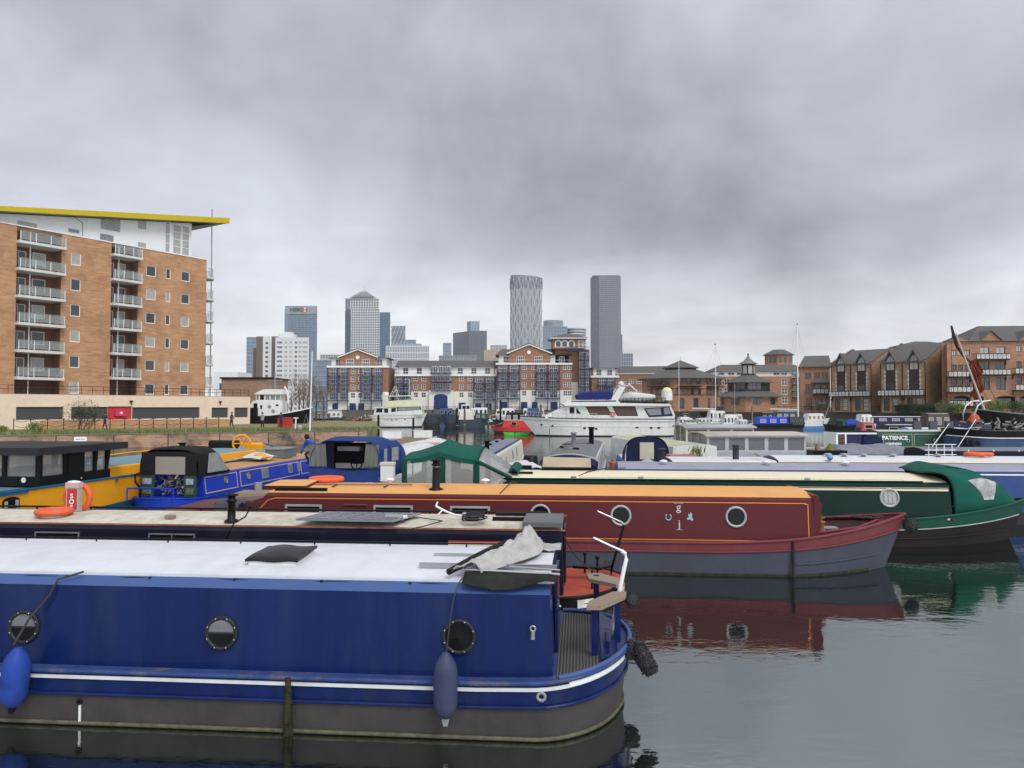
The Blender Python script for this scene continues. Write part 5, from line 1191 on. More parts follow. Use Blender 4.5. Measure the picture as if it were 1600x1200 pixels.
for a, b, y in ((53, 123, 836), (231, 304, 838)):
    xa = SU(a, y, 11.45)[0]; xb = SU(b, y, 11.45)[0]; rectwin(t, c.M((xa+xb)/2, 1.30), xb-xa, .26, STEEL, DARKGLASS, a > 200, .022)
o = MB(c.M(0, 1.33)); xa = SU(700, 845, 11.45)[0]; o.box(xa, -.5, -.01, 0, -.1, .035, CREAM); o.box(xa, -.5, -.014, -.0101, .035, .055, RED); o.build('name_panel', t)
o = MB(); o.box(-.84, -.24, -.85, .15, 1.60, 1.67, mat('hatch_grey', (.12, .13, .135), .5, var=.15)); o.box(-1.35, -.84, -.3, -.24, 1.6, 1.66, BLACK); o.box(-1.35, -.84, .15, .2, 1.62, 1.67, BLACK); o.build('slide_hatch', t)
o = MB(); o.box(c.x1+.001, c.x1+.025, -.3, .3, .65, 1.5, NAVY); o.build('cabin_door', t)
o = MB(); o.tube([(.50, -.25, .6), (.50, -.25, .86), (.60, -.25, 1.2), (.70, -.25, 1.56)], .02, BLACK, 8); o.tube([(.70, -.25, 1.56), (.66, -.25, 1.6), (.48, -.25, 1.68), (.29, -.25, 1.765)], .018, STEEL, 8); o.build('tiller', t)
for x, y in ((.2, -.55), (.3, .3), (.1, .6)):
    o = MB(); o.tube([(x, y, .6), (x, y, .92)], .02, BLACK, 6); o.ball((x, y, .94), .035, BLACK, n=8); o.build('mooring_post', t)
o = MB(); o.zprism([(-.1, .1), (.35, .0), (.55, .25), (.5, .6), (.42, .6), (.42, .3), (.3, .15), (-.1, .22)], .80, .84, BLACK); o.build('stern_seat', t)
def item(name, label, cat, mbs, u, v, z, group=None, rz=0):
    if len(mbs) == 1: o = mbs[0][1].build(name); tag(o, label, cat, group); return at_uv(o, u, v, z, rz)
    t = uvroot(name, label, cat, u, v, group, z); t.rotation_euler[2] += rz
    for n_, m_ in mbs: m_.build(n_, t)
    return t
zc_ = 1.60
# chimney
o = MB(); o.lathe((0, 0, 0), [(.11, 0), (.11, .02), (.062, .04), (.062, .30), (.085, .31), (.085, .34), (.06, .35), (.06, .40), (.10, .405), (.10, .43), (.02, .44)], BLACK, n=18)
item('stovepipe', 'short black stovepipe on the weathered cream roof', 'chimney', [('', o)], -5.46, 11.75, 1.585)
o = MB(); o.tube([(0, 0, .3), (.16, -.05, .22), (.12, -.12, .1), (0, -.25, .02), (-.12, -.32, -.2)], .012, BLACK, 6); o.ball((.17, -.04, .24), .035, BLACK, n=8); item('hose', 'black hose trailing over the roof edge by the short stovepipe', 'hose', [('', o)], -5.3, 11.75, 1.58)
# life ring and post
o = MB(); o.torus((0, 0, .07), .235, .055, ORANGE); b_ = MB()
for k in range(4): a = math.pi/4+k*math.pi/2; b_.torus((0, 0, .07), .235, .058, mat('faded_band', (.50, .16, .10), .6), a0=a-.12, a1=a+.12, n=4)
item('life_ring', 'orange life ring lying flat on the weathered cream roof', 'life ring', [('ring', o), ('band', b_)], -8.60, 12.0, 1.60)
o = MB(); o.box(-.11, .11, -.05, .05, 0, .44, mat('post_grey', (.38, .37, .36), .5)); o.box(-.12, .12, -.06, .06, .40, .49, mat('post_cap', (.55, .38, .37), .5)); o.lathe((0, 0, .49), [(.12, 0), (.10, .02), (.02, .03)], WHITE, sy=.45, n=14)
p_ = MB(); p_.box(-.085, .085, -.058, -.051, .04, .38, RED)
t = item('rescue_post', 'grey rescue post with red front lettered S O S behind the flat life ring', 'post', [('housing', o), ('red_panel', p_)], -8.55, 12.42, 1.62)
for k, ch in enumerate('SOS'): text('lettering', ch, .11, WHITE, t, (0, -.062, .26-k*.095), ext=.002, bold=.004)
o = MB(); o.torus((0, .1, .22), .22, .05, ORANGE, 'Y'); item('life_ring', 'faded orange life ring standing upright behind the red rescue post', 'life ring', [('', o)], -8.57, 12.45, 1.62)
# solar panel
xs_ = [UV(a, b, 1.66) for a, b in ((475, 808), (590, 818), (622, 806), (505, 797))]
o = MB(); cx = sum(p[0] for p in xs_)/4; cy = 11.95
o.zprism([(-.83, -.42), (.70, -.46), (.95, .38), (-.62, .42)], .06, .09, mat('solar_frame', (.30, .31, .33), .4, metal=.4)); 
g_ = MB(); n = 6
for i in range(n):
    for j in range(4):
        def bl(a, b): 
            P0, P1, P2, P3 = [Vector(q) for q in ((-.83, -.42), (.70, -.46), (.95, .38), (-.62, .42))]; return P0*(1-a)*(1-b)+P1*a*(1-b)+P2*a*b+P3*(1-a)*b
        e = .012; q = [bl((i+.04)/n, (j+.04)/4), bl((i+.96)/n, (j+.04)/4), bl((i+.96)/n, (j+.96)/4), bl((i+.04)/n, (j+.96)/4)]
        g_.add([(v.x*.97, v.y*.95, .094) for v in q], [(0, 1, 2, 3)], mat('solar_cell', (.10, .11, .14), .25, var=.1))
item('solar_panel', 'grey solar panel lying on the weathered cream roof', 'solar panel', [('frame', o), ('cells', g_)], cx+.1, cy, 1.585)
o = MB(); o.tube([(-.14, 0, .08), (.14, -.02, .08)], .05, GALV, 10); o.tube([(.14, -.02, .08), (.2, -.02, .09)], .03, WHITE, 8); item('lamp', 'grey cylindrical lamp beside the solar panel on the weathered cream roof', 'lamp', [('', o)], -2.85, 11.8, 1.6)
o = MB()
for k in range(7): o.torus((random.gauss(0, .02), random.gauss(0, .02), .02+.016*k), .15+random.gauss(0, .02), .010, ROPE, n=22, k=5)
item('rope_coil', 'black cable coiled on the weathered cream roof', 'rope', [('', o)], -1.62, 11.85, 1.63)
o = MB(); o.tube([(-.42, .05, .18), (-.25, .02, .10), (-.1, 0, .05), (.05, 0, .03)], .018, WHITE, 7); o.tube([(-.42, .05, .18), (-.40, .1, .24)], .014, WHITE, 6); o.tube([(-.30, 0, .13), (-.36, -.1, .06)], .012, WHITE, 6); o.ball((.05, 0, .05), .05, GALV, n=8); item('folded_aerial', 'white folded aerial lying by the coiled cable on the weathered cream roof', 'aerial', [('', o)], -1.85, 12.1, 1.63)
rope('cable', 'thin black cable snaking over the weathered cream roof by the aerial', [(-2.9, 11.9, 1.62), (-2.5, 12.1, 1.63), (-2.1, 11.8, 1.63), (-2.3, 11.5, 1.6), (-2.5, 11.45, 1.56)], .009, root=(0, 0))
rope('rope', 'blue and black line running from the black cabin roof down to its red stern deck', [(-.22, 11.6, 1.45), (-.05, 11.7, 1.15), (.15, 11.75, .95), (.25, 11.75, .9)], .012, root=(0, 0))
o = MB(); o.box(-.07, .07, -.05, .05, 0, .05, WOOD); item('wood_block', 'small wooden block on the cream roof left of the stovepipe', 'block', [('', o)], -6.55, 11.9, 1.6)
t = uvroot('rope_fender', 'black rope fender on the stern of the black canal boat', 'fender', .82, 12.2); o = MB(); shaggy(o, Matrix.Translation((0, 0, .42)) @ Matrix.Rotation(R(95), 4, 'X'), .22, .10, 500); o.build('body', t)
# ================================================================== 3 maroon boat with orange roof
MAR = paint('maroon_paint', (.092, .017, .021), rough=.42, var=.05, dirt=(.075, .024, .026), damt=.4)
MARL = paint('faded_maroon', (.155, .035, .043), rough=.5, dirt=(.16, .07, .07), damt=.5)
MARH = mat('grey_blue_blacking', (.055, .061, .085), .5, var=.12, dirt=(.05, .05, .055), damt=.5, dstretch=(.8, 1, .4))
ORR = mat('orange_roof_paint', (.66, .33, .105), .55, var=.05, dirt=(.50, .26, .10), damt=.35, dscale=1.5)
OLN = mat('orange_line', (.75, .26, .03), .5, var=.05)
t = uvroot('widebeam_boat', 'maroon canal boat with orange roof, round portholes and orange lining', 'canal boat', 0, 17.05)
h = Hull(-9.3, 6.9, 2.55, ('round', 1.5, .12, .1), ('bow', 2.9, .46, .42), .66, flare=.05)
hull_parts(t, h, MARL, MARH, .70, MAR, [(.72, .02)], [], deckf=.93)
o = MB(); o.tube(h.path(1.0, None, .0), .03, MARL, 8); o.build('gunwale_rim', t)
o = MB(); o.tube([h.P(x, .33, 1, .012) for x in h.xs if x > 4.3 and x < 6.6], .018, MARH, 6); o.build('rubbing_strake', t)
o = MB(); o.ribbon(h.path(.03, 1, .01, -8, 6.3), .05, .02, mat('slime_line', (.03, .03, .02), .9, var=.5, vscale=8)); o.build('waterline_growth', t)
c = Cabin(-7.35, 4.72, 1.14, 1.07, .64, 1.50, inset=.08, rise=.05, crest=.10, ea=.7, eb=.0)
c.build(t, MAR, ORR, MAR)
M = c.M(0, .66)
Ms = Matrix.Translation((0, -1.14, .64)) @ Matrix.Rotation(-math.atan2(.07, .86), 4, 'X')
o = MB(Ms); o.box(-6.45, 4.55, -.006, -.001, .80, .816, OLN); o.box(-7.0, 4.6, -.006, -.001, .045, .061, OLN); o.box(4.585, 4.601, -.006, -.001, .061, .80, OLN); o.box(4.53, 4.60, -.006, -.001, .785, .80, OLN); o.tube([(-6.45, -.004, .808), (-6.62, -.004, .76), (-7.05, -.004, .3)], .009, OLN, 4); o.build('coach_line', t)
o = MB(); o.prism([(4.72, .66), (4.80, .66), (4.86, 1.45), (4.78, 1.56), (4.70, 1.56)], -1.10, -1.04, MAR); o.prism([(4.72, .66), (4.80, .66), (4.86, 1.45), (4.78, 1.56), (4.70, 1.56)], 1.04, 1.10, MAR); o.prism([(4.70, 1.5), (4.84, 1.5), (4.82, 1.60), (4.70, 1.61)], -1.0399, 1.0399, MAR); o.build('cabin_end_trim', t)
PR = mat('porthole_alloy', (.36, .37, .38), .45, metal=.4)
for x in (3.17, .86, -.79): porthole(t, c.M(x, 1.165), .215, PR, DARKGLASS)
for x in (-2.26, -3.89, -5.83): rectwin(t, c.M(x, 1.17), .84 if x > -5 else .80, .30, PR, DARKGLASS, False, .045)
o = MB(c.M(-4.0, 1.46)); o.box(-.25-.7, .25-.7, -.05, 0, -.15, -.12, MARL); o.build('gutter_strip', t)
# emblem and letters on the side
def side_text(body, x, z, size, m, bold=.0):
    g = text('lettering', body, size, m, t, (0, 0, 0), ext=.003, bold=bold); mm = c.M(x, z) @ Matrix.Translation((0, -.006, 0)) @ Matrix.Rotation(math.pi/2, 4, 'X'); g.location = mm.to_translation(); g.rotation_euler = mm.to_euler(); return g
LB = mat('letter_blue', (.28, .42, .50), .5); LW = mat('letter_grey', (.40, .42, .44), .5)
side_text('g', 2.03, 1.345, .22, LW, .002); side_text('j', 2.04, 1.01, .22, LW, .003)
side_text('hand made', 2.03, 1.425, .045, LW); side_text('joinery', 2.04, .90, .045, LW)
o = MB(c.M(1.82, 1.16)); o.tube([(.055*math.sin(a), -.008, -.015-.06*math.cos(a)+.0) for a in [R(-150+300*i/16) for i in range(17)]], .013, LB, 6); o.build('horseshoe_emblem', t)
o = MB(c.M(2.25, 1.15)); o.prism([(-.06, -.03), (-.045, -.06), (0, -.045), (.045, -.08), (.07, -.05), (.04, 0), (.05, .05), (.02, .10), (.005, .06), (-.02, .07), (-.03, .03), (-.015, .0)], -.008, 0, LB); o.build('blue_emblem', t)
o = MB(); p = h.P(4.25, .9, 1); o.tube([(p[0], p[1]-.02, p[2]+.03), (p[0], p[1]-.02, .02)], .028, mat('rusty_black', (.03, .028, .03), .8, var=.4, vscale=14), 8); o.build('hanging_strap', t)
WD = mat('shadowed_well', (.035, .010, .010), .7); o = MB(); o.loft([[(x, -y, h.z(x)*.93+.012), (x, y, h.z(x)*.93+.012), (x, y, h.z(x)*.93+.018), (x, -y, h.z(x)*.93+.018)] for x, y in ((4.9, .85), (5.3, .78), (5.7, .62), (6.0, .42))], WD); o.build('well_shade', t)  # dark sheet laid on the foredeck, painting in the shade of the bow well
o = MB(); o.tube([(4.85, -.92, .84), (5.7, -.75, .93), (6.25, -.2, 1.0), (6.25, .2, 1.0), (5.7, .75, .93), (4.85, .92, .84)], .03, MARL, 6)
o.loft([[(4.85, -.95, .84), (5.7, -.78, .93), (6.3, -.2, 1.0), (6.3, .2, 1.0), (5.7, .78, .93), (4.85, .95, .84)], [(4.85, -.93, .62), (5.7, -.76, .62), (6.25, -.18, .62), (6.25, .18, .62), (5.7, .76, .62), (4.85, .93, .62)]], MAR, False, False, False); o.build('well_coaming', t)
o = MB(); o.lathe((0, 0, 0), [(.06, 0), (.08, .16), (.09, .165), (.09, .19), (.07, .19)], mat('terracotta_pot', (.42, .14, .07), .8), n=14)
g_ = MB()
for i in range(40): a = Vector((random.gauss(0, .04), random.gauss(0, .04), .2+random.random()*.09)); g_.add([a, a+Vector((random.gauss(0, .04), random.gauss(0, .04), .03)), a+Vector((.01, .02, .05))], [(0, 1, 2)], LEAFY)
item('potted_plant', 'terracotta pot with a small green plant at the bow end of the maroon cabin', 'plant', [('pot', o), ('leaves', g_)], 4.98, 16.45, .84)
o = MB(); o.box(-.15, .15, -.12, .12, .0, .03, GALV)
for a in (-.13, .13):
    for b in (-.1, .1): o.box(a-.012, a+.012, b-.012, b+.012, -.14, 0, GALV)
item('small_stool', 'little grey stool in the bow well of the maroon boat', 'stool', [('', o)], 5.2, 16.6, .86)
o = MB(); shaggy(o, Matrix.Translation((0, 0, 0)) @ Matrix.Rotation(R(80), 4, 'Y'), .26, .15, 900); b_ = o.build('rope_fender'); tag(b_, 'shaggy grey rope fender on the pointed bow of the maroon boat', 'fender'); at_uv(b_, 6.88, 17.05, .86)
o = MB()
for k in range(5): o.torus((.1*k-.2, random.gauss(0, .05), .02+.01*k), .10, .014, ROPE, n=14, k=5)
b_ = o.build('rope_pile'); tag(b_, 'dark mooring ropes heaped on the foredeck of the maroon boat', 'rope'); at_uv(b_, 6.15, 17.1, 1.0)
# maroon roof things
o = MB(); o.lathe((0, 0, 0), [(.17, 0), (.17, .015), (.085, .05), (.08, .46), (.075, .46), (.075, .52), (.10, .53), (.10, .56), (.075, .565), (.075, .62), (.13, .625), (.12, .655), (.02, .67)], BLACK, n=20)
o.torus((0, 0, .5), .085, .006, STEEL); item('stovepipe', 'tall black stovepipe with a cap on the orange roof', 'chimney', [('', o)], -3.07, 16.45, 1.60)
o = MB(); o.loft([[(-.55, -.45, 0), (.45, -.45, 0), (.45, .45, .03), (-.55, .45, .03)], [(-.50, -.45, .09), (.45, -.45, .09), (.45, .45, .14), (-.50, .45, .12)]], MAR); q_ = MB(); q_.loft([[(-.5, -.47, .092), (.44, -.47, .092), (.44, .45, .143), (-.5, .45, .123)], [(-.48, -.45, .10), (.43, -.45, .10), (.43, .44, .155), (-.48, .44, .135)]], ORR)
item('roof_hatch', 'raised hatch with orange lid at the stern end of the orange roof', 'hatch', [('hatch_frame', o), ('lid', q_)], -6.35, 16.75, 1.58)
o = MB(); o.box(-.55, .6, -.03, .03, 0, .07, BLACK); item('hatch_runner', 'long black hatch runner along the edge of the orange roof', 'runner', [('', o)], -6.0, 16.2, 1.575)
o = MB(); o.torus((0, 0, .05), .36, .055, ORANGE); item('life_ring', 'big faded orange life ring lying behind the orange-lidded hatch', 'life ring', [('', o)], -5.85, 17.5, 1.66)
o = MB(); o.tube([(-1.1, 0, .02), (1.1, -.02, .03)], .018, WOOD, 7); o.box(-.65, -.6, -.25, .2, -.01, .0, MAR); o.box(.5, .55, -.25, .2, -.01, .0, MAR); item('boat_pole', 'long wooden pole lying on the orange roof', 'pole', [('', o)], -4.75, 16.75, 1.65)
for px, lab in ((430, 'small black roof vent on the orange roof beside the life ring'),):
    pass
for u_, v_, lab in ((-4.3, 17.3, 'white mushroom vent on the orange roof left of the tall stovepipe'), (-2.1, 17.3, 'white mushroom vent on the orange roof right of the tall stovepipe')):
    o = MB(); o.lathe((0, 0, 0), [(.05, 0), (.05, .05), (.11, .06), (.10, .09), (.04, .11)], WHITE, n=14); item('roof_vent', lab, 'vent', [('', o)], u_, v_, 1.66)
rope('cable', 'thin brown cable lying across the orange roof', [(-1.45, 18.0, 1.62), (-1.5, 17.3, 1.70), (-1.55, 16.6, 1.67), (-1.65, 16.1, 1.57)], .012, mat('brown_cable', (.1, .07, .04), .8), root=(0, 0))
# stern of maroon: dodger of grey cloth
o = MB(); o.loft([[(-9.1, -1.1, .6), (-7.3, -1.15, .6), (-7.3, 1.15, .6), (-9.1, 1.1, .6)], [(-9.1, -1.1, 1.12), (-7.45, -1.13, 1.24), (-7.45, 1.13, 1.24), (-9.1, 1.1, 1.12)]], MAR); b_ = o.build('stern_bulwark', t)
o = MB(); o.sheet(lambda a, b: (-7.75+.55*a+.02*math.sin(20*b), -1.2-.05*math.sin(b*2)-.02*fold(a*2, b*2, 4), 1.32-.42*b+.05*math.sin(3*a)), 12, 12, mat('charcoal_cover', (.07, .07, .075), .7, var=.2, bump=.4, bscale=5), .02)
o.sheet(lambda a, b: (-7.75+.55*a, -1.2+.8*b, 1.34+.03*math.sin(4*a)+.03*math.sin(5*b)), 10, 8, MAT['charcoal_cover'], .02); b_ = o.build('cloth_cover'); tag(b_, 'charcoal cloth cover draped over the stern of the maroon boat', 'cover'); at_uv(b_, 0, 17.05)
# ================================================================== 4 green boat
GRN = paint('dark_green_paint', (.003, .022, .017), rough=.35, var=.05, dirt=(.005, .03, .022))
GRNL = paint('mid_green_paint', (.009, .065, .045), rough=.4)
TG = mat('green_canvas', (.006, .080, .058), .75, var=.12, vscale=3, bump=.25, bscale=3)
TGD = mat('green_canvas_trim', (.008, .062, .042), .8, var=.15)
PLUM = mat('plum_black', (.016, .010, .012), .5, var=.2)
CRR = mat('cream_roof', (.70, .64, .47), .42, var=.04, dirt=(.5, .42, .28), damt=.3, dscale=.8)
t = uvroot('widebeam_boat', 'dark green canal boat with cream roof and green canvas tents at both ends', 'canal boat', 0, 20.85)
h = Hull(-5.3, 11.45, 3.0, ('round', 1.2, .1, .08), ('bow', 3.6, .42, .45), .62, flare=.06)
hull_parts(t, h, GRNL, PLUM, .62, GRN, [], [])
o = MB(); o.tube(h.path(1.0, None, .0), .03, GRNL, 8); o.build('gunwale_rim', t)
o = MB(); o.tube([h.P(x, .62, 1, .01) for x in h.xs if 4.5 < x < 11.4], .014, mat('pale_edge', (.35, .36, .33), .6), 6); o.build('rubbing_strake', t)
o = MB(); o.tube([h.P(x, .30, 1, .012) for x in h.xs if 6.5 < x < 11.2], .02, PLUM, 6); o.build('lower_strake', t)
c = Cabin(-2.1, 9.02, 1.34, 1.26, .62, 1.48, inset=.12, rise=.06, crest=.12, ea=.2, eb=.04)
c.build(t, GRN, CRR, GRN)
Ms = Matrix.Translation((0, -1.34, .62)) @ Matrix.Rotation(-math.atan2(.08, .86), 4, 'X')
o = MB(Ms); o.box(5.0, 8.95, -.006, -.001, .72, .77, CREAM); o.box(-2, 8.95, -.006, -.001, .79, .80, CREAM); o.box(4, 8.95, -.006, -.001, .03, .07, CREAM); o.build('coach_line', t)
o = MB(); o.box(-2, 8.4, -1.19, -1.15, 1.535, 1.57, GRN); o.build('roof_edge', t)
c.rail(t, CRR, 0, 8.0, sides=(1,), r=.016, off=.03)
porthole(t, c.M(7.56, 1.17), .235, PR, GREYGLASS, None, False, BLINDGLASS); porthole(t, c.M(3.5, 1.19), .23, PR, DARKGLASS)
for x in (-.2, 1.5, 5.6):
    o = MB(); o.tube([(x, -1.1, 1.6), (x+.14, -1.1, 1.6)], .03, GALV, 6); o.build('fairlead', t)
o = MB(); o.tube([(8.9, -1.28, .72), (8.95, -1.3, .95), (9.1, -1.25, .99)], .018, BLACK, 6); o.build('centre_bollard', t)
rope('rope', 'thin dark line lying across the cream roof of the green boat', [(.0, 20.0, 1.60), (.25, 20.5, 1.67), (.7, 21.2, 1.70), (1.3, 21.6, 1.69)], .014, root=(0, 0))
o = MB(); o.loft([[(-.75, -.35, 0), (.6, -.35, 0), (.6, .35, 0), (-.75, .35, 0)], [(-.75, -.42, .06), (.6, -.42, .06), (.6, .30, .26), (-.75, .30, .28)]], BLACK); q_ = MB(); q_.loft([[(-.73, -.40, .065), (.58, -.40, .065), (.58, .28, .265), (-.73, .28, .285)], [(-.73, -.41, .085), (.58, -.41, .085), (.58, .27, .285), (-.73, .27, .305)]], mat('tan_lid', (.42, .34, .24), .5, dirt=(.2, .15, .1), damt=.6))
item('roof_box', 'tilted tan lidded box on the cream roof of the green boat', 'box', [('frame', o), ('lid', q_)], -.25, 21.3, 1.68)
o = MB(); o.box(-2.05, -1.2, -.65, -.55, 1.6, 1.68, BLACK); o.build('hatch_runner', t); o = MB(); o.box(-2.1, -1.3, .5, .6, 1.68, 1.76, BLACK); o.build('hatch_runner', t)
# bow canopy
cb = uvroot('bow_canopy', 'bright green canvas canopy with grey triangular windows over the bow of the green boat', 'canopy', 0, 20.85)
HG = h
def bc(a, b):   # a: from cabin end (0) towards the bow (1); b: round the arch
    th = math.pi*b; cx, sx = math.cos(th), math.sin(th); e = .42
    xs_ = 9.1-.50*abs(sx)**2.2; x = xs_+(11.02-xs_)*a; hw = min(1.42, HG.w(x)*.97); zb = HG.z(x)+.0-.04*math.sin(math.pi*a)
    top = 1.72+.18*math.sin(math.pi/2*min(1, (x-8.55)/.55)) if x < 9.1 else 1.90-.13*(x-9.1)/.7 if x < 9.8 else 1.77-.2*(x-9.8)/.65 if x < 10.45 else 1.57-.60*(x-10.45)/.57
    y = -hw*math.copysign(abs(cx)**e, cx); w_ = abs(sx)**.5; p = Vector((x*1.3, y*1.3, b*6))
    z = zb+max(.02, top-zb)*abs(sx)**e
    return (x, y+(.035*math.sin(15*a+6*z)+.05*mnoise.noise(p*1.7))*w_, z+(.016*math.sin(13*a+7*b)+.05*mnoise.noise(p))*w_)
o = MB(); o.sheet(bc, 34, 44, TG, -.02); o.build('canvas', cb)
def onbc(x, z, sd):
    best = None
    for i in range(41):
        for k in range(31):
            b = .02+.46*k/30; p = bc(i/40, b if sd > 0 else 1-b); d_ = (p[0]-x)**2+(p[2]-z)**2
            if best is None or d_ < best[0]: best = (d_, i/40, b if sd > 0 else 1-b)
    return best[1], best[2]
for sd in (1, -1):
    Q = [onbc(x, z, sd) for x, z in ((9.5, 1.60), (10.35, 1.49), (10.2, 1.02), (9.9, 1.02))]
    def wq(u_, v_):
        a = (Q[0][0]*(1-u_)+Q[1][0]*u_)*(1-v_)+(Q[3][0]*(1-u_)+Q[2][0]*u_)*v_; b = (Q[0][1]*(1-u_)+Q[1][1]*u_)*(1-v_)+(Q[3][1]*(1-u_)+Q[2][1]*u_)*v_
        p = bc(a, b); return (p[0], p[1]-sd*.03, p[2]+.012)
    o = MB(); o.sheet(wq, 14, 12, mat('grey_vinyl', (.34, .34, .35), .3, var=.5, vscale=5), .006*sd); o.build('window', cb)
o = MB(); o.tube([tuple(Vector(bc(.0, b/20))+Vector((-.01, 0, .01))) for b in range(21)], .022, GRN, 6); o.build('seam', cb)
o = MB(); o.tube([tuple(Vector(bc(.2+.8*k/14, .40))+Vector((0, -.02, .02))) for k in range(15)], .016, GRN, 6); o.build('seam', cb)
# stern tent
tn = uvroot('stern_tent', 'green canvas tent with clear panels over the stern of the green boat', 'canopy', 0, 20.85)
def arch(x, hw, zt, zb=.95): return [(x, -hw, zb), (x, -hw*.97, zt-.42), (x, -hw*.82, zt-.16), (x, -hw*.4, zt-.03), (x, 0, zt), (x, hw*.4, zt-.03), (x, hw*.82, zt-.16), (x, hw*.97, zt-.42), (x, hw, zb)]
def interp(P, b):
    n = len(P)-1; k = min(n-1, int(b*n)); f_ = b*n-k; return tuple(P[k][i]*(1-f_)+P[k+1][i]*f_ for i in range(3))
X0, X1, X2, X3 = -4.55, -3.55, -2.55, -1.72
AR = [[(X0, -1.25, 2.02), (X0, -.6, 2.12), (X0, 0, 2.16), (X0, .6, 2.12), (X0, 1.25, 2.02)], [(X1, -1.3, 2.22), (X1, -.6, 2.42), (X1, 0, 2.50), (X1, .6, 2.42), (X1, 1.3, 2.22)], [(X2, -1.25, 2.02), (X2, -.6, 2.26), (X2, 0, 2.32), (X2, .6, 2.26), (X2, 1.25, 2.02)]]
def rf(a, b):
    k = min(1, int(a*2)); f_ = a*2-k; p = interp(AR[k], b); q = interp(AR[k+1], b); z = p[2]*(1-f_)+q[2]*f_-.05*math.sin(math.pi*f_)
    return (p[0]*(1-f_)+q[0]*f_, p[1]*(1-f_)+q[1]*f_, z+.008*math.sin(19*a+7*b))
o = MB(); o.sheet(rf, 20, 16, TG, .015); o.build('canvas_roof', tn)
for sd in (-1, 1):
    o = MB(); o.ribbon([(X0, sd*1.26, 1.97), ((X0+X1)/2, sd*1.29, 2.02), (X1, sd*1.31, 2.16), ((X1+X2)/2, sd*1.3, 2.03), (X2, sd*1.27, 1.96)], .12, .02, TG); o.build('valance', tn)
for sd in (-1, 1):
    y = sd*1.28
    for xa, xb, zt in ((X0, X0+.14, 2.0), (X1-.14, X1+.14, 2.18), (X2-.14, X2+.02, 2.0)):
        o = MB(); o.box(xa, xb, y-.012, y+.012, .85, zt, TGD); o.build('side_strip', tn)
    for xa, xb, za, zb in ((X0+.141, X1-.141, 1.98, 2.12), (X1+.141, X2-.141, 2.1, 2.0)):
        o = MB(); o.prism([(xa, .9), (xb, .9), (xb, zb), (xa, za)], y-.004, y+.004, PLASTICWIN); o.build('clear_panel', tn)
    o = MB(); o.tube([(X2-.05, y, 2.0), (X3, y*.9, 1.56)], .05, TGD, 7); o.build('raking_edge', tn)
    o = MB(); o.prism([(X2+.021, 1.2), (X3-.1, 1.5), (X2+.021, 1.95)], y*.99-.004, y*.99+.004, PLASTICWIN); o.build('clear_panel', tn)
o = MB(); o.sheet(lambda a, b: (X2+(X3-X2)*a, (-1.2+2.4*b)*(1-.08*a), (2.02+.26*math.sin(math.pi*b))*(1-a)+(1.6+.1*math.sin(math.pi*b))*a), 8, 10, PLASTICWIN, .008); o.build('windscreen', tn)
o = MB(); o.sheet(lambda a, b: (X3-.12+.3*a, -.95+1.9*b, 1.66+.09*math.sin(math.pi*b)+.14*math.sin(math.pi*a)), 10, 12, TG, .02); o.build('rolled_flap', tn)
o = MB(); o.box(X0, X0+.02, -1.25, 1.25, .85, 1.5, TGD); o.box(X0+.001, X0+.019, -.04, .04, 1.5, 2.1, TGD); o.build('stern_panel', tn)
o = MB(); o.loft([[(-.05, -.05, 0), (.35, -.15, 0), (.4, .25, 0), (0, .3, 0)], [(.1, 0, .5), (.2, -.05, .42), (.25, .1, .4), (.12, .15, .55)]], mat('beige_cloth', (.35, .28, .2), .9)); item('cushion', 'beige folded deck chair inside the green tent', 'chair', [('', o)], -4.0, 20.5, 1.15)
o = MB(); o.lathe((0, 0, 0), [(.25, 0), (.3, .3), (.22, .55), (.08, .62)], mat('brown_blanket', (.13, .08, .06), .95, bump=.6, bscale=12), n=16); item('blanket', 'brown blanket heaped inside the green tent', 'blanket', [('', o)], -3.05, 20.6, 1.1)
# ================================================================== 5 long blue boat with lavender roof, 6 white roofed navy boat
LAV = mat('lavender_roof', (.27, .28, .35), .5, var=.06, dirt=(.15, .15, .18), damt=.4)
BL2 = paint('mid_blue_paint', (.035, .065, .20), rough=.35)
t = uvroot('narrowboat', 'long blue canal boat with lavender roof behind the green boat', 'canal boat', 0, 24.5)
h = Hull(-.5, 22, 2.3, ('sharp', 2.0, .2, .3), ('round', 1.0, .1, .1), .66); hull_parts(t, h, BL2, BLACKING, .55, BL2, [(.97, .02)])
c = Cabin(1.0, 20, 1.0, .92, .66, 1.50, inset=.1, rise=.07, crest=.08, ea=.2); c.build(t, BL2, LAV, LAV)
o = MB(c.M(0, 1.05)); o.box(11, 20, -.008, -.001, .34, .38, WHITE); o.box(11, 20, -.008, -.001, -.33, -.30, WHITE); o.build('coach_line', t)
for i, (u_, lab) in enumerate(((5.7, 'white'), (10.0, 'white'), (2.6, 'white'), (8.0, 'white'))):
    o = MB(); o.lathe((0, 0, 0), [(.06, 0), (.06, .05), (.13, .06), (.12, .10), (.04, .13)], WHITE, n=12); b_ = o.build('roof_vent'); tag(b_, 'low white mushroom vent on the lavender roof', 'vent', 'vents on the lavender roof'); at_uv(b_, u_, 24.0, 1.63)
o = MB(); o.lathe((0, 0, 0), [(.20, 0), (.2, .03), (.13, .05), (.13, .20)], BLACK, n=16); q_ = MB(); q_.lathe((0, 0, .2), [(.11, 0), (.11, .30), (.20, .31), (.2, .33), (.08, .40), (.01, .42)], STEEL, n=16)
item('stovepipe', 'steel topped stovepipe on the lavender roof at far right', 'chimney', [('base', o), ('cowl', q_)], 13.6, 24.5, 1.64)
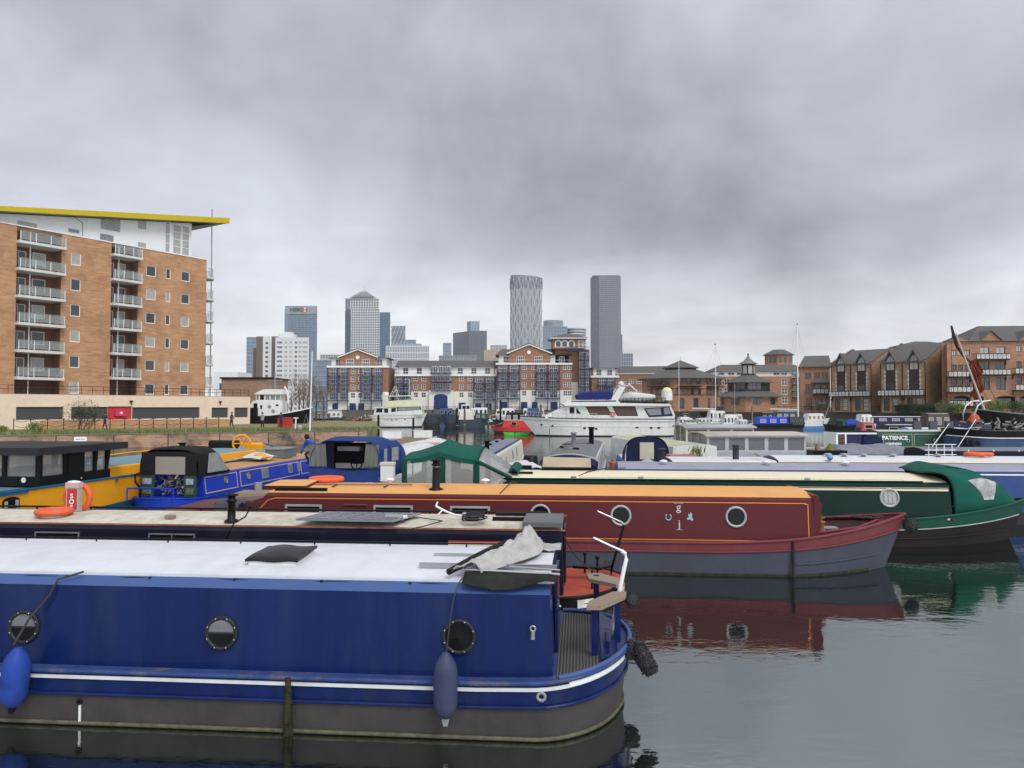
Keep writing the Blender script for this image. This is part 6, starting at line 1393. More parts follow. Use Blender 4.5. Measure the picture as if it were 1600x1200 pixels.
for px, lab in ((1042, 'dark grey bollard-like flue at the left end of the lavender roof'), (1188, 'dark stubby flue with a round cap in front of the grey glasshouse boat')):
    u_ = UV(px, 728, 1.6)[0]; o = MB(); o.lathe((0, 0, 0), [(.11, 0), (.11, .45), (.13, .46), (.13, .5), (.03, .52)], mat('flue_grey', (.05, .05, .055), .6), n=14); item('flue', lab, 'chimney', [('', o)], u_, 25.0 if px == 1042 else 27.5, 1.55)
NAV2 = paint('purple_navy', (.022, .020, .060), rough=.35)
t = uvroot('narrowboat', 'very long navy canal boat with a bright white roof carrying small vents', 'canal boat', 0, 27.9)
h = Hull(2.2, 24, 2.6, ('sharp', 2.0, .2, .3), ('round', 1.0, .1, .1), .66); hull_parts(t, h, NAV2, BLACKING, .55, NAV2)
c = Cabin(3.2, 6.7, 1.2, 1.14, .66, 1.5, inset=.08, rise=.04, crest=.01); c.build(t, NAV2, ROOFW, CREAM, rname='fore_roof', sname='fore_cabin'); c = Cabin(6.75, 22.5, 1.2, 1.14, .66, 1.52, inset=.08, rise=.05, crest=.10); c.build(t, NAV2, ROOFW, CREAM)
for px in (1195, 1305, 1330, 1360, 1405, 1475):
    u_ = UV(px, 716, 1.65)[0]; o = MB(); o.lathe((0, 0, 0), [(.07, 0), (.07, .04), (.15, .05), (.13, .10), (.04, .12)], GALV, n=12); b_ = o.build('roof_vent'); tag(b_, 'small grey vent on the bright white roof', 'vent', 'vents on the white roof'); at_uv(b_, u_, 27.6, 1.66)
u_ = UV(1568, 718, 1.7)[0]; o = MB(); o.torus((0, 0, .1), .28, .07, ORANGE); o.torus((.4, .1, .1), .2, .06, ORANGE); item('life_ring', 'orange life rings lying on the bright white roof', 'life ring', [('', o)], u_, 27.7, 1.66)
u_ = UV(1313, 722, 1.6)[0]; o = MB(); o.ball((0, 0, .08), .1, mat('sky_blue', (.15, .35, .6), .5)); o.tube([(0, 0, .0), (0, 0, .05)], .05, WHITE, 8); item('mooring_float', 'small sky blue float on the edge of the bright white roof', 'float', [('', o)], u_, 26.75, 1.6)
# ------------------------------------------------------------------ tools for boats placed by where they float
def spot(px, py, z): x, y = gp(px, py, z); return x, y
def nbroot(label, px, Y, ang, cat='canal boat', name='narrowboat', group=None):
    return thing(name, label, cat, ((px-800)/F*Y, Y, 0), R(ang), group)
# ================================================================== yellow barge at left
YELP = paint('amber_paint', (.78, .33, .012), rough=.35, var=.05, dirt=(.45, .2, .03), damt=.25)
TEAL = paint('teal_blue_paint', (.012, .10, .20), rough=.4, dirt=(.02, .07, .12))
TEALL = mat('pale_teal_deck', (.13, .25, .31), .5, var=.1, dirt=(.3, .3, .25), damt=.4)
AY = 81.3
t = thing('barge', 'amber and teal barge with a black wheelhouse at the far left', 'barge', (-12.23, 20, 0), R(AY))
h = Hull(-7, 15.2, 3.7, ('round', 1.6, .1, .1), ('round', 3.4, .40, .5), 1.30, yc=1.80, flare=.08)
o = MB(); h.band(o, -.2, .34, TEAL); o.build('hull', t)
o = MB(); h.band(o, .34, 1.0, YELP); h.deck(o, .985, TEALL); o.build('gunwale', t)
o = MB(); pts = [h.P(x, .34+.32*max(0, (x-1.2)/14)**.8, 1, .012) for x in h.xs if x > .9]
lo = [h.P(x, .30, 1, .006) for x in h.xs if x > .9]
v = pts+lo; n = len(pts); o.add([(p[0], p[1]+.0, p[2]) for p in v], [(i, i+1, n+i+1, n+i) for i in range(n-1)], TEAL); o.build('teal_sweep', t)
o = MB(); o.tube(h.path(1.0, None, .01), .035, TEAL, 6); o.build('gunwale_rim', t)
o = MB(); o.ribbon([h.P(x, .985, 1, .012) for x in h.xs if x < -.1], .14, .03, TEAL); o.build('aft_rail', t)
c = Cabin(3.2, 12.4, 1.45, 1.38, 1.28, 1.55, inset=.05, rise=.03, crest=.06, yc=1.8); c.build(t, YELP, TEALL, YELP)
# wheelhouse
wh = MB(); y0, y1 = .04, 3.5; xa, xb = 0.0, 2.75; zb, zt = 1.32, 2.14
wh.box(xa, xb, y0, y1, zb, 1.56, BLACK); wh.build('wheelhouse_base', t)
o = MB(); o.box(-.35, xb+.45, y0-.25, y1+.25, zt, zt+.20, mat('wheelhouse_roof', (.028, .028, .032), .6, var=.2)); o.build('wheelhouse_roof', t)
def pillar(x, y, w=.07, lean=0): o = MB(); o.loft([[(x-w, y-w, 1.561), (x+w, y-w, 1.561), (x+w, y+w, 1.561), (x-w, y+w, 1.561)], [(x-w+lean, y-w, zt-.001), (x+w+lean, y-w, zt-.001), (x+w+lean, y+w, zt-.001), (x-w+lean, y+w, zt-.001)]], BLACK); o.build('pillar', t)
for x, y, l_ in ((.07, y0+.08, 0), (.95, y0+.07, 0), (1.62, y0+.07, .0), (2.12, y0+.07, .06), (2.62, y0+.08, .12), (.07, 1.1, 0), (.07, 2.2, 0), (.07, y1-.08, 0), (2.62, y1-.08, .12), (1.4, y1-.08, 0), (2.62, 1.8, .12)): pillar(x, y, .06, l_)
o = MB(); o.box(1.02, 1.56, y0-.01, y0+.05, .55, zt-.002, BLACK); o.ball((1.5, y0-.03, 1.4), .03, STEEL, n=8); o.build('wheelhouse_door', t)
for a, b in ((.13, .89), (1.68, 2.06), (2.2, 2.58)):
    o = MB(); o.box(a, b, y0+.06, y0+.07, 1.57, zt-.01, PLASTICWIN); o.build('window', t)
for a, b in ((.15, 1.04), (1.16, 2.14), (2.26, 3.36)):
    o = MB(); o.box(.06, .07, a, b, 1.57, zt-.01, PLASTICWIN); o.build('window', t)
o = MB(); o.lathe((.02, .5, 1.48), [(.07, 0), (.07, -.03)], WHITE, 'X', 14); o.build('round_badge', t)
def flankM(x, z): p = h.P(x, z/1.3, 1); return Matrix.Translation((p[0], p[1]-.01, z))
for x, r_ in ((4.2, .10), (6.6, .20)): porthole(t, flankM(x, 1.0), r_, mat('brass', (.30, .2, .1), .4, metal=.6) if r_ < .15 else STEEL, DARKGLASS)
for x in (-1.0, -2.6):
    o = MB(flankM(x, .92)); n = 8; P = [(-.26, -.26), (.26, -.26)]+[(.26*math.cos(math.pi*i/n), .16+.09*math.sin(math.pi*i/n)) for i in range(n+1)]; o.prism(P, -.03, 0, BLACK); w = o.build('arched_window', t)
    o = MB(flankM(x, .92)); o.box(-.22, -.12, -.04, -.031, -.2, .16, BLINDGLASS); o.box(.12, .22, -.04, -.031, -.2, .16, BLINDGLASS); o.box(-.11, .11, -.038, -.031, -.2, .16, DARKGLASS); o.box(-.22, .22, -.045, -.041, -.03, .0, BLACK); o.build('pane', w)
o = MB(flankM(2.9, 1.22)); o.box(-.05, .05, -.05, 0, -.06, .06, mat('brass', (.30, .2, .1), .4)); o.build('nav_lamp', t)
o = MB(); o.tube([(3.0, 1.0, 1.62), (3.0, 1.0, 1.85), (5.0, 1.0, 1.9), (9.5, 1.0, 1.9)], .025, YELP, 6); o.build('grab_rail', t)
o = MB(); o.lathe((8.3, 1.2, 1.6), [(.11, 0), (.11, .42), (.16, .43), (.16, .47)], BLACK, n=12); o.build('chimney', t)
# bow windlass and wheel
o = MB(); o.loft([[(13.8, .8, 1.4), (14.8, 1.0, 1.4), (14.8, 1.7, 1.4), (13.8, 1.7, 1.4)], [(13.8, .8, 1.72), (14.7, 1.0, 1.62), (14.7, 1.7, 1.62), (13.8, 1.7, 1.72)], [(14.0, .95, 1.8), (14.5, 1.1, 1.7), (14.5, 1.6, 1.7), (14.0, 1.6, 1.8)]], YELP); o.build('fore_locker', t)
o = MB(); o.box(13.2, 13.8, 1.9, 2.9, 1.4, 1.85, BLACK); o.tube([(13.5, 1.8, 1.75), (13.5, 3.1, 1.75)], .18, BLACK, 10); o.build('windlass', t)
o = MB(); M = Matrix.Translation((13.1, 1.42, 1.80)) @ Matrix.Rotation(R(-AY+10), 4, 'Z'); o.M = M; o.torus((0, 0, 0), .36, .045, YELP, 'Y', 24, 7)
for k in range(6): a = k*math.pi/3; o.tube([(0, 0, 0), (.34*math.cos(a), 0, .34*math.sin(a))], .03, YELP, 6)
o.M = None; o.build('brake_wheel', t)
# plants in wheelhouse
o = MB(); o.loft([[(.2, .4, 1.57), (.8, .4, 1.57), (.8, 1.2, 1.57), (.2, 1.2, 1.57)], [(.3, .5, 1.85), (.7, .5, 1.85), (.7, 1.0, 1.8), (.3, 1.0, 1.8)]], mat('dark_cloth', (.05, .05, .045), .9)); b_ = o.build('seat', t)
o = MB()
for i in range(80): a = Vector((2.3+random.gauss(0, .12), .5+random.gauss(0, .12), 1.6+random.random()*.3)); o.add([a, a+Vector((random.gauss(0, .06), random.gauss(0, .06), .05)), a+Vector((.01, .04, .06))], [(0, 1, 2)], LEAF)
b_ = o.build('potted_plant'); b_.location = (-12.23, 20, 0); b_.rotation_euler = (0, 0, R(AY)); tag(b_, 'leafy plant behind the wheelhouse glass of the amber barge', 'plant')
o = MB(); o.box(-.3, .1, -.5, -.1, 0, .42, mat('meter_box', (.34, .35, .34), .6)); o.box(-.33, .13, -.53, -.07, .42, .46, WHITE); b_ = o.build('service_box'); x_, y_ = yp(16, 790, 16.2); b_.location = (x_, 16.2, .75); tag(b_, 'pale grey service box in front of the amber barge at the left edge', 'box')
# ================================================================== blue boat with black hood
BL3 = paint('royal_blue_paint', (.012, .045, .42), rough=.3, dirt=(.02, .05, .25), damt=.3)
t = thing('narrowboat', 'royal blue canal boat with a black pram hood moored beside the amber barge', 'canal boat', (-9.52, 24, 0), R(AY))
h = Hull(-1.3, 16, 2.15, ('round', 1.1, .08, .1), ('bow', 3, .4, .4), .60, yc=1.04)
hull_parts(t, h, BL3, BLACKING, .45, BL3, [(.97, .02)])
c = Cabin(.0, 13.5, .98, .90, .60, 1.24, inset=.05, rise=.03, crest=.07, yc=1.04); c.build(t, BL3, mat('tan_roof', (.42, .24, .10), .6, var=.15), BL3)
gold = mat('gold_line', (.55, .40, .2), .5)
for a, b in ((.1, 2.1), (2.3, 7.0), (7.2, 9.5)): coordline(t, c.M(0, .92), a, b, -.26, .27, gold, .03)
for x in (1.35, 2.85): porthole(t, c.M(x, .98), .12, mat('brass', (.3, .2, .1), .4), GREYGLASS)
for x, w_ in ((4.1, .5), (6.2, .35), (7.0, .3)): rectwin(t, c.M(x, .98), w_, .36, GALV, GREYGLASS, False, .03)
hd = thing('pram_hood', 'black fabric pram hood with grey windows on the royal blue boat', 'canopy', (-9.52, 24, 0), R(AY))
BF = mat('black_fabric', (.014, .014, .016), .8, var=.2, bump=.2, bscale=6); GV = mat('grey_window_vinyl', (.30, .30, .29), .35, var=.25, vscale=5)
def hood(a, b):
    th = math.pi*b; e = .5; cx, sx = math.cos(th), math.sin(th)
    x = -.35+1.9*a; zt = 2.12 if a < .62 else 2.12-(a-.62)/.38*.82; hw = .98
    if a < .15: zt = 2.06+.06*a/.15
    return (x, 1.04-hw*math.copysign(abs(cx)**e, cx), 1.26+(zt-1.26)*abs(sx)**e+.01*math.sin(20*a))
o = MB(); o.sheet(hood, 20, 20, BF, -.015); o.build('cover', hd)
o = MB(); o.prism([(.12, 1.32), (1.35, 1.32), (.75, 1.93), (.2, 1.93)], .02, .04, GV); o.build('window', hd)
o = MB(); o.prism([(-.05, 1.26), (-.33, 1.26), (-.33, 1.95), (-.05, 1.95)], .03, .08, BF); o.build('side_flap', hd)
o = MB(); o.box(-.36, -.34, .12, .50, .75, 1.98, BF); o.box(-.36, -.34, 1.5, 1.97, .75, 1.98, BF); o.box(-.36, -.34, .5, 1.5, 1.85, 2.0, BF); o.build('rear_panel', hd)
o = MB(); o.box(-.355, -.345, .5, 1.5, 1.3, 1.85, clear('hood_vinyl', (.5, .45, .38), .5)); o.build('rear_window', hd)
GD = mat('painted_green_door', (.03, .06, .045), .6, var=.2)
for a, b in ((.1, .5), (1.5, 1.95)):
    o = MB(); o.box(-.42, -.37, a, b, .62, 1.26, GD); o.box(-.44, -.421, a+.08, b-.08, 1.0, 1.18, mat('castle_panel', (.3, .36, .42), .6, var=.6, vscale=12)); o.box(-.44, -.421, a+.08, b-.08, .7, .9, mat('rose_panel', (.12, .16, .08), .6, var=.8, vscale=14)); o.build('painted_door', t)
o = MB(); 
for q in range(220):
    a = Vector((-.15+random.gauss(0, .12), 1.0+random.gauss(0, .28), .7+random.random()*.65)); o.add([a, a+Vector((random.gauss(0, .07), random.gauss(0, .07), random.gauss(0, .07))), a+Vector((random.gauss(0, .07), random.gauss(0, .07), random.gauss(0, .07)))], [(0, 1, 2)], random.choice([LEAFO, WOOD, LEAF, MAT['beige_cloth'], MAT['beige_cloth']]))
b_ = o.build('clutter'); b_.location = (-9.52, 24, 0); b_.rotation_euler = (0, 0, R(AY)); tag(b_, 'jumble of cloths and dried plants in the doorway of the royal blue boat', 'clutter', kind='stuff')
o = MB(); o.tube([(-1.25, .3, .95), (-1.3, 1.0, .97), (-1.25, 1.8, .95)], .03, BL3, 6)
for y in (.3, 1.0, 1.8): o.tube([(-1.27, y, .6), (-1.27, y, .96)], .025, BL3, 6)
o.build('stern_rail', t)
o = MB(); o.tube([(-1.1, 1.5, .6), (-1.1, 1.5, .95), (-1.25, 1.55, 1.15), (-1.2, 1.6, 1.35), (-.6, 1.6, 1.45)], .035, BLACK, 8); o.build('tiller', t)
# people and roof load on the royal blue boat
rb = lambda n_, lab, cat, mb, x, y, z: tag((lambda o_: (setattr(o_, 'matrix_world', Matrix.Translation((-9.52, 24, 0)) @ Matrix.Rotation(R(AY), 4, 'Z') @ Matrix.Translation((x, y, z))), o_)[1])(mb.build(n_)), lab, cat)
o = MB(); o.torus((0, 0, .06), .33, .06, RED); rb('life_ring', 'red life ring on the roof of the royal blue boat', 'life ring', o, 2.6, 1.3, 1.36)
o = MB(); o.sheet(lambda a, b: (-.7+1.4*a, -.5+b, .10+.18*math.sin(math.pi*a)*math.sin(math.pi*b)+.06*math.sin(9*a+3*b)), 14, 10, mat('white_tarp', (.55, .56, .56), .6, var=.15), .02); o.add([(-.4, -.4, .14), (.3, -.5, .12), (.2, -.1, .3), (-.3, 0, .3)], [(0, 1, 2, 3)], YELP); rb('tarpaulin', 'white and yellow tarpaulin heaped on the royal blue boat roof', 'tarpaulin', o, 5.2, 1.0, 1.34)
for k, (x, y) in enumerate(((6.9, .9), (7.7, 1.1))):
    o = MB(); o.box(-.4, .4, -.4, .4, 0, .34, mat('grey_crate', (.14, .15, .16), .6)); o.box(-.43, .43, -.43, .43, .34, .38, mat('crate_lid', (.22, .23, .25), .6)); rb('storage_box', ('grey lidded box nearer the tarpaulin on the royal blue roof', 'grey lidded box nearer the crouching person on the royal blue roof')[k], 'box', o, x, y, 1.34)
def person(label, loc, rz, joints, radii, edges, mats, hair=(.03, .02, .015), face=True):
    """skin-modifier body: joints in metres, parts coloured by height"""
    me = bpy.data.meshes.new('person'); me.from_pydata(joints, edges, []); o = bpy.data.objects.new('person', me); COL.objects.link(o)
    sk_ = o.modifiers.new('skin', 'SKIN'); sk_.use_smooth_shade = True
    for i, r in enumerate(radii): me.skin_vertices[0].data[i].radius = r if isinstance(r, tuple) else (r, r); me.skin_vertices[0].data[i].use_root = (i == 0)
    o.modifiers.new('sub', 'SUBSURF').levels = 2
    bpy.context.view_layer.update(); dg = bpy.context.evaluated_depsgraph_get(); m2 = bpy.data.meshes.new_from_object(o.evaluated_get(dg)); bpy.data.objects.remove(o)
    m2.materials.clear()
    for m_ in mats[1]: m2.materials.append(m_)
    for p in m2.polygons: p.material_index = mats[0](p.center)
    b = bpy.data.objects.new('person', m2); COL.objects.link(b); b.location = loc; b.rotation_euler = (0, 0, rz); tag(b, label, 'person')
    hd_ = Vector(joints[5]); o = MB(); o.ball((hd_.x, hd_.y+.015, hd_.z+.035), .105, mat('hair_dark', hair, .8), (1, 1, 1), 10); o.build('hair', b)
    return b
EDG = [(0, 1), (1, 2), (2, 3), (3, 4), (4, 5), (3, 6), (6, 7), (7, 8), (3, 9), (9, 10), (10, 11), (0, 12), (12, 13), (13, 14), (14, 15), (0, 16), (16, 17), (17, 18), (18, 19)]
RAD = [(.16, .12), (.15, .11), (.17, .12), (.15, .10), .055, (.085, .10), .065, .05, .035, .065, .05, .035, .085, .065, .045, .04, .085, .065, .045, .04]
def walker(step=.25, arm=.12):
    return [(0, 0, .95), (0, 0, 1.08), (0, 0, 1.28), (0, 0, 1.44), (0, -.01, 1.53), (0, -.03, 1.64), (-.2, 0, 1.40), (-.24, arm, 1.15), (-.22, arm-.08, .92), (.2, 0, 1.40), (.24, -arm, 1.15), (.22, -arm-.12, .93),
            (-.09, -step*.45, .72), (-.09, -step*.6, .5), (-.1, -step, .09), (-.1, -step-.14, .04), (.09, step*.45, .72), (.09, step*.7, .5), (.1, step*1.1, .11), (.1, step*1.1-.13, .04)]
coat = mat('dark_coat', (.035, .04, .05), .9); jean = mat('dark_trousers', (.03, .035, .045), .9); grn_j = mat('olive_jacket', (.07, .075, .045), .9); bluej = mat('blue_jacket', (.01, .10, .50), .8); redj = mat('red_jacket', (.4, .04, .03), .8)
def clothes(c1, c2): return (lambda c_: 2 if c_.z > 1.53 or (abs(c_.x) > .17 and c_.z < .97 and c_.z > .8) else 0 if c_.z > .93 else 1), [c1, c2, SKIN]
person('person in a dark coat walking past the pink box on the bank path', (yp(164, 660, 78)[0], 78, 1.05), R(80), walker(.3), RAD, EDG, clothes(coat, jean))
person('person in an olive jacket walking at the right end of the bank path', (yp(362, 660, 84)[0], 84, 1.05), R(95), walker(.2), RAD, EDG, clothes(grn_j, jean))
person('person in dark clothes standing on the grass by the red container', (yp(439, 660, 78)[0], 78, 1.05), R(30), walker(.05), RAD, EDG, clothes(coat, jean))
person('person in grey standing beside the black tug stern on the grass', (yp(410, 660, 78)[0], 78, 1.05), R(-20), walker(.05), RAD, EDG, clothes(mat('grey_hoodie', (.3, .3, .3), .9), jean))
cr = [(0, 0, .5), (0, -.05, .62), (0, -.22, .78), (0, -.36, .92), (0, -.42, .98), (0, -.47, 1.07), (-.2, -.34, .86), (-.26, -.42, .62), (-.22, -.55, .42), (.2, -.34, .86), (.26, -.42, .62), (.22, -.55, .42), (-.1, -.2, .5), (-.12, -.42, .42), (-.1, -.25, .1), (-.1, -.4, .04), (.1, -.2, .5), (.12, -.42, .42), (.1, -.25, .1), (.1, -.4, .04)]
pc = person('person in a bright blue jacket crouching beside the blue tent', (yp(494, 700, 29.5)[0], 29.5, 1.2), R(-35), [(a, b, c_*.95) for a, b, c_ in cr], RAD, EDG, ((lambda c_: 2 if c_.z > .93 and c_.y < -.38 else 0 if c_.z > .5 or c_.y > -.1 else 1), [bluej, jean, SKIN]))
# ================================================================== blue tent boat
TB = mat('blue_canvas', (.018, .042, .17), .75, var=.15, vscale=3, dirt=(.03, .05, .12), damt=.4, bump=.3, bscale=3)
TGR = mat('grey_green_curtain', (.12, .125, .12), .8, var=.2, dirt=(.16, .18, .03), damt=.55, dscale=2.5, dstretch=(3, 3, .6))
t = thing('cabin_boat', 'white hulled boat under the big royal blue canvas tent', 'boat', (-4.45, 25.7, 0), R(AY))
h = Hull(-.5, 9.5, 2.6, ('square', 1.2, 0, .05), ('bow', 3.5, .4, .7), .85, yc=1.2, flare=.12); hull_parts(t, h, YWHITE, YWHITE, .5, YWHITE)
tb_ = thing('canvas_tent', 'big royal blue canvas boat tent open at the back', 'canopy', (-4.45, 25.7, 0), R(AY))
def bt(a, b):
    th = math.pi*b; e = .42; cx, sx = math.cos(th), math.sin(th); hw = 1.22; x = .0+3.1*a+(.25 if sx < .5 else 0)*(1-a)*0
    zt = 2.24+.14*math.sin(math.pi*min(1, a*1.15))-.12*a
    return (x+.22*(abs(sx)**2)*(1-a), 1.2-hw*math.copysign(abs(cx)**e, cx)*(1-.05*abs(sx)), .95+(zt-.95)*abs(sx)**e+.012*math.sin(11*a+9*b)+.012*math.sin(23*b))
o = MB(); o.sheet(bt, 20, 30, TB, -.02); o.build('canvas', tb_)
o = MB(); o.sheet(lambda a, b: (-.06+.03*math.sin(14*a)*(1-b)+.02*math.sin(5*a+3*b), -.02+2.44*a, .62+b*(.74-.08*math.sin(math.pi*min(1, a*1.3)))), 26, 10, TB, .015); o.build('lower_curtain', tb_)
for ya, yb_ in ((.02, .50), (1.80, 2.42)):
    o = MB(); o.sheet(lambda a, b: (-.03+.17*b+.015*math.sin(20*a), ya+(yb_-ya)*a+(.12*b if ya > 1 else -.0), 1.34+.80*b), 12, 10, TGR, .012); o.build('side_curtain', tb_)
for xa in (.5, 1.35):
    o = MB(); o.box(xa, xa+(.3 if xa < 1 else .75), -.035, -.02, 1.48, 1.95, GV); o.build('window', tb_)
for xa in (.2, 1.2, 2.4): 
    o = MB(); o.tube([(xa, -.03, .95), (xa, -.03, 1.9), (xa+.1, .2, 2.17)], .02, mat('seam_blue', (.01, .035, .2), .8), 6); o.build('seam', tb_)
o = MB(); o.box(1.5, 1.6, .3, 2.1, 1.2, 1.38, WHITE); o.box(1.6, 1.75, .2, 2.2, .9, 2.1, mat('dark_interior', (.02, .02, .022), .9)); o.build('saloon_bulkhead', t)
o = MB(); o.torus((0, 0, 0), .2, .025, BLACK, 'X', 20, 6); o.tube([(0, -.2, 0), (0, .2, 0)], .02, BLACK, 5); o.tube([(0, 0, -.2), (0, 0, .2)], .02, BLACK, 5); b_ = o.build('steering_wheel', t); b_.location = (.9, 1.1, 1.42)
o = MB(); o.box(.9, 1.3, 1.0, 1.8, 1.85, 2.0, mat('pale_shelf', (.4, .4, .4), .6)); o.build('overhead_shelf', t)
o = MB(); o.box(-.2, .2, -.2, .2, 0, .5, WHITE); o.box(-.22, .22, -.22, .22, .5, .58, mat('cream_cap', (.6, .58, .5), .5)); b_ = o.build('service_pillar'); x_, _ = yp(606, 740, 24.4); b_.location = (x_, 24.4, 1.05); tag(b_, 'white service pillar standing before the blue tent', 'pillar')
o = MB(); o.box(-4, 4, -.5, .5, .9, 1.05, WOOD)
for x in (-3.5, 0, 3.5): o.tube([(x, .3, -.5), (x, .3, 1.3)], .12, GALV, 10)
b_ = o.build('pontoon'); b_.location = (-4.5, 24.0, -.3); tag(b_, 'narrow timber pontoon behind the maroon boat', 'pontoon')
# ================================================================== cream boat with blue-grey roof pointing away
def away(label, xr, yr, ang, L_, B, ztop, side, roof, up=None, wins=(), zg=.6, hood=None, rail=None, crest=.08, winz=1.1, front=None, bow='bow', name='narrowboat', cat='canal boat', inset=.06, flue=()):
    """boat seen from its right rear corner; (xr,yr) is the near right corner of the cabin"""
    t = thing(name, label, cat, (xr, yr, 0), R(ang))
    h = Hull(-1.2, L_+1.5, B, ('round', 1, .05, .05), (bow, 2.2, .3, .4), zg, yc=B/2-.1); hull_parts(t, h, up or side, BLACKING, .55, side)
    c = Cabin(0, L_, B/2-.1, B/2-.18, zg, ztop, inset=inset, rise=.05, crest=crest, yc=B/2-.1); c.build(t, side, roof, roof if False else side)
    for kind, x, w_ in wins:
        if kind == 'p': porthole(t, c.M(x, winz), w_, GALV, DARKGLASS)
        else: rectwin(t, c.M(x, winz), w_, .42, GALV, DARKGLASS, False, .03)
    if front:
        o = MB(); o.box(-.03, -.002, .18, B-.38, zg+.02, ztop-.05, front); o.build('cabin_doors', t)
    return t, h, c
CR2 = mat('ivory_paint', (.62, .59, .50), .45, var=.05, dirt=(.35, .3, .22), damt=.35)
BLR = mat('blue_grey_roof', (.17, .19, .27), .6, var=.1, dirt=(.1, .1, .12), damt=.5)
t, h, c = away('ivory canal boat with blue-grey roof pointing away behind the green tent', -.73, 26.8, 85.2, 16.5, 1.95, 1.48, CR2, BLR, LAV, [('p', 2.0, .16), ('w', 4.2, .5), ('p', 6.2, .14), ('w', 9.6, .5), ('w', 12.0, .5)], winz=1.12)
o = MB(); o.lathe((3.5, .55, 1.6), [(.09, 0), (.09, .4), (.12, .41), (.12, .46)], BLACK, n=12); o.build('chimney', t)
for x in (3.2, 6.0, 8.5, 11.5, 14.5): o = MB(); o.lathe((x, 1.0, 1.62), [(.07, 0), (.12, .04), (.05, .09)], BLACK, n=10); o.build('roof_vent', t)
c.rail(t, BLACK, .5, 16, sides=(1, -1), r=.02)
GR2 = mat('slate_grey_roof', (.15, .155, .17), .6, var=.1, dirt=(.08, .08, .09), damt=.5)
t, h, c = away('canal boat with grey roof and navy canvas end pointing away beside the ivory boat', 3.35, 29.5, 82, 12.5, 2.45, 1.42, mat('pale_grey_side', (.42, .43, .44), .5), GR2, None, [('w', 4, .5), ('w', 7, .5)], crest=.16, front=NAVY)
NC = mat('navy_canvas', (.010, .014, .05), .7, var=.2, bump=.2, bscale=4)
o = MB(); o.sheet(lambda a, b: (-.5+.55*a, .05+2.25*b, 1.28+.28*math.sin(math.pi*b)**.6-.22*(1-a)), 8, 16, NC, .02); o.sheet(lambda a, b: (-.5-.03*math.sin(9*a), .05+2.25*a, .7+b*(.36+.28*math.sin(math.pi*a)**.6)), 16, 6, NC, .02); b_ = o.build('canvas_end'); b_.location = t.location; b_.rotation_euler = t.rotation_euler; tag(b_, 'navy canvas cover closing the near end of the grey roofed boat', 'cover')
o = MB(); o.lathe((3.6, 1.2, 1.6), [(.1, 0), (.1, .6), (.13, .61), (.13, .68)], GALV, n=12); o.build('chimney', t)
o = MB(); o.lathe((8.0, .6, 1.55), [(.12, 0), (.12, .75), (.15, .76), (.15, .85)], BLACK, n=12); o.build('flue', t)
o = MB(); o.torus((2.2, 1.3, 1.68), .2, .03, GALV); o.tube([(1.9, .9, 1.66), (2.6, 1.7, 1.7)], .05, BLACK, 6); o.build('roof_gear', t)
o = MB(); o.tube([(6.5, 1.9, 1.62), (7.5, .7, 1.62)], .03, BLACK, 6); o.build('roof_rack', t)
# small boat with navy hood
t, h, c = away('small blue boat under a rounded navy hood between the grey roofed and cream boats', 6.1, 30.5, 86, 7, 1.75, 1.0, mat('teal_side', (.04, .12, .28), .5), YWHITE, YWHITE, [], winz=.9)
hd = thing('pram_hood', 'rounded navy hood with a pale rear window on the small blue boat', 'canopy', (6.1, 30.5, 0), R(86))
o = MB(); o.sheet(lambda a, b: (-.25+1.3*a, .775-.86*math.copysign(abs(math.cos(math.pi*b))**.6, math.cos(math.pi*b))*(1-.08*math.sin(math.pi*b)), 1.25+.95*abs(math.sin(math.pi*b))**.55*(1-.3*a*a)), 10, 20, NC, -.02); o.build('cover', hd)
o = MB(); n = 14; P = [(.775-.82*math.copysign(abs(math.cos(math.pi*i/n))**.6, math.cos(math.pi*i/n)), 1.25+.90*abs(math.sin(math.pi*i/n))**.55) for i in range(n+1)]; o.add([(-.22, y, z) for y, z in P]+[(-.20, y, z) for y, z in P], [tuple(range(n+1)), tuple(range(n+1, 2*n+2))[::-1]], NC); o.box(-.21, -.19, -.05, .45, .5, 1.25, mat('royal_canvas', (.01, .06, .25), .7)); o.box(-.21, -.19, 1.1, 1.6, .5, 1.25, MAT['royal_canvas']); o.build('rear_panel', hd)
o = MB(); o.box(-.26, -.225, .5, 1.05, 1.32, 1.98, mat('cream_vinyl', (.50, .46, .36), .5)); o.build('rear_window', hd)
o = MB(); o.box(-.9, -.2, .2, 1.4, .6, .75, BLACK); o.tube([(-.9, .3, .75), (-.95, .8, 1.1), (-.9, 1.3, .75)], .03, BLACK, 6); o.build('stern_gear', t)
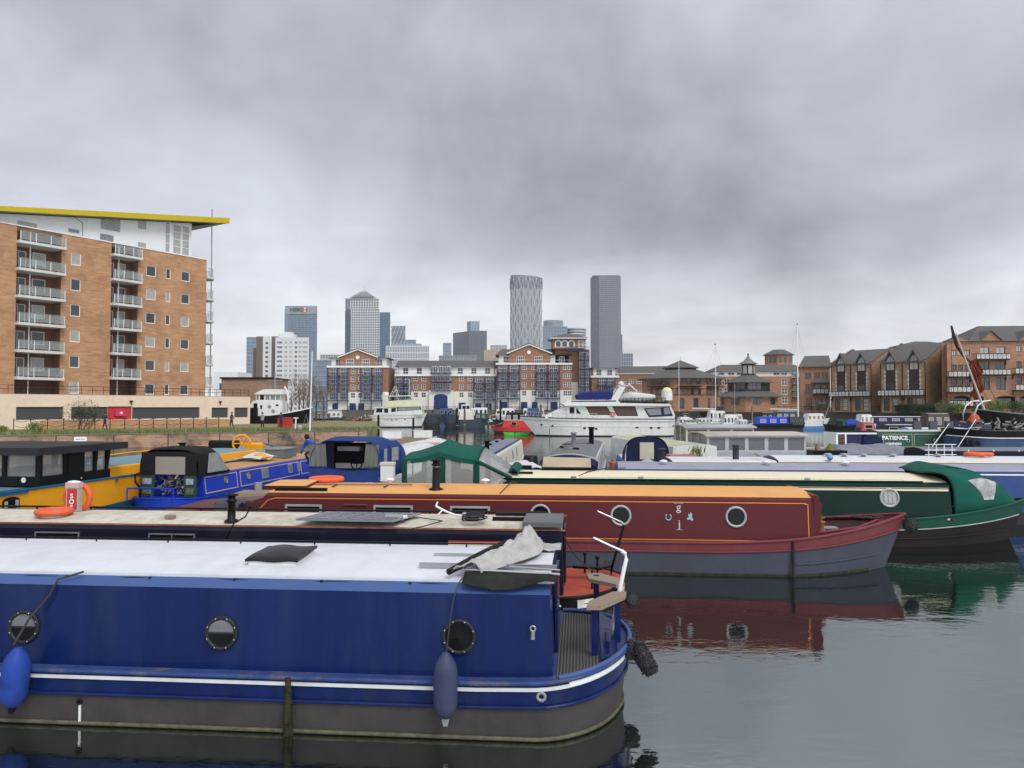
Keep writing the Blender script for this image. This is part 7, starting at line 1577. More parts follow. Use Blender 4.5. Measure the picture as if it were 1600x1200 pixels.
# cream wheelhouse boat and grey glasshouse boat
Yg = 33.0; g = lambda px, py, Y=Yg: yp(px, py, Y)
def glasshouse(label, px0, px1, pyt, pyb, Y, D, n, wall, roof, glass, frame, base=1.3, crest=.16, z0=.2, side=2, hullm=None):
    x0, zt = yp(px0, pyt, Y); x1, _ = yp(px1, pyt, Y); L_ = x1-x0; t = thing('cabin_boat', label, 'boat', (x0, Y, 0))
    h = Hull(-1.2, L_+2.0, D+.3, ('round', 1.2, .1, .1), ('bow', 2, .3, .4), base-.45, yc=D/2); hull_parts(t, h, hullm or wall, BLACKING, .5, hullm or wall)
    o = MB(); o.box(0, L_, 0, D, base-.55, base, wall); o.build('cabin_base', t)
    o = MB(); m_ = 14
    rings = []
    for i in range(m_+1):
        y = -.12+(D+.24)*i/m_; z = zt-crest+crest*math.sin(math.pi*i/m_)**.6; rings.append([(-.12, y, z-.06), (L_+.12, y, z-.06), (L_+.1, y, z), (-.1, y, z)])
    o.loft(rings, roof, True, True); o.build('roof', t)
    w_ = L_/n
    for i in range(n):
        for y in (0, D-.06):
            o = MB(); o.box(i*w_, i*w_+.08, y, y+.06, base, zt-crest-.05, frame); o.box((i+1)*w_-.08, (i+1)*w_, y, y+.06, base, zt-crest-.05, frame); o.box(i*w_+.08, (i+1)*w_-.08, y, y+.06, base, base+.07, frame); o.box(i*w_+.08, (i+1)*w_-.08, y, y+.06, zt-crest-.13, zt-crest-.05, frame); o.box(i*w_+.07, (i+1)*w_-.07, y+.02, y+.03, base+.05, zt-crest-.1, glass); o.build('window', t)
    for x in (0.0, L_-.06):
        for k in range(side):
            a = .061+(D-.125)*k/side; b = .061+(D-.125)*(k+1)/side; o = MB(); o.box(x, x+.06, a, a+.07, base, zt-crest, frame); o.box(x, x+.06, b-.07, b, base, zt-crest, frame); o.box(x+.02, x+.03, a+.07, b-.07, base, zt-crest, glass); o.build('end_window', t)
    return t, L_, zt
GV2 = clear('smoky_vinyl', (.20, .21, .22), .62, .2)
GWALL = mat('grey_canvas_wall', (.36, .37, .40), .7, var=.08, dirt=(.22, .21, .19), damt=.4)
t, L_, zt = glasshouse('grey glasshouse boat with five large windows under a pale curved roof', 1105, 1259, 676, 0, 33, 3.0, 5, GWALL, mat('fawn_canvas', (.46, .41, .36), .8, var=.08, dirt=(.3, .27, .25), damt=.4), GV2, mat('pale_frame', (.42, .43, .46), .6), 1.45, .10)
o = MB(); o.ball((1.05, .4, 1.62), .12, WHITE, n=12); o.ball((2.15, .3, 1.68), .1, WHITE, n=12); o.build('globe_lamp', t) if False else None
for x, lab in ((.45, 'leftmost'), (2.15, 'second')):
    o = MB(); o.ball((0, 0, 0), .12, mat('lamp_glass', (.7, .7, .68), .3), n=12); o.tube([(0, 0, -.12), (0, 0, -.3)], .03, GALV, 6); b_ = o.build('globe_lamp'); b_.location = (t.location.x+x, 33.35, 1.72); tag(b_, 'white globe lamp behind the '+lab+' window of the grey glasshouse boat', 'lamp')
o = MB(); o.lathe((3.35, 1.0, 1.52), [(.3, 0), (.3, .12), (.12, .2), (.05, .35)], BLACK, n=12); o.build('helm_seat', t)
t, L_, zt = glasshouse('cream wheelhouse boat with tall windows behind the grey glasshouse boat', 1072, 1178, 664, 0, 37.5, 2.6, 3, CREAM, mat('pale_grey_roof', (.36, .38, .40), .6), GV2, mat('cream_frame', (.60, .58, .46), .6), 1.35, .10)
t, h, c = away('white sided canal boat pointing away left of the cream wheelhouse boat', 8.45, 31.5, 97.0, 10, 2.2, 1.75, YWHITE, mat('greenish_roof', (.42, .42, .30), .7, var=.2), YWHITE, [], winz=1.2)
Mx = Matrix.Translation((0, 0, 0)) @ Matrix.Rotation(0, 4, 'Z')
for x in (1.5, 3.5, 5.5):
    o = MB(); o.box(x-.2, x+.2, 2.12, 2.16, 1.1, 1.5, DARKGLASS); o.build('window', t)
o = MB()
for k in range(90): a = Vector((random.gauss(0, .15), random.gauss(0, .15), random.random()*.5)); o.add([a-Vector((.02, 0, 0)), a+Vector((.02, 0, 0)), a+Vector((random.gauss(0, .12), random.gauss(0, .1), .3))], [(0, 1, 2)], LEAFY)
o.lathe((0, 0, -.2), [(.15, 0), (.2, .25)], GALV, n=12)
b_ = o.build('potted_plant'); b_.location = (7.05, 29.5, 1.2); tag(b_, 'grassy green plant in a pot in front of the white sided boat', 'plant')
o = MB(); o.box(0, 1.5, 0, .9, .0, .4, mat('rust_red_lid', (.35, .10, .05), .7)); b_ = o.build('deck_box'); b_.location = (5.6*27/30-.4, 27.5, .85); tag(b_, 'rust red deck box behind the cream roof of the green boat', 'box'); b_.location = (yp(957, 722, 26.5)[0], 26.5, 1.05)
o = MB(); o.box(0, 1.0, 0, .9, .0, .4, mat('terracotta_lid', (.40, .18, .12), .7)); b_ = o.build('deck_box'); b_.location = (yp(1048, 712, 29)[0], 29, 1.15); tag(b_, 'terracotta coloured deck box beside the dark flue', 'box')
o = MB(); o.lathe((0, 0, 0), [(.25, 0), (.28, .1), (.26, .5), (.2, .55)], BLACK, n=14); b_ = o.build('water_butt'); b_.location = (yp(829, 720, 27.5)[0], 27.5, 1.1); tag(b_, 'black drum standing between the ivory boat and the navy canvas end', 'drum')
o = MB(); o.sheet(lambda a, b: (-.6+1.3*a, -.3+.6*b, .2*math.sin(math.pi*a)*math.sin(math.pi*b)+fold(a*2, b*2, 3, .05)), 14, 8, mat('lilac_sheet', (.5, .48, .52), .8), .02); b_ = o.build('tarpaulin'); b_.location = (yp(812, 726, 24.8)[0], 24.8, 1.42); tag(b_, 'pale lilac sheet bundled behind the green boat roof', 'tarpaulin')
o = MB(); o.sheet(lambda a, b: (-.35+.7*a, -.3+.6*b, .25*math.sin(math.pi*a)*math.sin(math.pi*b)+fold(a*2, b*2, 3, .08)), 12, 8, mat('silver_sheet', (.35, .36, .38), .5), .02); b_ = o.build('tarpaulin'); b_.location = (yp(1011, 722, 26.3)[0], 26.3, 1.3); tag(b_, 'crumpled silver sheet below the rounded navy hood', 'tarpaulin')
# ================================================================== boats further off
def prof(Y, px0=None):
    s = Y/F; x0 = (px0-800)*s if px0 is not None else 0
    return lambda pts: [((px-800)*s-x0, H+(635-py)*s) for px, py in pts]
def side_win(t, P, pts, y0, y1, glass=DARKGLASS, frame=None, name='window', th=.03):
    q = P(pts); cx = sum(a for a, b in q)/len(q); cz = sum(b for a, b in q)/len(q)
    for y, d in ((y0, -1), (y1, 1)):
        o = MB(); a, b = sorted((y+d*.002, y+d*th)); o.prism(q, a, b, glass)
        if frame:
            a, b = sorted((y+d*.001, y+d*th*.6)); o.prism([(cx+(x-cx)*1.08, cz+(z-cz)*1.16) for x, z in q], a, b, frame)
        o.build(name, t)
# big motor yacht
Y = 87.0; P = prof(Y, 812); sY = Y/F; t = thing('motor_yacht', 'big white motor yacht with blue flybridge cover and brown curtained windows', 'yacht', ((812-800)*sY, Y, 0))
L_ = (1056-812)*sY; B_ = 4.7
h = Hull(0, L_, B_, ('bow', 7.0, .28, 1.9), ('square', 1.0, .0, .05), 2.0, yc=B_/2, flare=.10)
o = MB(); h.band(o, -.15, .06, mat('boot_black', (.03, .03, .035), .5)); h.band(o, .06, 1.0, YWHITE); h.deck(o, .97, YWHITE); o.build('hull', t)
NL = mat('yacht_navy_line', (.02, .025, .05), .4)
for f, r, m_ in ((.99, .05, NL), (.83, .03, mat('grey_line', (.2, .2, .22), .5)), (.55, .03, YWHITE)):
    o = MB(); o.tube(h.path(f, None, .015), r, m_, 6); o.build('rubbing_strake', t)
a0, a1 = .55, B_-.55
o = MB(); o.prism(P([(852, 650), (886, 634.5), (889, 634), (889, 653), (852, 654)]), a0+.1, a1-.1, mat('white_cover', (.62, .63, .63), .6, var=.1, bump=.4, bscale=2)); o.build('windscreen_cover', t)
o = MB(); o.prism(P([(886, 634), (1049, 633), (1056, 648), (1056, 654.5), (886, 654.5)]), a0, a1, YWHITE); o.build('saloon', t)
o = MB(); o.prism(P([(878, 630.5), (884, 628), (1046, 631), (1050, 634), (884, 634.3)]), a0-.45, a1+.45, YWHITE); o.build('saloon_roof', t)
CUR = mat('brown_curtain', (.10, .06, .045), .5, var=.4, vscale=6, stretch=(6, 1, .3))
side_win(t, P, [(890.5, 636), (898, 636), (898, 646.5), (890.5, 646.5)], a0, a1, DARKGLASS, YWHITE, 'side_door')
side_win(t, P, [(901, 637), (909, 647), (901.5, 647)], a0, a1, DARKGLASS)
side_win(t, P, [(917, 636), (948, 636), (956, 647.5), (924, 647.5)], a0, a1, CUR, BLACK)
side_win(t, P, [(959, 636), (992, 636), (997, 649), (966, 649)], a0, a1, CUR, BLACK)
side_win(t, P, [(1007, 638), (1047, 635.5), (1053, 650), (1015, 652)], a0, a1, NAV2, None, 'aft_cover')
side_win(t, P, [(1010, 639.5), (1033, 637.5), (1035, 648), (1016, 649)], a0, a1, GREYGLASS, None, 'window', .045); side_win(t, P, [(1038, 637.5), (1046, 636.5), (1050, 646), (1040, 648)], a0, a1, GREYGLASS, None, 'window', .045)
for px, py in ((842, 665), (861, 666.5), (914, 670), (932, 671), (996, 669), (1018, 669.5), (1030, 669.5)):
    q = P([(px-2, py-1), (px+2, py-1), (px+2, py+1), (px-2, py+1)]); f_ = q[0][1]/h.z(q[0][0]); p = h.P(q[0][0]+.1, f_, 1); o = MB(); o.box(p[0]-.16, p[0]+.16, p[1]-.03, p[1]+.02, p[2]-.09, p[2]+.09, DARKGLASS); o.build('hull_port', t)
o = MB(); o.prism(P([(884, 628), (888, 625), (966, 625), (972, 631), (884, 629)]), a0+.1, a1-.1, YWHITE); o.prism(P([(893, 626.2), (964, 625.6), (964, 627.3), (893, 627.6)]), a0+.05, a0+.099, DARKGLASS); o.build('flybridge', t)
o = MB(); BC = mat('royal_navy_cover', (.015, .018, .12), .7, var=.15, bump=.4, bscale=1.5)
q = P([(902, 616), (914, 611), (960, 609), (957, 624), (905, 624)]); n = 6; rings = []
for i in range(n+1):
    y = a0+.3+(a1-a0-.6)*i/n; k = .75+.25*math.sin(math.pi*i/n); cz = q[3][1]; rings.append([(x, y, cz+(z-cz)*k) for x, z in q])
o.loft(rings, BC); o.build('flybridge_cover', t)
for y in (a0+.3, a1-.5): 
    o = MB(); o.prism(P([(954, 626), (971, 602), (983, 602.5), (979, 605), (966, 628)]), y, y+.2, YWHITE); o.build('arch_leg', t)
o = MB(); o.prism(P([(970, 603), (974, 600), (984, 601.5), (983, 604)]), a0+.3, a1-.3, YWHITE); o.lathe((*P([(975, 600)])[0][:1], B_/2, P([(975, 599.5)])[0][1]), [(.3, 0), (.3, .2), (.1, .35)], YWHITE, n=12); o.build('radar_arch', t)
o = MB(); q0 = P([(984, 599)])[0]; q1 = P([(998, 612)])[0]; o.tube([(q0[0], a0+.5, q0[1]), (q1[0], a0+.5, q1[1])], .09, YWHITE, 6); o.build('davit_boom', t)
o = MB(); q0 = P([(968, 622)])[0]; q1 = P([(1029, 623)])[0]; o.M = None
rings = []
for i in range(9):
    x = q0[0]+(q1[0]-q0[0])*i/8; r = .62*math.sin(math.pi*(.12+.8*i/8))**.5; zc = P([(1000, 621)])[0][1]
    rings.append([(x, B_/2+1.0*r/.62*math.cos(a)*.9, zc+r*math.sin(a)+.05*math.sin(3*a+i)) for a in [2*math.pi*k/12 for k in range(12)]])
o.loft(rings, mat('dinghy_cover', (.52, .53, .52), .7, var=.12, bump=.5, bscale=2), True, True); b_ = o.build('covered_dinghy'); b_.location = t.location; tag(b_, 'covered white dinghy carried on the upper deck of the big motor yacht', 'dinghy')
o = MB(); o.prism(P([(974, 628), (1042, 627.5), (1042, 630.8), (974, 631)]), a0, a1, BLACK); o.build('boat_deck', t)
o = MB()
for i in range(12): x = P([(975+i*6, 620)])[0][0]; o.tube([(x, a0, P([(1, 630)])[0][1]), (x, a0, P([(1, 622)])[0][1])], .03, BLACK, 4)
o.tube([(P([(975, 622)])[0][0], a0, P([(1, 622)])[0][1]), (P([(1042, 622)])[0][0], a0, P([(1, 622)])[0][1])], .03, BLACK, 4); o.build('deck_rail', t)
o = MB(); q = P([(1046, 613)])[0]; o.ball((q[0], 1.4, q[1]), .62, mat('yellowed_white', (.60, .60, .38), .5, var=.1), (1, 1, 1), 14); o.lathe((q[0], 1.4, q[1]-.9), [(.64, 0), (.66, .4), (.62, .85)], YWHITE, n=16); o.build('satellite_dome', t)
o = MB(); q = P([(958, 647)])[0]; o.torus((q[0], a0-.08, q[1]), .24, .08, mat('faded_red_ring', (.6, .17, .12), .6), 'Y', 20, 7); b_ = o.build('life_ring'); b_.location = t.location; tag(b_, 'red and white life ring on the side of the big motor yacht', 'life ring')
o = MB()
for i in range(16):
    x = .5+i*.55; p = h.P(x, 1, 1, -.08); o.tube([p, (p[0], p[1], p[2]+.55)], .02, STEEL, 5)
o.tube([(h.P(.5+i*.55, 1, 1, -.08)[0], h.P(.5+i*.55, 1, 1, -.08)[1], h.P(.5+i*.55, 1, 1, -.08)[2]+.55) for i in range(16)], .022, STEEL, 5); o.build('bow_rail', t)
# second motor yacht
Y = 124.; P = prof(Y, 576); sY = Y/F; t = thing('motor_yacht', 'smaller white motor yacht with yellowed flybridge before the arched gateway', 'yacht', ((576-800)*sY, Y, 0))
L_ = (665-576)*sY; B_ = 3.6; h = Hull(0, L_, B_, ('square', .8, .0, .1), ('bow', 4.2, .35, .95), 1.95, yc=B_/2, flare=.12)
o = MB(); h.band(o, -.1, .09, MAT['boot_black']); h.band(o, .09, 1.0, YWHITE); h.deck(o, .97, YWHITE); o.build('hull', t)
o = MB(); o.tube(h.path(.99, None, .02), .06, YWHITE, 6); o.tube(h.path(.72, None, .02), .04, mat('grey_line', (.2, .2, .22), .5), 6); o.build('rubbing_strake', t)
a0, a1 = .4, B_-.4
o = MB(); o.prism(P([(583, 648), (586, 637), (603, 636.5), (608, 629), (650, 628), (658, 634.5), (660, 648)]), a0, a1, YWHITE); o.build('saloon', t)
o = MB(); o.prism(P([(602, 636), (607, 626.5), (640, 624.5), (652, 628), (658, 635)]), a0-.15, a1+.15, mat('yellowed_gelcoat', (.62, .62, .44), .5, var=.08)); o.prism(P([(583, 637.5), (585, 635.5), (604, 635), (604, 637)]), a0-.2, a1+.2, YWHITE); o.build('flybridge', t)
for q in ([(588, 638.5), (597, 638), (597, 644.5), (587, 644.5)], [(599.5, 638.5), (606, 638.5), (606, 645), (600, 645)], [(611, 638), (618, 637), (618, 643), (611, 644)]): side_win(t, P, q, a0, a1, DARKGLASS)
side_win(t, P, [(621, 635.8), (655, 635.2), (657, 640), (621, 642)], a0, a1, GREYGLASS, BLACK)
for px in (605, 612, 620, 633):
    q = P([(px, 656)])[0]; p = h.P(q[0], .62, 1); o = MB(); o.box(p[0]-.12, p[0]+.12, p[1]-.03, p[1]+.02, p[2]-.06, p[2]+.06, DARKGLASS); o.build('hull_port', t)
o = MB(); q = P([(597, 622), (637, 618), (615, 604), (609, 617), (622, 617), (637, 592), (637, 626)])
o.tube([(q[3][0]-.4, .8, q[0][1]-.5), (q[2][0], .8, q[2][1]), (q[4][0], .8, q[0][1]-.5)], .07, YWHITE, 6); o.tube([(q[3][0]-.4, 2.6, q[0][1]-.5), (q[2][0], 2.6, q[2][1]), (q[4][0], 2.6, q[0][1]-.5)], .07, YWHITE, 6); o.tube([(q[2][0], .8, q[2][1]), (q[2][0], 2.6, q[2][1])], .06, YWHITE, 6); o.tube([(q[2][0]-.25, .8, P([(1, 612)])[0][1]), (q[2][0]-.25, 2.6, P([(1, 612)])[0][1])], .05, YWHITE, 6); o.build('radar_frame', t)
o = MB(); o.tube([(q[5][0], 1.8, q[6][1]), (q[5][0], 1.8, q[5][1])], .06, YWHITE, 6); o.build('mast', t)
o = MB(); o.prism(P([(595, 618.5), (645, 617.5), (645, 619), (595, 619.8)]), .5, 3.1, mat('yellowed_gelcoat', (.62, .62, .44), .5)); o.build('bimini', t)
o = MB(); z0 = P([(1, 617)])[0][1]; o.lathe((P([(600, 1)])[0][0], 1.8, z0), [(.5, 0), (.5, .35), (.3, .5)], YWHITE, n=12); o.build('radar', t)
# tugboat
Y = 104.; P = prof(Y, 376); sY = Y/F; t = thing('tugboat', 'black hulled tugboat with white wheelhouse beyond the grassy bank', 'tugboat', ((376-800)*sY, Y, 0))
L_ = (482-376)*sY; B_ = 4.2; h = Hull(0, L_, B_, ('round', 1.6, .3, .3), ('bow', 4.5, 1.1, .9), 2.1, yc=B_/2, flare=.1)
o = MB(); h.band(o, 0, 1, BLACK); h.deck(o, .96, BLACK); o.build('hull', t)
o = MB(); o.ribbon([h.P(x, 1.02, 1, .02) for x in h.xs if x > 3], .14, .05, WHITE); o.build('white_rail', t)
o = MB(); o.prism(P([(384, 654), (384, 637), (392, 626), (438, 626), (438, 646), (425, 652)]), .9, 3.3, WHITE); o.build('deckhouse', t)
o = MB(); o.prism(P([(396, 626.5), (396, 615.5), (436, 615.5), (434, 626.5)]), .95, 3.25, WHITE); o.build('wheelhouse', t)
for a, b in ((397.5, 400.5), (403, 409), (411.5, 417.5), (419.5, 426.5), (428, 434)): side_win(t, P, [(a, 617), (b, 617), (b, 624.5), (a, 624.5)], .95, 3.25, BLACK if a == 403 else GREYGLASS)
o = MB(); o.prism(P([(394, 616), (398, 613), (409, 608), (438, 608), (440, 616)]), .7, 3.5, WHITE); o.build('wheelhouse_roof', t)
o = MB(); o.box(*[P([(402, 1)])[0][0], P([(438, 1)])[0][0]], .8, .84, P([(1, 604)])[0][1], P([(1, 603.4)])[0][1], GALV)
for px in range(402, 440, 5): x = P([(px, 1)])[0][0]; o.tube([(x, .82, P([(1, 608)])[0][1]), (x, .82, P([(1, 603.5)])[0][1])], .03, GALV, 4)
o.build('roof_rail', t)
o = MB(); x = P([(422, 1)])[0][0]; o.tube([(x, 2.1, P([(1, 608)])[0][1]), (x, 2.1, P([(1, 581)])[0][1])], .09, GALV, 6); o.box(x-1.1, x+1.1, 2.05, 2.15, P([(1, 594)])[0][1], P([(1, 593)])[0][1], GALV); o.build('mast', t)
o = MB(); q = P([(442, 604), (447, 613), (448, 630)]); o.tube([(a, .7, b) for a, b in q], .14, WHITE, 7); o.build('crane_arm', t)
o = MB(); o.prism(P([(383, 637), (400, 637), (400, 656), (383, 656)]), .5, 3.6, BLACK); o.build('black_locker', t)
side_win(t, P, [(393, 630), (399, 630), (399, 639), (393, 639)], .9, 3.3, BLACK, None, 'doorway')
for px, py in ((424, 642), (418, 635)):
    q = P([(px, py)])[0]; o = MB(); o.lathe((q[0], .9, q[1]), [(.24, 0), (.24, -.06), (.14, -.06)], GALV, 'Y', 14); o.build('porthole', t)
for px, py, w_, h_ in ((430, 633, 2, 1.3), (405, 636, 1.5, 3)): side_win(t, P, [(px-w_, py-h_), (px+w_, py-h_), (px+w_, py+h_), (px-w_, py+h_)], .9, 3.3, DARKGLASS)
# things on the bank
def bankpt(px, Y): return ((px-800)/F*Y, Y, 1.05)
o = MB(); o.box(-.62, .62, 0, 1.2, .1, 1.12, RED); o.box(-.64, .64, -.02, 1.22, 1.121, 1.2, RED)
for k in range(5): o.box(-.5+k*.24, -.44+k*.24, -.03, -.001, .15, 1.1, RED)
b_ = o.build('container'); b_.location = bankpt(443.5, 79); tag(b_, 'bright red container on the grass in front of the tugboat', 'container')
o = MB(); o.lathe((0, 0, 0), [(.16, 0), (.16, .5), (.17, .52), (.02, .55)], WHITE, n=12); o.box(-.1, .1, -.17, -.158, .1, .4, mat('sky_blue', (.15, .35, .6), .5)); b_ = o.build('barrel'); b_.location = bankpt(469, 72.5); tag(b_, 'small white and blue barrel on the grass below the flagpole', 'barrel')
o = MB(); o.tube([(0, 0, 0), (.08, 0, 1.2)], .07, WHITE, 8); o.box(-.14, .3, -.06, .06, 1.2, 1.3, WHITE); b_ = o.build('bollard'); b_.location = bankpt(461.5, 73.0); tag(b_, 'white bollard post with a flat top on the grass', 'bollard')
o = MB(); o.tube([(0, 0, 0), (.09, 0, 3.7), (.16, 0, 7.4)], .07, WHITE, 8, r2=.045); q_ = MB(); q_.lathe((0, 0, 0), [(.16, 0), (.16, .08)], CONC, n=12)
t = thing('flagpole', 'tall bare white flagpole standing on the grassy bank', 'flagpole', bankpt(484.5, 70.6)); o.build('pole', t); q_.build('base', t)
o = MB(); o.tube([(-.45, 0, 0), (0, 0, 1.6), (.3, 0, 0)], .035, GALV, 5); o.tube([(-.25, 0, .6), (.18, 0, .6)], .03, GALV, 5); b_ = o.build('trestle'); b_.location = bankpt(479, 71.5); tag(b_, 'grey metal trestle leaning beside the flagpole', 'trestle')
# generic small craft
def craft(label, px0, px1, Y, zd, bow, hull, cabin=None, roof=None, cab=(.3, .7), zc=1.7, B=2.2, lower=None, wins=3, name='cabin_cruiser', cat='boat', glass=DARKGLASS, cabp=None, yoff=0, stripe=None, sheer=.35, rake=.7):
    s = Y/F; L_ = (px1-px0)*s; t = thing(name, label, cat, ((px0-800)*s, Y+yoff, 0))
    e = ('bow', min(L_*.45, 3.5), sheer, rake); f_ = ('round', min(.9, L_*.2), .05, .05)
    h = Hull(0, L_, B, e if bow == 'l' else f_, f_ if bow == 'l' else e, zd, yc=B/2, flare=.1)
    o = MB(); h.band(o, -.15, .35, lower or hull); h.band(o, .35, 1, hull); h.deck(o, .96, hull); o.build('hull', t)
    if stripe: o = MB(); o.ribbon(h.path(.85, 1, .01), .1, .02, stripe); o.build('painted_stripe', t)
    if cabin:
        a, b = cab[0]*L_, cab[1]*L_; c = Cabin(a, b, B/2*.82, B/2*.74, zd*.9, zc, inset=.05, rise=.04, crest=.08, yc=B/2, ea=.25, eb=.25); c.build(t, cabin, roof or cabin)
        for i in range(wins):
            x = a+(b-a)*(i+.6)/(wins+.2); w_ = (b-a)/wins*.55; rectwin(t, c.M(x, (zd*.9+zc)/2+.05), w_, (zc-zd*.9)*.5, mat('frame_white', (.6, .6, .6), .5), glass, False, .03)
    return t, h, L_
def mastrig(t, x, y, z0, z1, boom=None, m=WHITE, r=.06, Lh=4):
    o = MB(); o.tube([(x, y, z0), (x, y, z1)], r, m, 7, r2=r*.75); o.build('mast', t)
    o = MB(); o.box(x-.55, x+.55, y-.02, y+.02, z0+(z1-z0)*.62, z0+(z1-z0)*.62+.05, m); o.lathe((x, y, z1), [(.05, 0), (.12, .12), (.02, .22)], BLACK, n=8); o.build('mast_head', t)
    for dx in (-Lh, Lh*.8): o = MB(); o.tube([(x+dx, y, z0+.4), (x, y, z1-.1)], .012, GALV, 4); o.build('stay', t)
    for dx in (-.55, .55): o = MB(); o.tube([(x+dx*.9, y-.8, z0), (x+dx, y, z0+(z1-z0)*.62), (x, y, z1-.2)], .010, GALV, 4); o.build('shroud', t)
    if boom: o = MB(); o.tube([(x, y, z0+1.5), (x+boom, y, z0+1.6)], .12, mat('sail_cover', (.45, .45, .46), .8), 7); o.build('boom', t)
SLT = paint('slate_blue_paint', (.045, .055, .085), rough=.5)
REDB = paint('pillar_red_paint', (.50, .05, .045), rough=.45)
# left middle distance
t, h, L_ = craft('red canal boat with grey roof beneath the bow of the big motor yacht', 766, 850, 96, .75, 'l', REDB, REDB, mat('grey_sheet', (.3, .31, .32), .6), (.22, .95), 1.6, 2.2, BLACKING, 0, 'narrowboat', 'canal boat', sheer=.25, rake=.5)
o = MB(); o.box(2.6, 3.3, .05, .09, 1.05, 1.45, mat('ochre_frame', (.4, .3, .12), .6)); o.box(2.68, 3.22, .03, .049, 1.1, 1.4, DARKGLASS); o.build('window', t)
o = MB(); o.sheet(lambda a, b: (.5+1.6*a, .2+1.8*b, .85+.7*a**.7+.05*math.sin(9*a+6*b)), 10, 8, mat('cratch_cover', (.35, .12, .12), .8, var=.4, vscale=3), .03); o.build('cratch_cover', t)
s = 91/F; t = thing('kayak', 'bright green kayak floating beside the red canal boat', 'kayak', ((786-800)*s, 91, 0)); h = Hull(0, 42*s, .7, ('bow', 1.4, .08, .2), ('bow', 1.4, .08, .2), .28, yc=.35); o = MB(); h.band(o, -.1, 1, mat('lime_green', (.10, .50, .06), .4)); h.deck(o, .98, MAT['lime_green']); o.build('hull', t); o = MB(); o.lathe((1.5, .35, .27), [(.3, 0), (.28, .04), (.2, .03)], BLACK, sy=.7, n=14); o.build('cockpit', t)
t, h, L_ = craft('slate grey steel barge with a pointed bow moored right of the smaller yacht', 686, 722, 126, 1.9, 'l', SLT, None, None, B=3.4, lower=BLACKING, name='barge', cat='barge', sheer=.25, rake=.9)
o = MB(); o.tube([(1.0, .8, 1.9), (1.0, .8, 2.3)], .12, BLACK, 6); o.tube([(1.5, .8, 1.9), (1.5, .8, 2.3)], .12, BLACK, 6); o.build('bitts', t)
t, h, L_ = craft('dark grey barge under a tarpaulin between the smaller yacht and the steel barge', 660, 692, 131, 1.7, 'r', SLT, mat('charcoal_tarp', (.05, .055, .065), .8, var=.2), None, (.05, .9), 2.1, B=3, lower=BLACKING, wins=0, name='barge', cat='barge')
t, h, L_ = craft('cream and dark hulled boat with green wheelhouse canvas beside the steel barge', 712, 764, 124, 1.25, 'r', SLT, CR2, YWHITE, (.08, .55), 2.6, B=2.8, lower=SLT, wins=0, name='cabin_boat')
o = MB(); o.prism([(2.9, 1.2), (5.2, 1.2), (4.8, 2.2), (3.1, 2.35)], .4, 2.4, TGD); o.prism([(3.2, 1.5), (3.9, 1.5), (3.9, 2.1), (3.3, 2.1)], .36, .399, GREYGLASS); o.prism([(4.2, 1.5), (4.9, 1.5), (4.6, 2.1), (4.2, 2.1)], .36, .399, GREYGLASS); o.build('canvas_hood', t)
o = MB(); o.box(.9, 2.3, .6, 2.2, 2.6, 3.7, YWHITE); o.box(1.05, 1.6, .57, .599, 3.0, 3.5, DARKGLASS); o.box(1.7, 2.2, .57, .599, 3.0, 3.5, DARKGLASS); o.build('wheelhouse', t)
t, h, L_ = craft('black canal boat with a grey framed hood left of the big motor yacht', 768, 836, 116, 1.1, 'l', mat('black_and_white_bow', (.03, .03, .035), .5, var=.6, vscale=1.5), BLACK, BLACK, (.3, .8), 2.4, B=2.4, lower=BLACKING, wins=3, name='narrowboat', cat='canal boat', glass=GREYGLASS)
t, h, L_ = craft('rusty brown open boat piled with timber left of the smaller yacht', 536, 580, 122, 1.1, 'r', mat('rust_hull', (.13, .055, .04), .8, var=.3), None, None, B=2.6, lower=BLACKING, name='open_boat')
o = MB()
for k in range(40): a = Vector((random.uniform(.5, L_-.8), random.uniform(.4, 2.2), random.uniform(1.0, 1.7))); d_ = Vector((random.gauss(0, .5), random.gauss(0, .3), random.gauss(0, .25))); o.tube([a, a+d_], .05, random.choice([WOOD, GALV, CREAM, WHITE, RED, BLACK]), 5)
b_ = o.build('junk_pile'); b_.location = t.location; tag(b_, 'pile of poles and timber heaped on the rusty open boat', 'junk', kind='stuff')
# mooring piles out in the water
for i, (px, Y, z1, r_) in enumerate(((591.5, 100, 2.3, .16), (763, 150, 5.5, .2), (714, 118, 3.2, .17), (726, 121, 3.0, .17), (646, 96, 2.0, .14), (700, 55, 1.3, .14), (1040, 130, 3.5, .18), (1175, 128, 3.5, .18), (782, 140, 4.6, .2), (845, 140, 3.8, .2))):
    o = MB(); o.lathe((0, 0, -.5), [(r_, 0), (r_*.95, z1+.3), (r_*.6, z1+.5)], BARK if i % 2 else BLACK, n=10); o.torus((0, 0, .5), r_*1.15, .05, GALV, n=12, k=5); b_ = o.build('mooring_pile'); b_.location = ((px-800)/F*Y, Y, 0); tag(b_, 'dark timber mooring pile standing in the basin water', 'mooring pile', 'mooring piles in the basin')
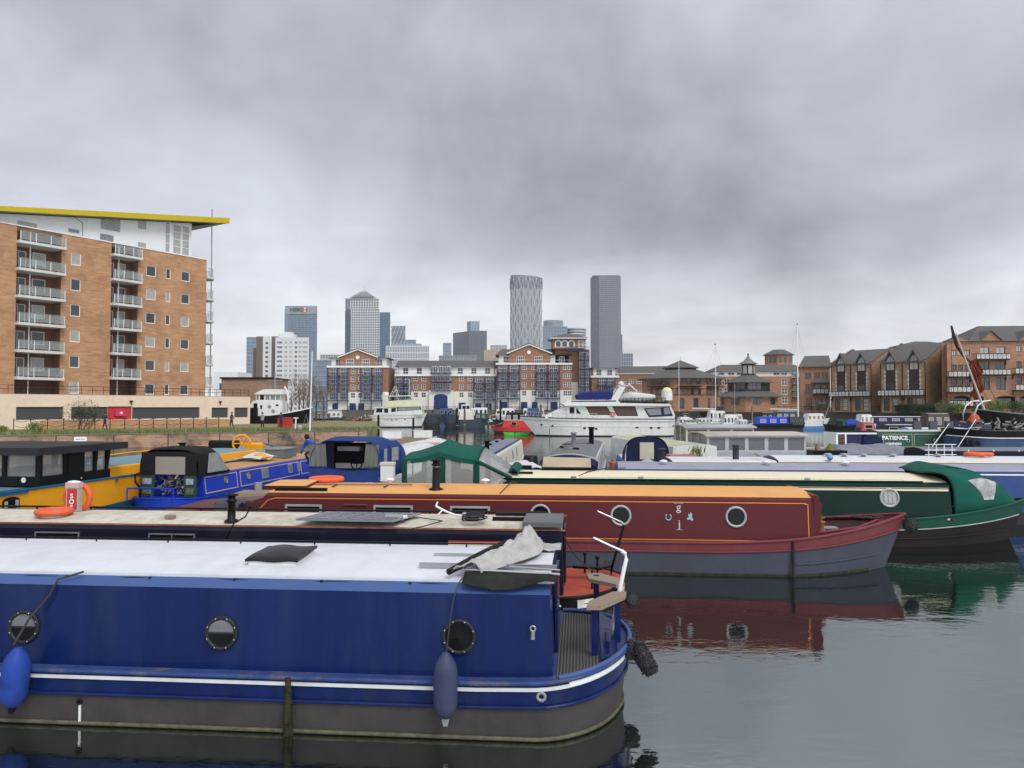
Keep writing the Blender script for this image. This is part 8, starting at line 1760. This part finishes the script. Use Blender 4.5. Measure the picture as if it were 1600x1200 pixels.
# jetty in front of the central blocks with stacked clutter
t = thing('jetty', 'long timber jetty along the far wall in front of the arched blue doors', 'jetty', (-42, 236, 0)); o = MB(); o.box(0, 86, 0, 3, 1.0, 1.35, BARK); o.build('deck', t)
for k in range(22): o = MB(); o.tube([(2+k*3.9, .3, -.5), (2+k*3.9, .3, 2.3)], .25, BLACK, 6); o.build('pile', t)
for i in range(26):
    px = random.uniform(690, 850); Yj = random.uniform(150, 205); k = i % 5; x = (px-800)/F*Yj
    kinds = [('white hulled small cruiser rafted up in the distance left of the big motor yacht', YWHITE), ('dark canal boat rafted up in the distance left of the big motor yacht', BLACK), ('pale cream cabin boat rafted up in the distance left of the big motor yacht', CR2), ('brown workboat rafted up in the distance left of the big motor yacht', BARK), ('blue cabin boat rafted up in the distance left of the big motor yacht', BL2)]
    if i > 9: break
    craft(kinds[k][0], px-22, px+22, Yj, 1.2, 'lr'[i % 2], kinds[k][1], YWHITE if k % 2 else kinds[k][1], None, (.2, .7), 2.4+random.random()*.6, 2.6, BLACKING, 3)[0]['group'] = 'boats rafted in the distance'
# right middle distance: a raft of white cruisers
cl = [(1052, 1098, 100, 'white cruiser with a dark canopy nearest the stern of the big motor yacht', YWHITE, 1.9, 'l'), (1082, 1128, 112, 'white sailing yacht with a tall bare mast behind the cream wheelhouse boat', YWHITE, 1.6, 'l'),
      (1122, 1166, 98, 'white cruiser with a raked row of cabin windows behind the glasshouse boat', YWHITE, 2.2, 'r'), (1146, 1182, 92, 'low white cruiser with navy foredeck left of the bright blue canal boat', YWHITE, 1.7, 'r'), (1060, 1106, 78, 'mossy white cruiser with green topped deck behind the cream wheelhouse boat', YWHITE, 1.7, 'l'), (1098, 1150, 125, 'white motor boat with a square dark hood by the quay', YWHITE, 2.7, 'r'), (1010, 1058, 118, 'white cruiser under a pale blue cover behind the big motor yacht stern', YWHITE, 2.4, 'r')]
for px0, px1, Yk, lab, m_, zc_k, bw in cl:
    t, h, L_ = craft(lab, px0, px1, Yk, 1.05, bw, m_, YWHITE, None, (.2, .72), zc_k, 2.5, None, 4, stripe=GALV)
    if 'mast' in lab: mastrig(t, (1121.5-px0)/F*Yk, 1.2, 1.5, H+(635-538)*Yk/F, -3.5)
    if 'mossy' in lab: o = MB(); o.sheet(lambda a, b: (1+2.4*a, .4+1.6*b, zc_k+.2+.1*math.sin(5*a)), 8, 6, mat('mossy_sheet', (.22, .24, .08), .9, var=.4), .05); o.build('cover', t)
    if 'dark canopy' in lab or 'square' in lab: o = MB(); o.loft([[(2.2, .3, zc_k), (3.7, .3, zc_k), (3.7, 2.2, zc_k), (2.2, 2.2, zc_k)], [(2.4, .5, zc_k+.7), (3.5, .5, zc_k+.7), (3.5, 2.0, zc_k+.7), (2.4, 2.0, zc_k+.7)]], BLACK); o.build('canopy', t)
    if 'pale blue' in lab: o = MB(); o.loft([[(.5, .2, 1.3), (3.9, .2, 1.3), (3.9, 2.2, 1.3), (.5, 2.2, 1.3)], [(1.2, .8, 2.9), (3.0, .8, 2.9), (3.0, 1.6, 2.9), (1.2, 1.6, 2.9)]], mat('pale_blue_cover', (.20, .29, .38), .8)); o.build('cover', t)
    o = MB()
    for i in range(9): x = .4+i*(L_-.8)/8; o.tube([(x, .25, 1.05), (x, .25, 1.65)], .02, STEEL, 4)
    o.tube([(.4, .25, 1.65), (L_-.4, .25, 1.65)], .02, STEEL, 4); o.build('guard_rail', t)
t, h, L_ = craft('bright blue and black canal boat with three square windows left of the tall mast', 1166, 1263, 106, .95, 'r', BLACK, paint('bright_blue', (.012, .045, .50), rough=.35), None, (.18, .70), 1.85, 2.2, BLACKING, 3, 'narrowboat', 'canal boat', GREYGLASS, sheer=.2, rake=.4)
o = MB(); c_ = Cabin(6.1, 8.1, .9, .82, .85, 1.86, .05, .04, .08, 1.1); c_.build(t, mat('dark_grey_cabin', (.05, .055, .06), .5), BLACK, None, sname='bow_cabin', rname='bow_roof')
for x in (6.5, 7.1, 7.7): porthole(t, c_.M(x, 1.4), .16, GALV, DARKGLASS)
t, h, L_ = craft('white sailing yacht with pale blue waterline and the tallest mast', 1238, 1302, 113, 1.35, 'r', YWHITE, YWHITE, None, (.38, .82), 2.25, 2.6, mat('pale_blue_antifoul', (.08, .2, .42), .5), 4, 'sailing_yacht', 'yacht', mat('tan_curtain', (.25, .14, .08), .6), sheer=.3, rake=.9)
mastrig(t, (1252-1238)/F*113, 1.3, 1.4, H+(635-506)*113/F, -4.2, WHITE, .09, 3.6)
t, h, L_ = craft('dark hulled boat with green and blue tarpaulins right of the tallest mast', 1290, 1350, 97, .9, 'l', BLACK, BLACK, BLACK, (.25, .5), 1.5, 2.2, BLACKING, 0, 'narrowboat', 'canal boat', sheer=.3)
o = MB(); o.loft([[(1.5, .2, 1.0), (2.6, .2, 1.0), (2.6, 1.9, 1.0), (1.5, 1.9, 1.0)], [(1.6, .5, 1.75), (2.5, .5, 1.75), (2.5, 1.6, 1.75), (1.6, 1.6, 1.75)]], TG); o.build('green_tarpaulin', t)
o = MB(); o.sheet(lambda a, b: (2.7+2.0*a, .2+1.8*b, 1.0+.8*math.sin(math.pi*b)**.5*math.sin(math.pi*(a*.9+.05))**.4), 12, 10, mat('blue_tarp', (.015, .05, .30), .6, var=.2, bump=.5, bscale=2), .04); o.build('blue_tarpaulin', t)
t, h, L_ = craft('long dark purple canal boat with a white roof under the hedge', 1335, 1462, 118, .95, 'r', NAV2, NAV2, ROOFW, (.1, .93), 1.75, 2.2, BLACKING, 5, 'narrowboat', 'canal boat', GREYGLASS, sheer=.3)
t, h, L_ = craft('boat with a brick red cabin between the purple boat and the lettered green boat', 1340, 1400, 84, .8, 'l', SLT, mat('brick_red_paint', (.38, .09, .07), .5), None, (.12, .5), 1.55, 2.1, BLACKING, 1, 'narrowboat', 'canal boat')
t, h, L_ = craft('teal canal boat cluttered with gear right of the brick red cabin', 1376, 1450, 76, .8, 'r', mat('teal_hull', (.05, .12, .12), .5), BLACK, mat('cluttered_roof', (.35, .36, .36), .8, var=.5, vscale=4), (.1, .8), 1.5, 2.1, BLACKING, 2, 'narrowboat', 'canal boat')
t, h, L_ = craft('canal boat with a pale blue roof behind the lettered green boat', 1408, 1530, 62, .8, 'l', BL2, mat('pale_blue_side', (.16, .28, .48), .5), ROOFW, (.08, .95), 1.55, 2.2, BLACKING, 0, 'narrowboat', 'canal boat')
for k, px in enumerate((1432, 1457, 1482.5)):
    o = MB(); o.box(-.28, .28, -.1, .1, 0, 1.15, mat('grey_sign_board', (.06, .065, .08), .6)); o.box(-.24, .24, -.12, -.101, .05, 1.1, mat('grey_board_face', (.09, .095, .11), .6)); b_ = o.build('marker_board'); Yb = 55; b_.location = ((px-800)/F*Yb, Yb, 1.2); tag(b_, 'upright dark grey board behind the roof of the lettered green boat', 'board', 'grey boards behind the lettered boat')
# pontoon they are moored to
t = thing('pontoon', 'floating pontoon running between the rows of canal boats at right', 'pontoon', (15, 53.5, 0)); o = MB(); o.box(0, 30, 0, 1.8, .15, .5, CONC); o.build('deck', t)
# lettered green boat
Y = 48.; P = prof(Y, 1350); sY = Y/F; t = thing('narrowboat', 'green canal boat lettered PATIENCE LONDON in white capitals', 'canal boat', ((1350-800)*sY, Y, 0))
GP = paint('bottle_green_paint', (.035, .085, .065), rough=.4); L_ = (1512-1350)*sY
h = Hull(-.6, L_+.6, 2.1, ('round', 1, .1, .1), ('bow', 2, .3, .4), .75, yc=1.05); hull_parts(t, h, GP, BLACKING, .5, BLACK)
c = Cabin(.9, L_-.2, .96, .90, .75, 1.78, .05, .05, .08, 1.05); c.build(t, GP, mat('cluttered_white_roof', (.45, .46, .46), .7, var=.3, vscale=3), GP)
PG = mat('pale_green_line', (.30, .38, .18), .5); M = c.M(0, 1.26)
coordline(t, M, 1.2, 3.05, -.40, .42, PG, .035); coordline(t, M, 3.15, L_-.4, -.40, .42, PG, .035)
for body, z, size, ex in (('PATIENCE', 1.42, .34, 1.05), ('LONDON', 1.06, .17, 1.3)):
    g = text('lettering', body, size, WHITE, t, (0, 0, 0), ext=.004, bold=.012, sx=ex); mm = c.M(1.95 if size > .2 else 1.85, z) @ Matrix.Translation((0, -.01, 0)) @ Matrix.Rotation(math.pi/2, 4, 'X'); g.location = mm.to_translation(); g.rotation_euler = mm.to_euler()
porthole(t, c.M(4.5, 1.26), .13, WHITE, DARKGLASS); porthole(t, c.M(2.78, 1.26), .09, WHITE, DARKGLASS)
o = MB(); o.box(-1.6, .85, .1, 2.0, .7, 1.7, mat('indigo_panel', (.03, .025, .09), .5)); o.box(-1.75, -1.62, .08, 2.02, .7, 1.76, WHITE); o.box(-1.75, .8, .05, .099, .78, .84, WHITE); o.box(-1.75, .8, .05, .099, 1.66, 1.76, WHITE)
for k in range(3): o.box(-1.58, -1.25, .04, .099, .9+k*.26, 1.1+k*.26, mat('brown_pane', (.12, .07, .05), .4))
o.box(-1.2, -1.1, .05, .099, .84, 1.66, WHITE); o.build('stern_cabin', t)
o = MB(); o.sheet(lambda a, b: (-.1+1.2*a, .0-.05*math.sin(math.pi*b), .8+.8*b-.15*a*b+.04*math.sin(14*a)), 12, 6, NC, .03); o.build('navy_cover', t)
# silver-grey tarpaulin boat, nearer
Y = 37.; s = Y/F; t = thing('covered_boat', 'low boat under a silver grey tarpaulin in front of the lettered green boat', 'boat', ((1302-800)*s, Y, 0)); L_ = (1437-1302)*s
h = Hull(0, L_, 2.0, ('round', 1, .0, .1), ('bow', 2, .2, .4), .95, yc=1.0); hull_parts(t, h, BLACK, BLACKING, .5)
o = MB(); o.sheet(lambda a, b: (.15+(L_-.4)*a, 1-1.05*math.cos(math.pi*b), .92+.62*math.sin(math.pi*b)**.7*(1-.12*math.sin(math.pi*3*a)**2)*min(1, a*9+.35)*min(1, (1-a)*7+.3)+.03*math.sin(31*a+8*b)), 36, 14, mat('silver_tarp', (.17, .18, .22), .45, var=.2, vscale=2, bump=.4, bscale=3), -.02); o.build('tarpaulin', t)
o = MB(); o.tube([(-.6, .1, .8), (1.6, .05, 1.0), (3, 0, .95)], .03, BLACK, 5); o.build('pole', t)
o = MB(); o.box(0, 1.5, 0, .8, 0, .35, BLACK); o.lathe((.3, .3, .35), [(.12, 0), (.1, .3)], WOOD, n=8); o.lathe((.9, .4, .35), [(.2, 0), (.05, .3)], LEAFY, n=8); b_ = o.build('crate'); b_.location = ((1270-800)/F*34, 34, 1.1); tag(b_, 'black crate of garden things right of the grey glasshouse boat', 'crate')
Y = 33.5; s = Y/F; t = thing('narrowboat', 'canal boat with slate lavender roof and white handrail stanchions at far right', 'canal boat', ((1446-800)*s, Y, 0)); L_ = 9
h = Hull(-1, L_+1, 2.2, ('round', 1, 0, .1), ('bow', 2, .2, .4), .7, yc=1.0); hull_parts(t, h, NAVY, BLACKING, .5); c = Cabin(0, L_, 1.0, .93, .7, 1.40, .05, .05, .12, 1.0); c.build(t, NAVY, mat('slate_lavender', (.15, .165, .21), .55, var=.1), NAVY)
o = MB()
for k in range(4):
    x = .1+.34*k; o.tube([(x, .0, 1.25), (x, .0, 1.75)], .022, WHITE, 5)
for z in (1.3, 1.5, 1.74): o.tube([(-.05, .0, z), (1.3, .0, z)], .02, WHITE, 5)
o.build('white_rack', t)
for k in range(6): o = MB(); o.tube([(1.9+1.1*k, .12, 1.42), (1.9+1.1*k, .12, 1.52)], .03, WHITE, 5); o.build('stanchion', t)
# big blue barge, dark sailing barge and leaning mast
Y = 45.; s = Y/F; DB = paint('storm_blue_paint', (.045, .075, .16), rough=.35); t = thing('barge', 'large storm blue barge with black rail and stern gear at the right edge', 'barge', ((1503-800)*s, Y, 0))
h = Hull(0, 13, 3.6, ('round', 1.5, .15, .25), ('bow', 3, .4, .5), 1.95, yc=1.8, flare=.14)
o = MB(); h.band(o, -.1, .12, BLACKING); h.band(o, .12, .78, DB); o.build('hull', t); o = MB(); h.band(o, .78, 1.0, BLACK); h.deck(o, .97, BLACK); o.build('bulwark', t)
o = MB(); o.ribbon(h.path(.79, 1, .02), .05, .05, WHITE); o.build('white_line', t)
for k in range(3): o = MB(); p = h.P(.4+.25*k, .6, 1, .12); o.torus(p, .2, .09, RUBBER, 'Y', 14, 6); o.build('tyre_fender', t)
o = MB()
for k in range(70): a = Vector((random.uniform(1.2, 7), random.uniform(.5, 2.5), 1.95+random.random()*.55)); o.tube([a, a+Vector((random.gauss(0, .35), random.gauss(0, .2), random.gauss(0, .18)))], .045, random.choice([BARK, BLACK, GALV, GALV, WOOD, CONC]), 5)
b_ = o.build('deck_clutter'); b_.location = t.location; tag(b_, 'dark gear and rigging heaped on the deck of the storm blue barge', 'gear', kind='stuff')
for (xa, za), (xb, zb), lab in (((1503+22, 655), (1503-2, 715), 'mooring rope slanting down from the storm blue barge, nearer the bow'), ((1503-20, 662), (1503-33, 700), 'mooring rope slanting across the end of the lettered green boat')):
    a = yp(xa, za, 46); b = yp(xb-15, zb, 44); o = MB(); o.tube([(a[0], 46, a[1]), (b[0], 44, max(.1, b[1]))], .02, WHITE, 5); tag(o.build('mooring_rope'), lab, 'rope')
Y = 70.; P = prof(Y, 1543); s = Y/F; t = thing('sailing_barge', 'black sailing barge with a leaning mast and furled rust red sail at right', 'sailing barge', ((1543-800)*s, Y, 0))
h = Hull(0, 14, 4.0, ('bow', 3, .5, .5), ('round', 2, .2, .2), 2.65, yc=2.0, flare=.12)
o = MB(); h.band(o, -.1, 1.0, BLACK); h.deck(o, .95, WOOD); o.build('hull', t)
o = MB(); o.tube(h.path(1.0, None, .02), .06, mat('grey_rail', (.15, .16, .18), .6), 6); o.build('rail', t)
q = P([(1547, 640), (1507, 519)]); o = MB(); o.tube([(q[0][0], .9, q[0][1]), (q[1][0], 1.2, q[1][1])], .10, mat('pale_spar', (.45, .42, .38), .6), 8, r2=.06); o.build('mast', t)
RS = mat('rust_sail', (.15, .03, .02), .85, var=.35, vscale=5, stretch=(1, 1, .3), bump=.6, bscale=3); spar = mat('dark_spar', (.05, .025, .022), .7)
q2 = P([(1503, 506), (1506.5, 522), (1512, 540), (1522, 555), (1532, 563), (1543, 564)]); o = MB(); n = len(q2)
rad = [.10, .16, .15, .12, .12, .10]
rings = [[(x+rad[i]*math.cos(a)*.8, 1.5+rad[i]*math.sin(a), z+rad[i]*.5*math.cos(a)) for a in [2*math.pi*k/10 for k in range(10)]] for i, (x, z) in enumerate(q2)]
o.loft(rings[:4], spar, True, True); o.loft(rings[3:], RS, True, True); o.build('sprit', t)
def sail(a, b):
    q0 = P([(1527+2*math.sin(b*3)+ (8*b if b < .5 else 8*b), 562+70*b)])[0]; wd = (.95 if b < .6 else .95-(b-.6)*1.9)
    return (q0[0]+wd*a+.10*math.sin(14*b+5*a)+.05*math.sin(31*b), 1.35+.10*math.sin(a*23+b*4)+.07*math.sin(b*19), q0[1]+.05*math.sin(20*a))
o = MB(); o.sheet(sail, 30, 30, RS, .05); o.build('furled_sail', t)
for a, b in (((1504, 512), (1497, 645)), ((1543, 560), (1575, 640)), ((1512, 540), (1565, 640))):
    q = P([a, b]); o = MB(); o.tube([(q[0][0], 1.5, q[0][1]), (q[1][0], 1.2, q[1][1])], .02, BLACK, 4); o.build('stay', t)
Y = 62.; s = Y/F; t, h, L_ = craft('slate blue hulled small boat with a white hoop frame right of the slanting ropes', 1503, 1556, 62, 1.9, 'l', SLT, None, None, B=2.4, lower=SLT, name='workboat', sheer=.4)
o = MB(); P = prof(62, 1503); q = P([(1528, 668), (1527, 648), (1532, 634), (1541, 627), (1553, 625.5)]); 
for y in (.4, 2.0): o.tube([(a, y, b) for a, b in q], .055, WHITE, 7)
o.tube([(q[3][0], .4, q[3][1]), (q[3][0], 2.0, q[3][1])], .04, WHITE, 6); o.build('hoop_frame', t)
o = MB(); o.sheet(lambda a, b: (1.1+1.0*a, .6+1.0*b, 2.0+.75*math.sin(math.pi*a)*math.sin(math.pi*b)+fold(a, b, 3, .15)), 10, 10, mat('orange_red_cloth', (.48, .09, .04), .8), .03); o.build('cloth_heap', t)
# white boat and timber pontoon beyond the blue tent
t = thing('timber_pontoon', 'grey slatted timber pontoon with white boxes beyond the blue tent', 'pontoon', (-6.75, 50, 0), R(89)); o = MB(); o.box(-1, 16, 0, 2.6, .62, .76, WOOD)
for k in range(34): o.box(-1+k*.5, -.9+k*.5, -.05, 2.65, .765, .80, WOOD)
o.build('deck', t)
for k in range(12): o = MB(); o.box(-.8+k*1.4, -.6+k*1.4, -.16, -.06, -.2, .9, CREAM); o.build('post', t)
for x, y, lab in ((-9.7, 62.5, 'white box at the left end of the slatted pontoon'), (-7.4, 64, 'white box at the far end of the slatted pontoon')):
    o = MB(); o.box(-.75, .75, -.25, .25, 0, .55, WHITE); o.box(-.8, .8, -.28, .28, .55, .6, WHITE); b_ = o.build('deck_locker'); b_.location = (x, y, .805); tag(b_, lab, 'box')
t = thing('motor_boat', 'white motor boat with a plywood sheet on its foredeck behind the green tent', 'boat', (-5.6, 31, 0), R(86.5)); h = Hull(0, 17, 2.9, ('square', 1, 0, .1), ('bow', 5, .25, .8), 1.2, yc=0, flare=.1); hull_parts(t, h, YWHITE, YWHITE, .5, YWHITE)
c = Cabin(3, 10, 1.0, .85, 1.1, 1.35, .1, .05, .08); c.build(t, YWHITE, YWHITE)
o = MB(); o.box(0, 2.2, -.55, .45, 0, .06, PLY); b_ = o.build('plywood_sheet', None); b_.location = (-4.75, 41.5, 1.30); b_.rotation_euler = t.rotation_euler; tag(b_, 'sheet of tan plywood lying on the white foredeck', 'board')
DK4 = [BLACK, SLT, BARK, NAVY, CR2, YWHITE, BL2, TGD]
far_lab = ['black canal boat with pale windows on the far moorings, %s', 'slate hulled canal boat on the far moorings, %s', 'brown hulled canal boat on the far moorings, %s', 'navy canal boat on the far moorings, %s', 'cream cabin boat on the far moorings, %s', 'white cruiser on the far moorings, %s', 'blue canal boat on the far moorings, %s', 'dark green canal boat on the far moorings, %s']
for k, (px0, px1, Yk, m_i, wh) in enumerate(((486, 520, 150, 3, 'below the bare trees'), (505, 540, 175, 1, 'left of the rusty open boat'), (640, 664, 160, 2, 'behind the smaller motor yacht'), (745, 775, 150, 5, 'behind the cream and green boat'), (775, 812, 185, 7, 'below the second gabled block'), (925, 975, 150, 0, 'behind the big motor yacht'), (1128, 1170, 140, 1, 'below the pavilion'), (1185, 1225, 135, 5, 'right of the pavilion steps'), (1205, 1255, 128, 0, 'just left of the tallest mast'), (1060, 1100, 150, 6, 'below the octagonal building'), (1340, 1372, 108, 4, 'under the left end of the hedge'), (1440, 1500, 88, 3, 'below the lime shrub'))):
    craft(far_lab[m_i] % wh, px0, px1, Yk, .9, 'lr'[k % 2], DK4[m_i], DK4[(m_i*3+1) % 8], GALV, (.15, .8), 1.9+.3*(k % 3), 2.2, BLACKING, 3, 'narrowboat', 'canal boat', GREYGLASS, sheer=.25)
for k, (px, Yk, top, lab) in enumerate(((1005, 125, 612, 'short grey mast behind the big motor yacht stern'), (1148, 118, 600, 'thin mast among the white cruisers, right of the tall bare one'), (1285, 112, 612, 'slim leaning spar right of the tallest mast'), (1175, 122, 622, 'short pale mast left of the bright blue canal boat'), (640, 128, 606, 'thin aerial mast behind the smaller motor yacht'), (733, 126, 622, 'short pole mast on the cream and dark hulled boat'))):
    o = MB(); z = H+(635-top)*Yk/F; o.tube([(0, 0, .8), ((1.6 if 'leaning' in lab else 0), 0, z)], .05, GALV, 6, r2=.03); o.tube([(-.5, 0, z*.7), (.5, 0, z*.7)], .02, GALV, 4); b_ = o.build('mast'); b_.location = ((px-800)/F*Yk, Yk, 0); tag(b_, lab, 'mast')
# ------------------------------------------------------------------ plants
def leafmass(mb, c, rad, n, mats_, size=.12, squash=1.0, hollow=.35):
    for i in range(n):
        v = Vector((random.gauss(0, 1), random.gauss(0, 1), random.gauss(0, 1))); v.normalize(); v *= (hollow+(1-hollow)*random.random())
        d = 1+.35*mnoise.noise(Vector((v.x*2+c[0], v.y*2+c[1], v.z*2)))
        p = Vector((c[0]+v.x*rad[0]*d, c[1]+v.y*rad[1]*d, c[2]+v.z*rad[2]*d*squash))
        a = Vector((random.gauss(0, 1), random.gauss(0, 1), random.gauss(0, 1)))*size; b = Vector((random.gauss(0, 1), random.gauss(0, 1), random.gauss(0, 1)))*size
        mb.add([p, p+a, p+b], [(0, 1, 2)], mats_[int((mnoise.noise(p*.8)+1)*.5*len(mats_)) % len(mats_)])
def branches(mb, p, d, L_, r, depth, m, spread=.5):
    q = p+d*L_; mb.tube([p, p+d*L_*.5+Vector((random.gauss(0, .04), random.gauss(0, .04), 0))*L_, q], r, m, 5, r2=r*.55, cap=False)
    if depth == 0: return
    for k in range(3 if depth > 1 else 4):
        dd = (d+Vector((random.gauss(0, spread), random.gauss(0, spread), random.gauss(.1, spread*.5)))).normalized(); branches(mb, p+d*L_*random.uniform(.45, 1), dd, L_*random.uniform(.55, .8), r*.5, depth-1, m, spread)
t = thing('shrub', 'large sparse olive shrub in front of the peach podium wall', 'shrub', bankpt(128, 72.5))
o = MB()
for k in range(8): branches(o, Vector((random.gauss(0, .25), random.gauss(0, .2), 0)), Vector((random.gauss(0, .45), random.gauss(0, .3), 1)).normalized(), 1.25, .05, 3, BARK, .45)
o.build('stems', t)
o = MB(); leafmass(o, (0, 0, 1.7), (2.0, 1.2, 1.4), 2600, [LEAFO, LEAFO, LEAF, mat('leaf_pale', (.16, .15, .11), .9)], .055, hollow=.1); o.build('foliage', t)
for px, r_, lab in ((56, .8, 'small bright green shrub at the left end of the grassy bank'), (4, .5, 'little green bush at the extreme left of the grassy bank')):
    t = thing('shrub', lab, 'shrub', bankpt(px, 65.5)); o = MB(); leafmass(o, (0, 0, .35*r_/.5), (r_, r_*.6, r_*.65), 900, [LEAF, GRASSM, LEAFY, LEAF], .07); o.build('foliage', t); o = MB(); o.tube([(0, 0, 0), (0, 0, .3)], .04, BARK, 5); o.build('stem', t)
for i, (px, Yt, hh) in enumerate(((455, 118, 6.5), (468, 121, 7.5), (481, 119, 7.0), (494, 124, 7.6), (506, 120, 6.4), (474, 126, 8))):
    t = thing('bare_tree', 'leafless brown winter tree in the clump right of the tugboat', 'tree', ((px-800)/F*Yt, Yt, 1.0), random.random()*6, 'bare trees by the tugboat')
    o = MB(); o.tube([(0, 0, 0), (.05, 0, hh*.35), (0, .05, hh*.6)], .14, BARK, 7, r2=.07); o.build('trunk', t)
    o = MB()
    for k in range(9): branches(o, Vector((0, 0, hh*(.2+.4*k/9))), Vector((random.gauss(0, .5), random.gauss(0, .5), 1)).normalized(), hh*.28, .045, 3, mat('twig', (.17, .13, .11), .9), .4)
    o.build('crown', t)
# hedge and shrubs on the right quay
t = thing('hedge', 'long clipped dark green hedge below the gabled brick houses', 'hedge', (0, 0, 2.34)); o = MB()
for i in range(60):
    f_ = i/59; x = 66.5+(79.5-66.5)*f_ ; Yh = 138.5-(138.5-128.5)*f_ ; pxh = 1375+105*f_; Yh = 141-20*f_; x = (pxh-800)/F*Yh
    leafmass(o, (x, Yh, .75), (.75, .7, .85), 170, [LEAF, LEAF, mat('leaf_dark', (.02, .035, .016), .8), LEAF], .10)
o.build('foliage', t)
for px, Yh, r_, mm, lab in ((1473, 120.5, 1.25, [LEAFY, LEAFO, LEAF], 'yellow green rounded shrub at the right end of the dark hedge'), (1487, 120, 1.1, [LEAF, LEAFO, LEAFY], 'mixed green shrub between the two yellow green ones'), (1497, 119.5, 1.1, [LEAFY, LEAFY, GRASSM], 'brightest lime green shrub in front of the far right block'),
                          (1550, 119.3, 1.3, [LEAFO, LEAFY, LEAF], 'yellow green shrub to the right of the rust red sail'), (1566, 119.3, 1.4, [LEAFO, LEAFY, LEAF], 'olive shrub second to the right of the rust red sail'), (1584, 119.3, 1.3, [LEAF, LEAF, LEAFO], 'dark green shrub before the arches at the right edge'), (1598, 119.3, 1.2, [LEAF, LEAFO, LEAF], 'green shrub at the very right edge of the quay'), (1528, 119.3, .9, [LEAF, LEAF, LEAF], 'low dark shrub behind the rust red sail')):
    t = thing('shrub', lab, 'shrub', ((px-800)/F*Yh, Yh, 2.34)); o = MB(); leafmass(o, (0, 0, r_*.8), (r_, r_*.7, r_*.85), 1300, mm, .09); o.build('foliage', t); o = MB(); o.tube([(0, 0, 0), (0, 0, .5)], .05, BARK, 5); o.build('stem', t)
# flagpole and kiosk by the pavilion
o = MB(); o.tube([(0, 0, 0), (0, 0, 12.0)], .05, WHITE, 6); b_ = o.build('flagpole'); b_.location = ((1061-800)/F*165, 165, 2.3); tag(b_, 'slim white flagpole in front of the octagonal building', 'flagpole')
hz = MB(); hm = bpy.data.materials.new('thin_haze'); hm.use_nodes = True; ht = hm.node_tree; ht.nodes.remove(ht.nodes['Principled BSDF'])
pv = ht.nodes.new('ShaderNodeVolumePrincipled'); pv.inputs['Color'].default_value = (.86, .90, .96, 1); pv.inputs['Density'].default_value = .00012
ht.links.new(pv.outputs[0], ht.nodes['Material Output'].inputs['Volume'])
hz.box(-2000, 2000, -200, 2400, -1.6, 265, hm); tag(hz.build('haze'), 'thin pale winter haze over the whole basin and city', 'haze', kind='stuff')
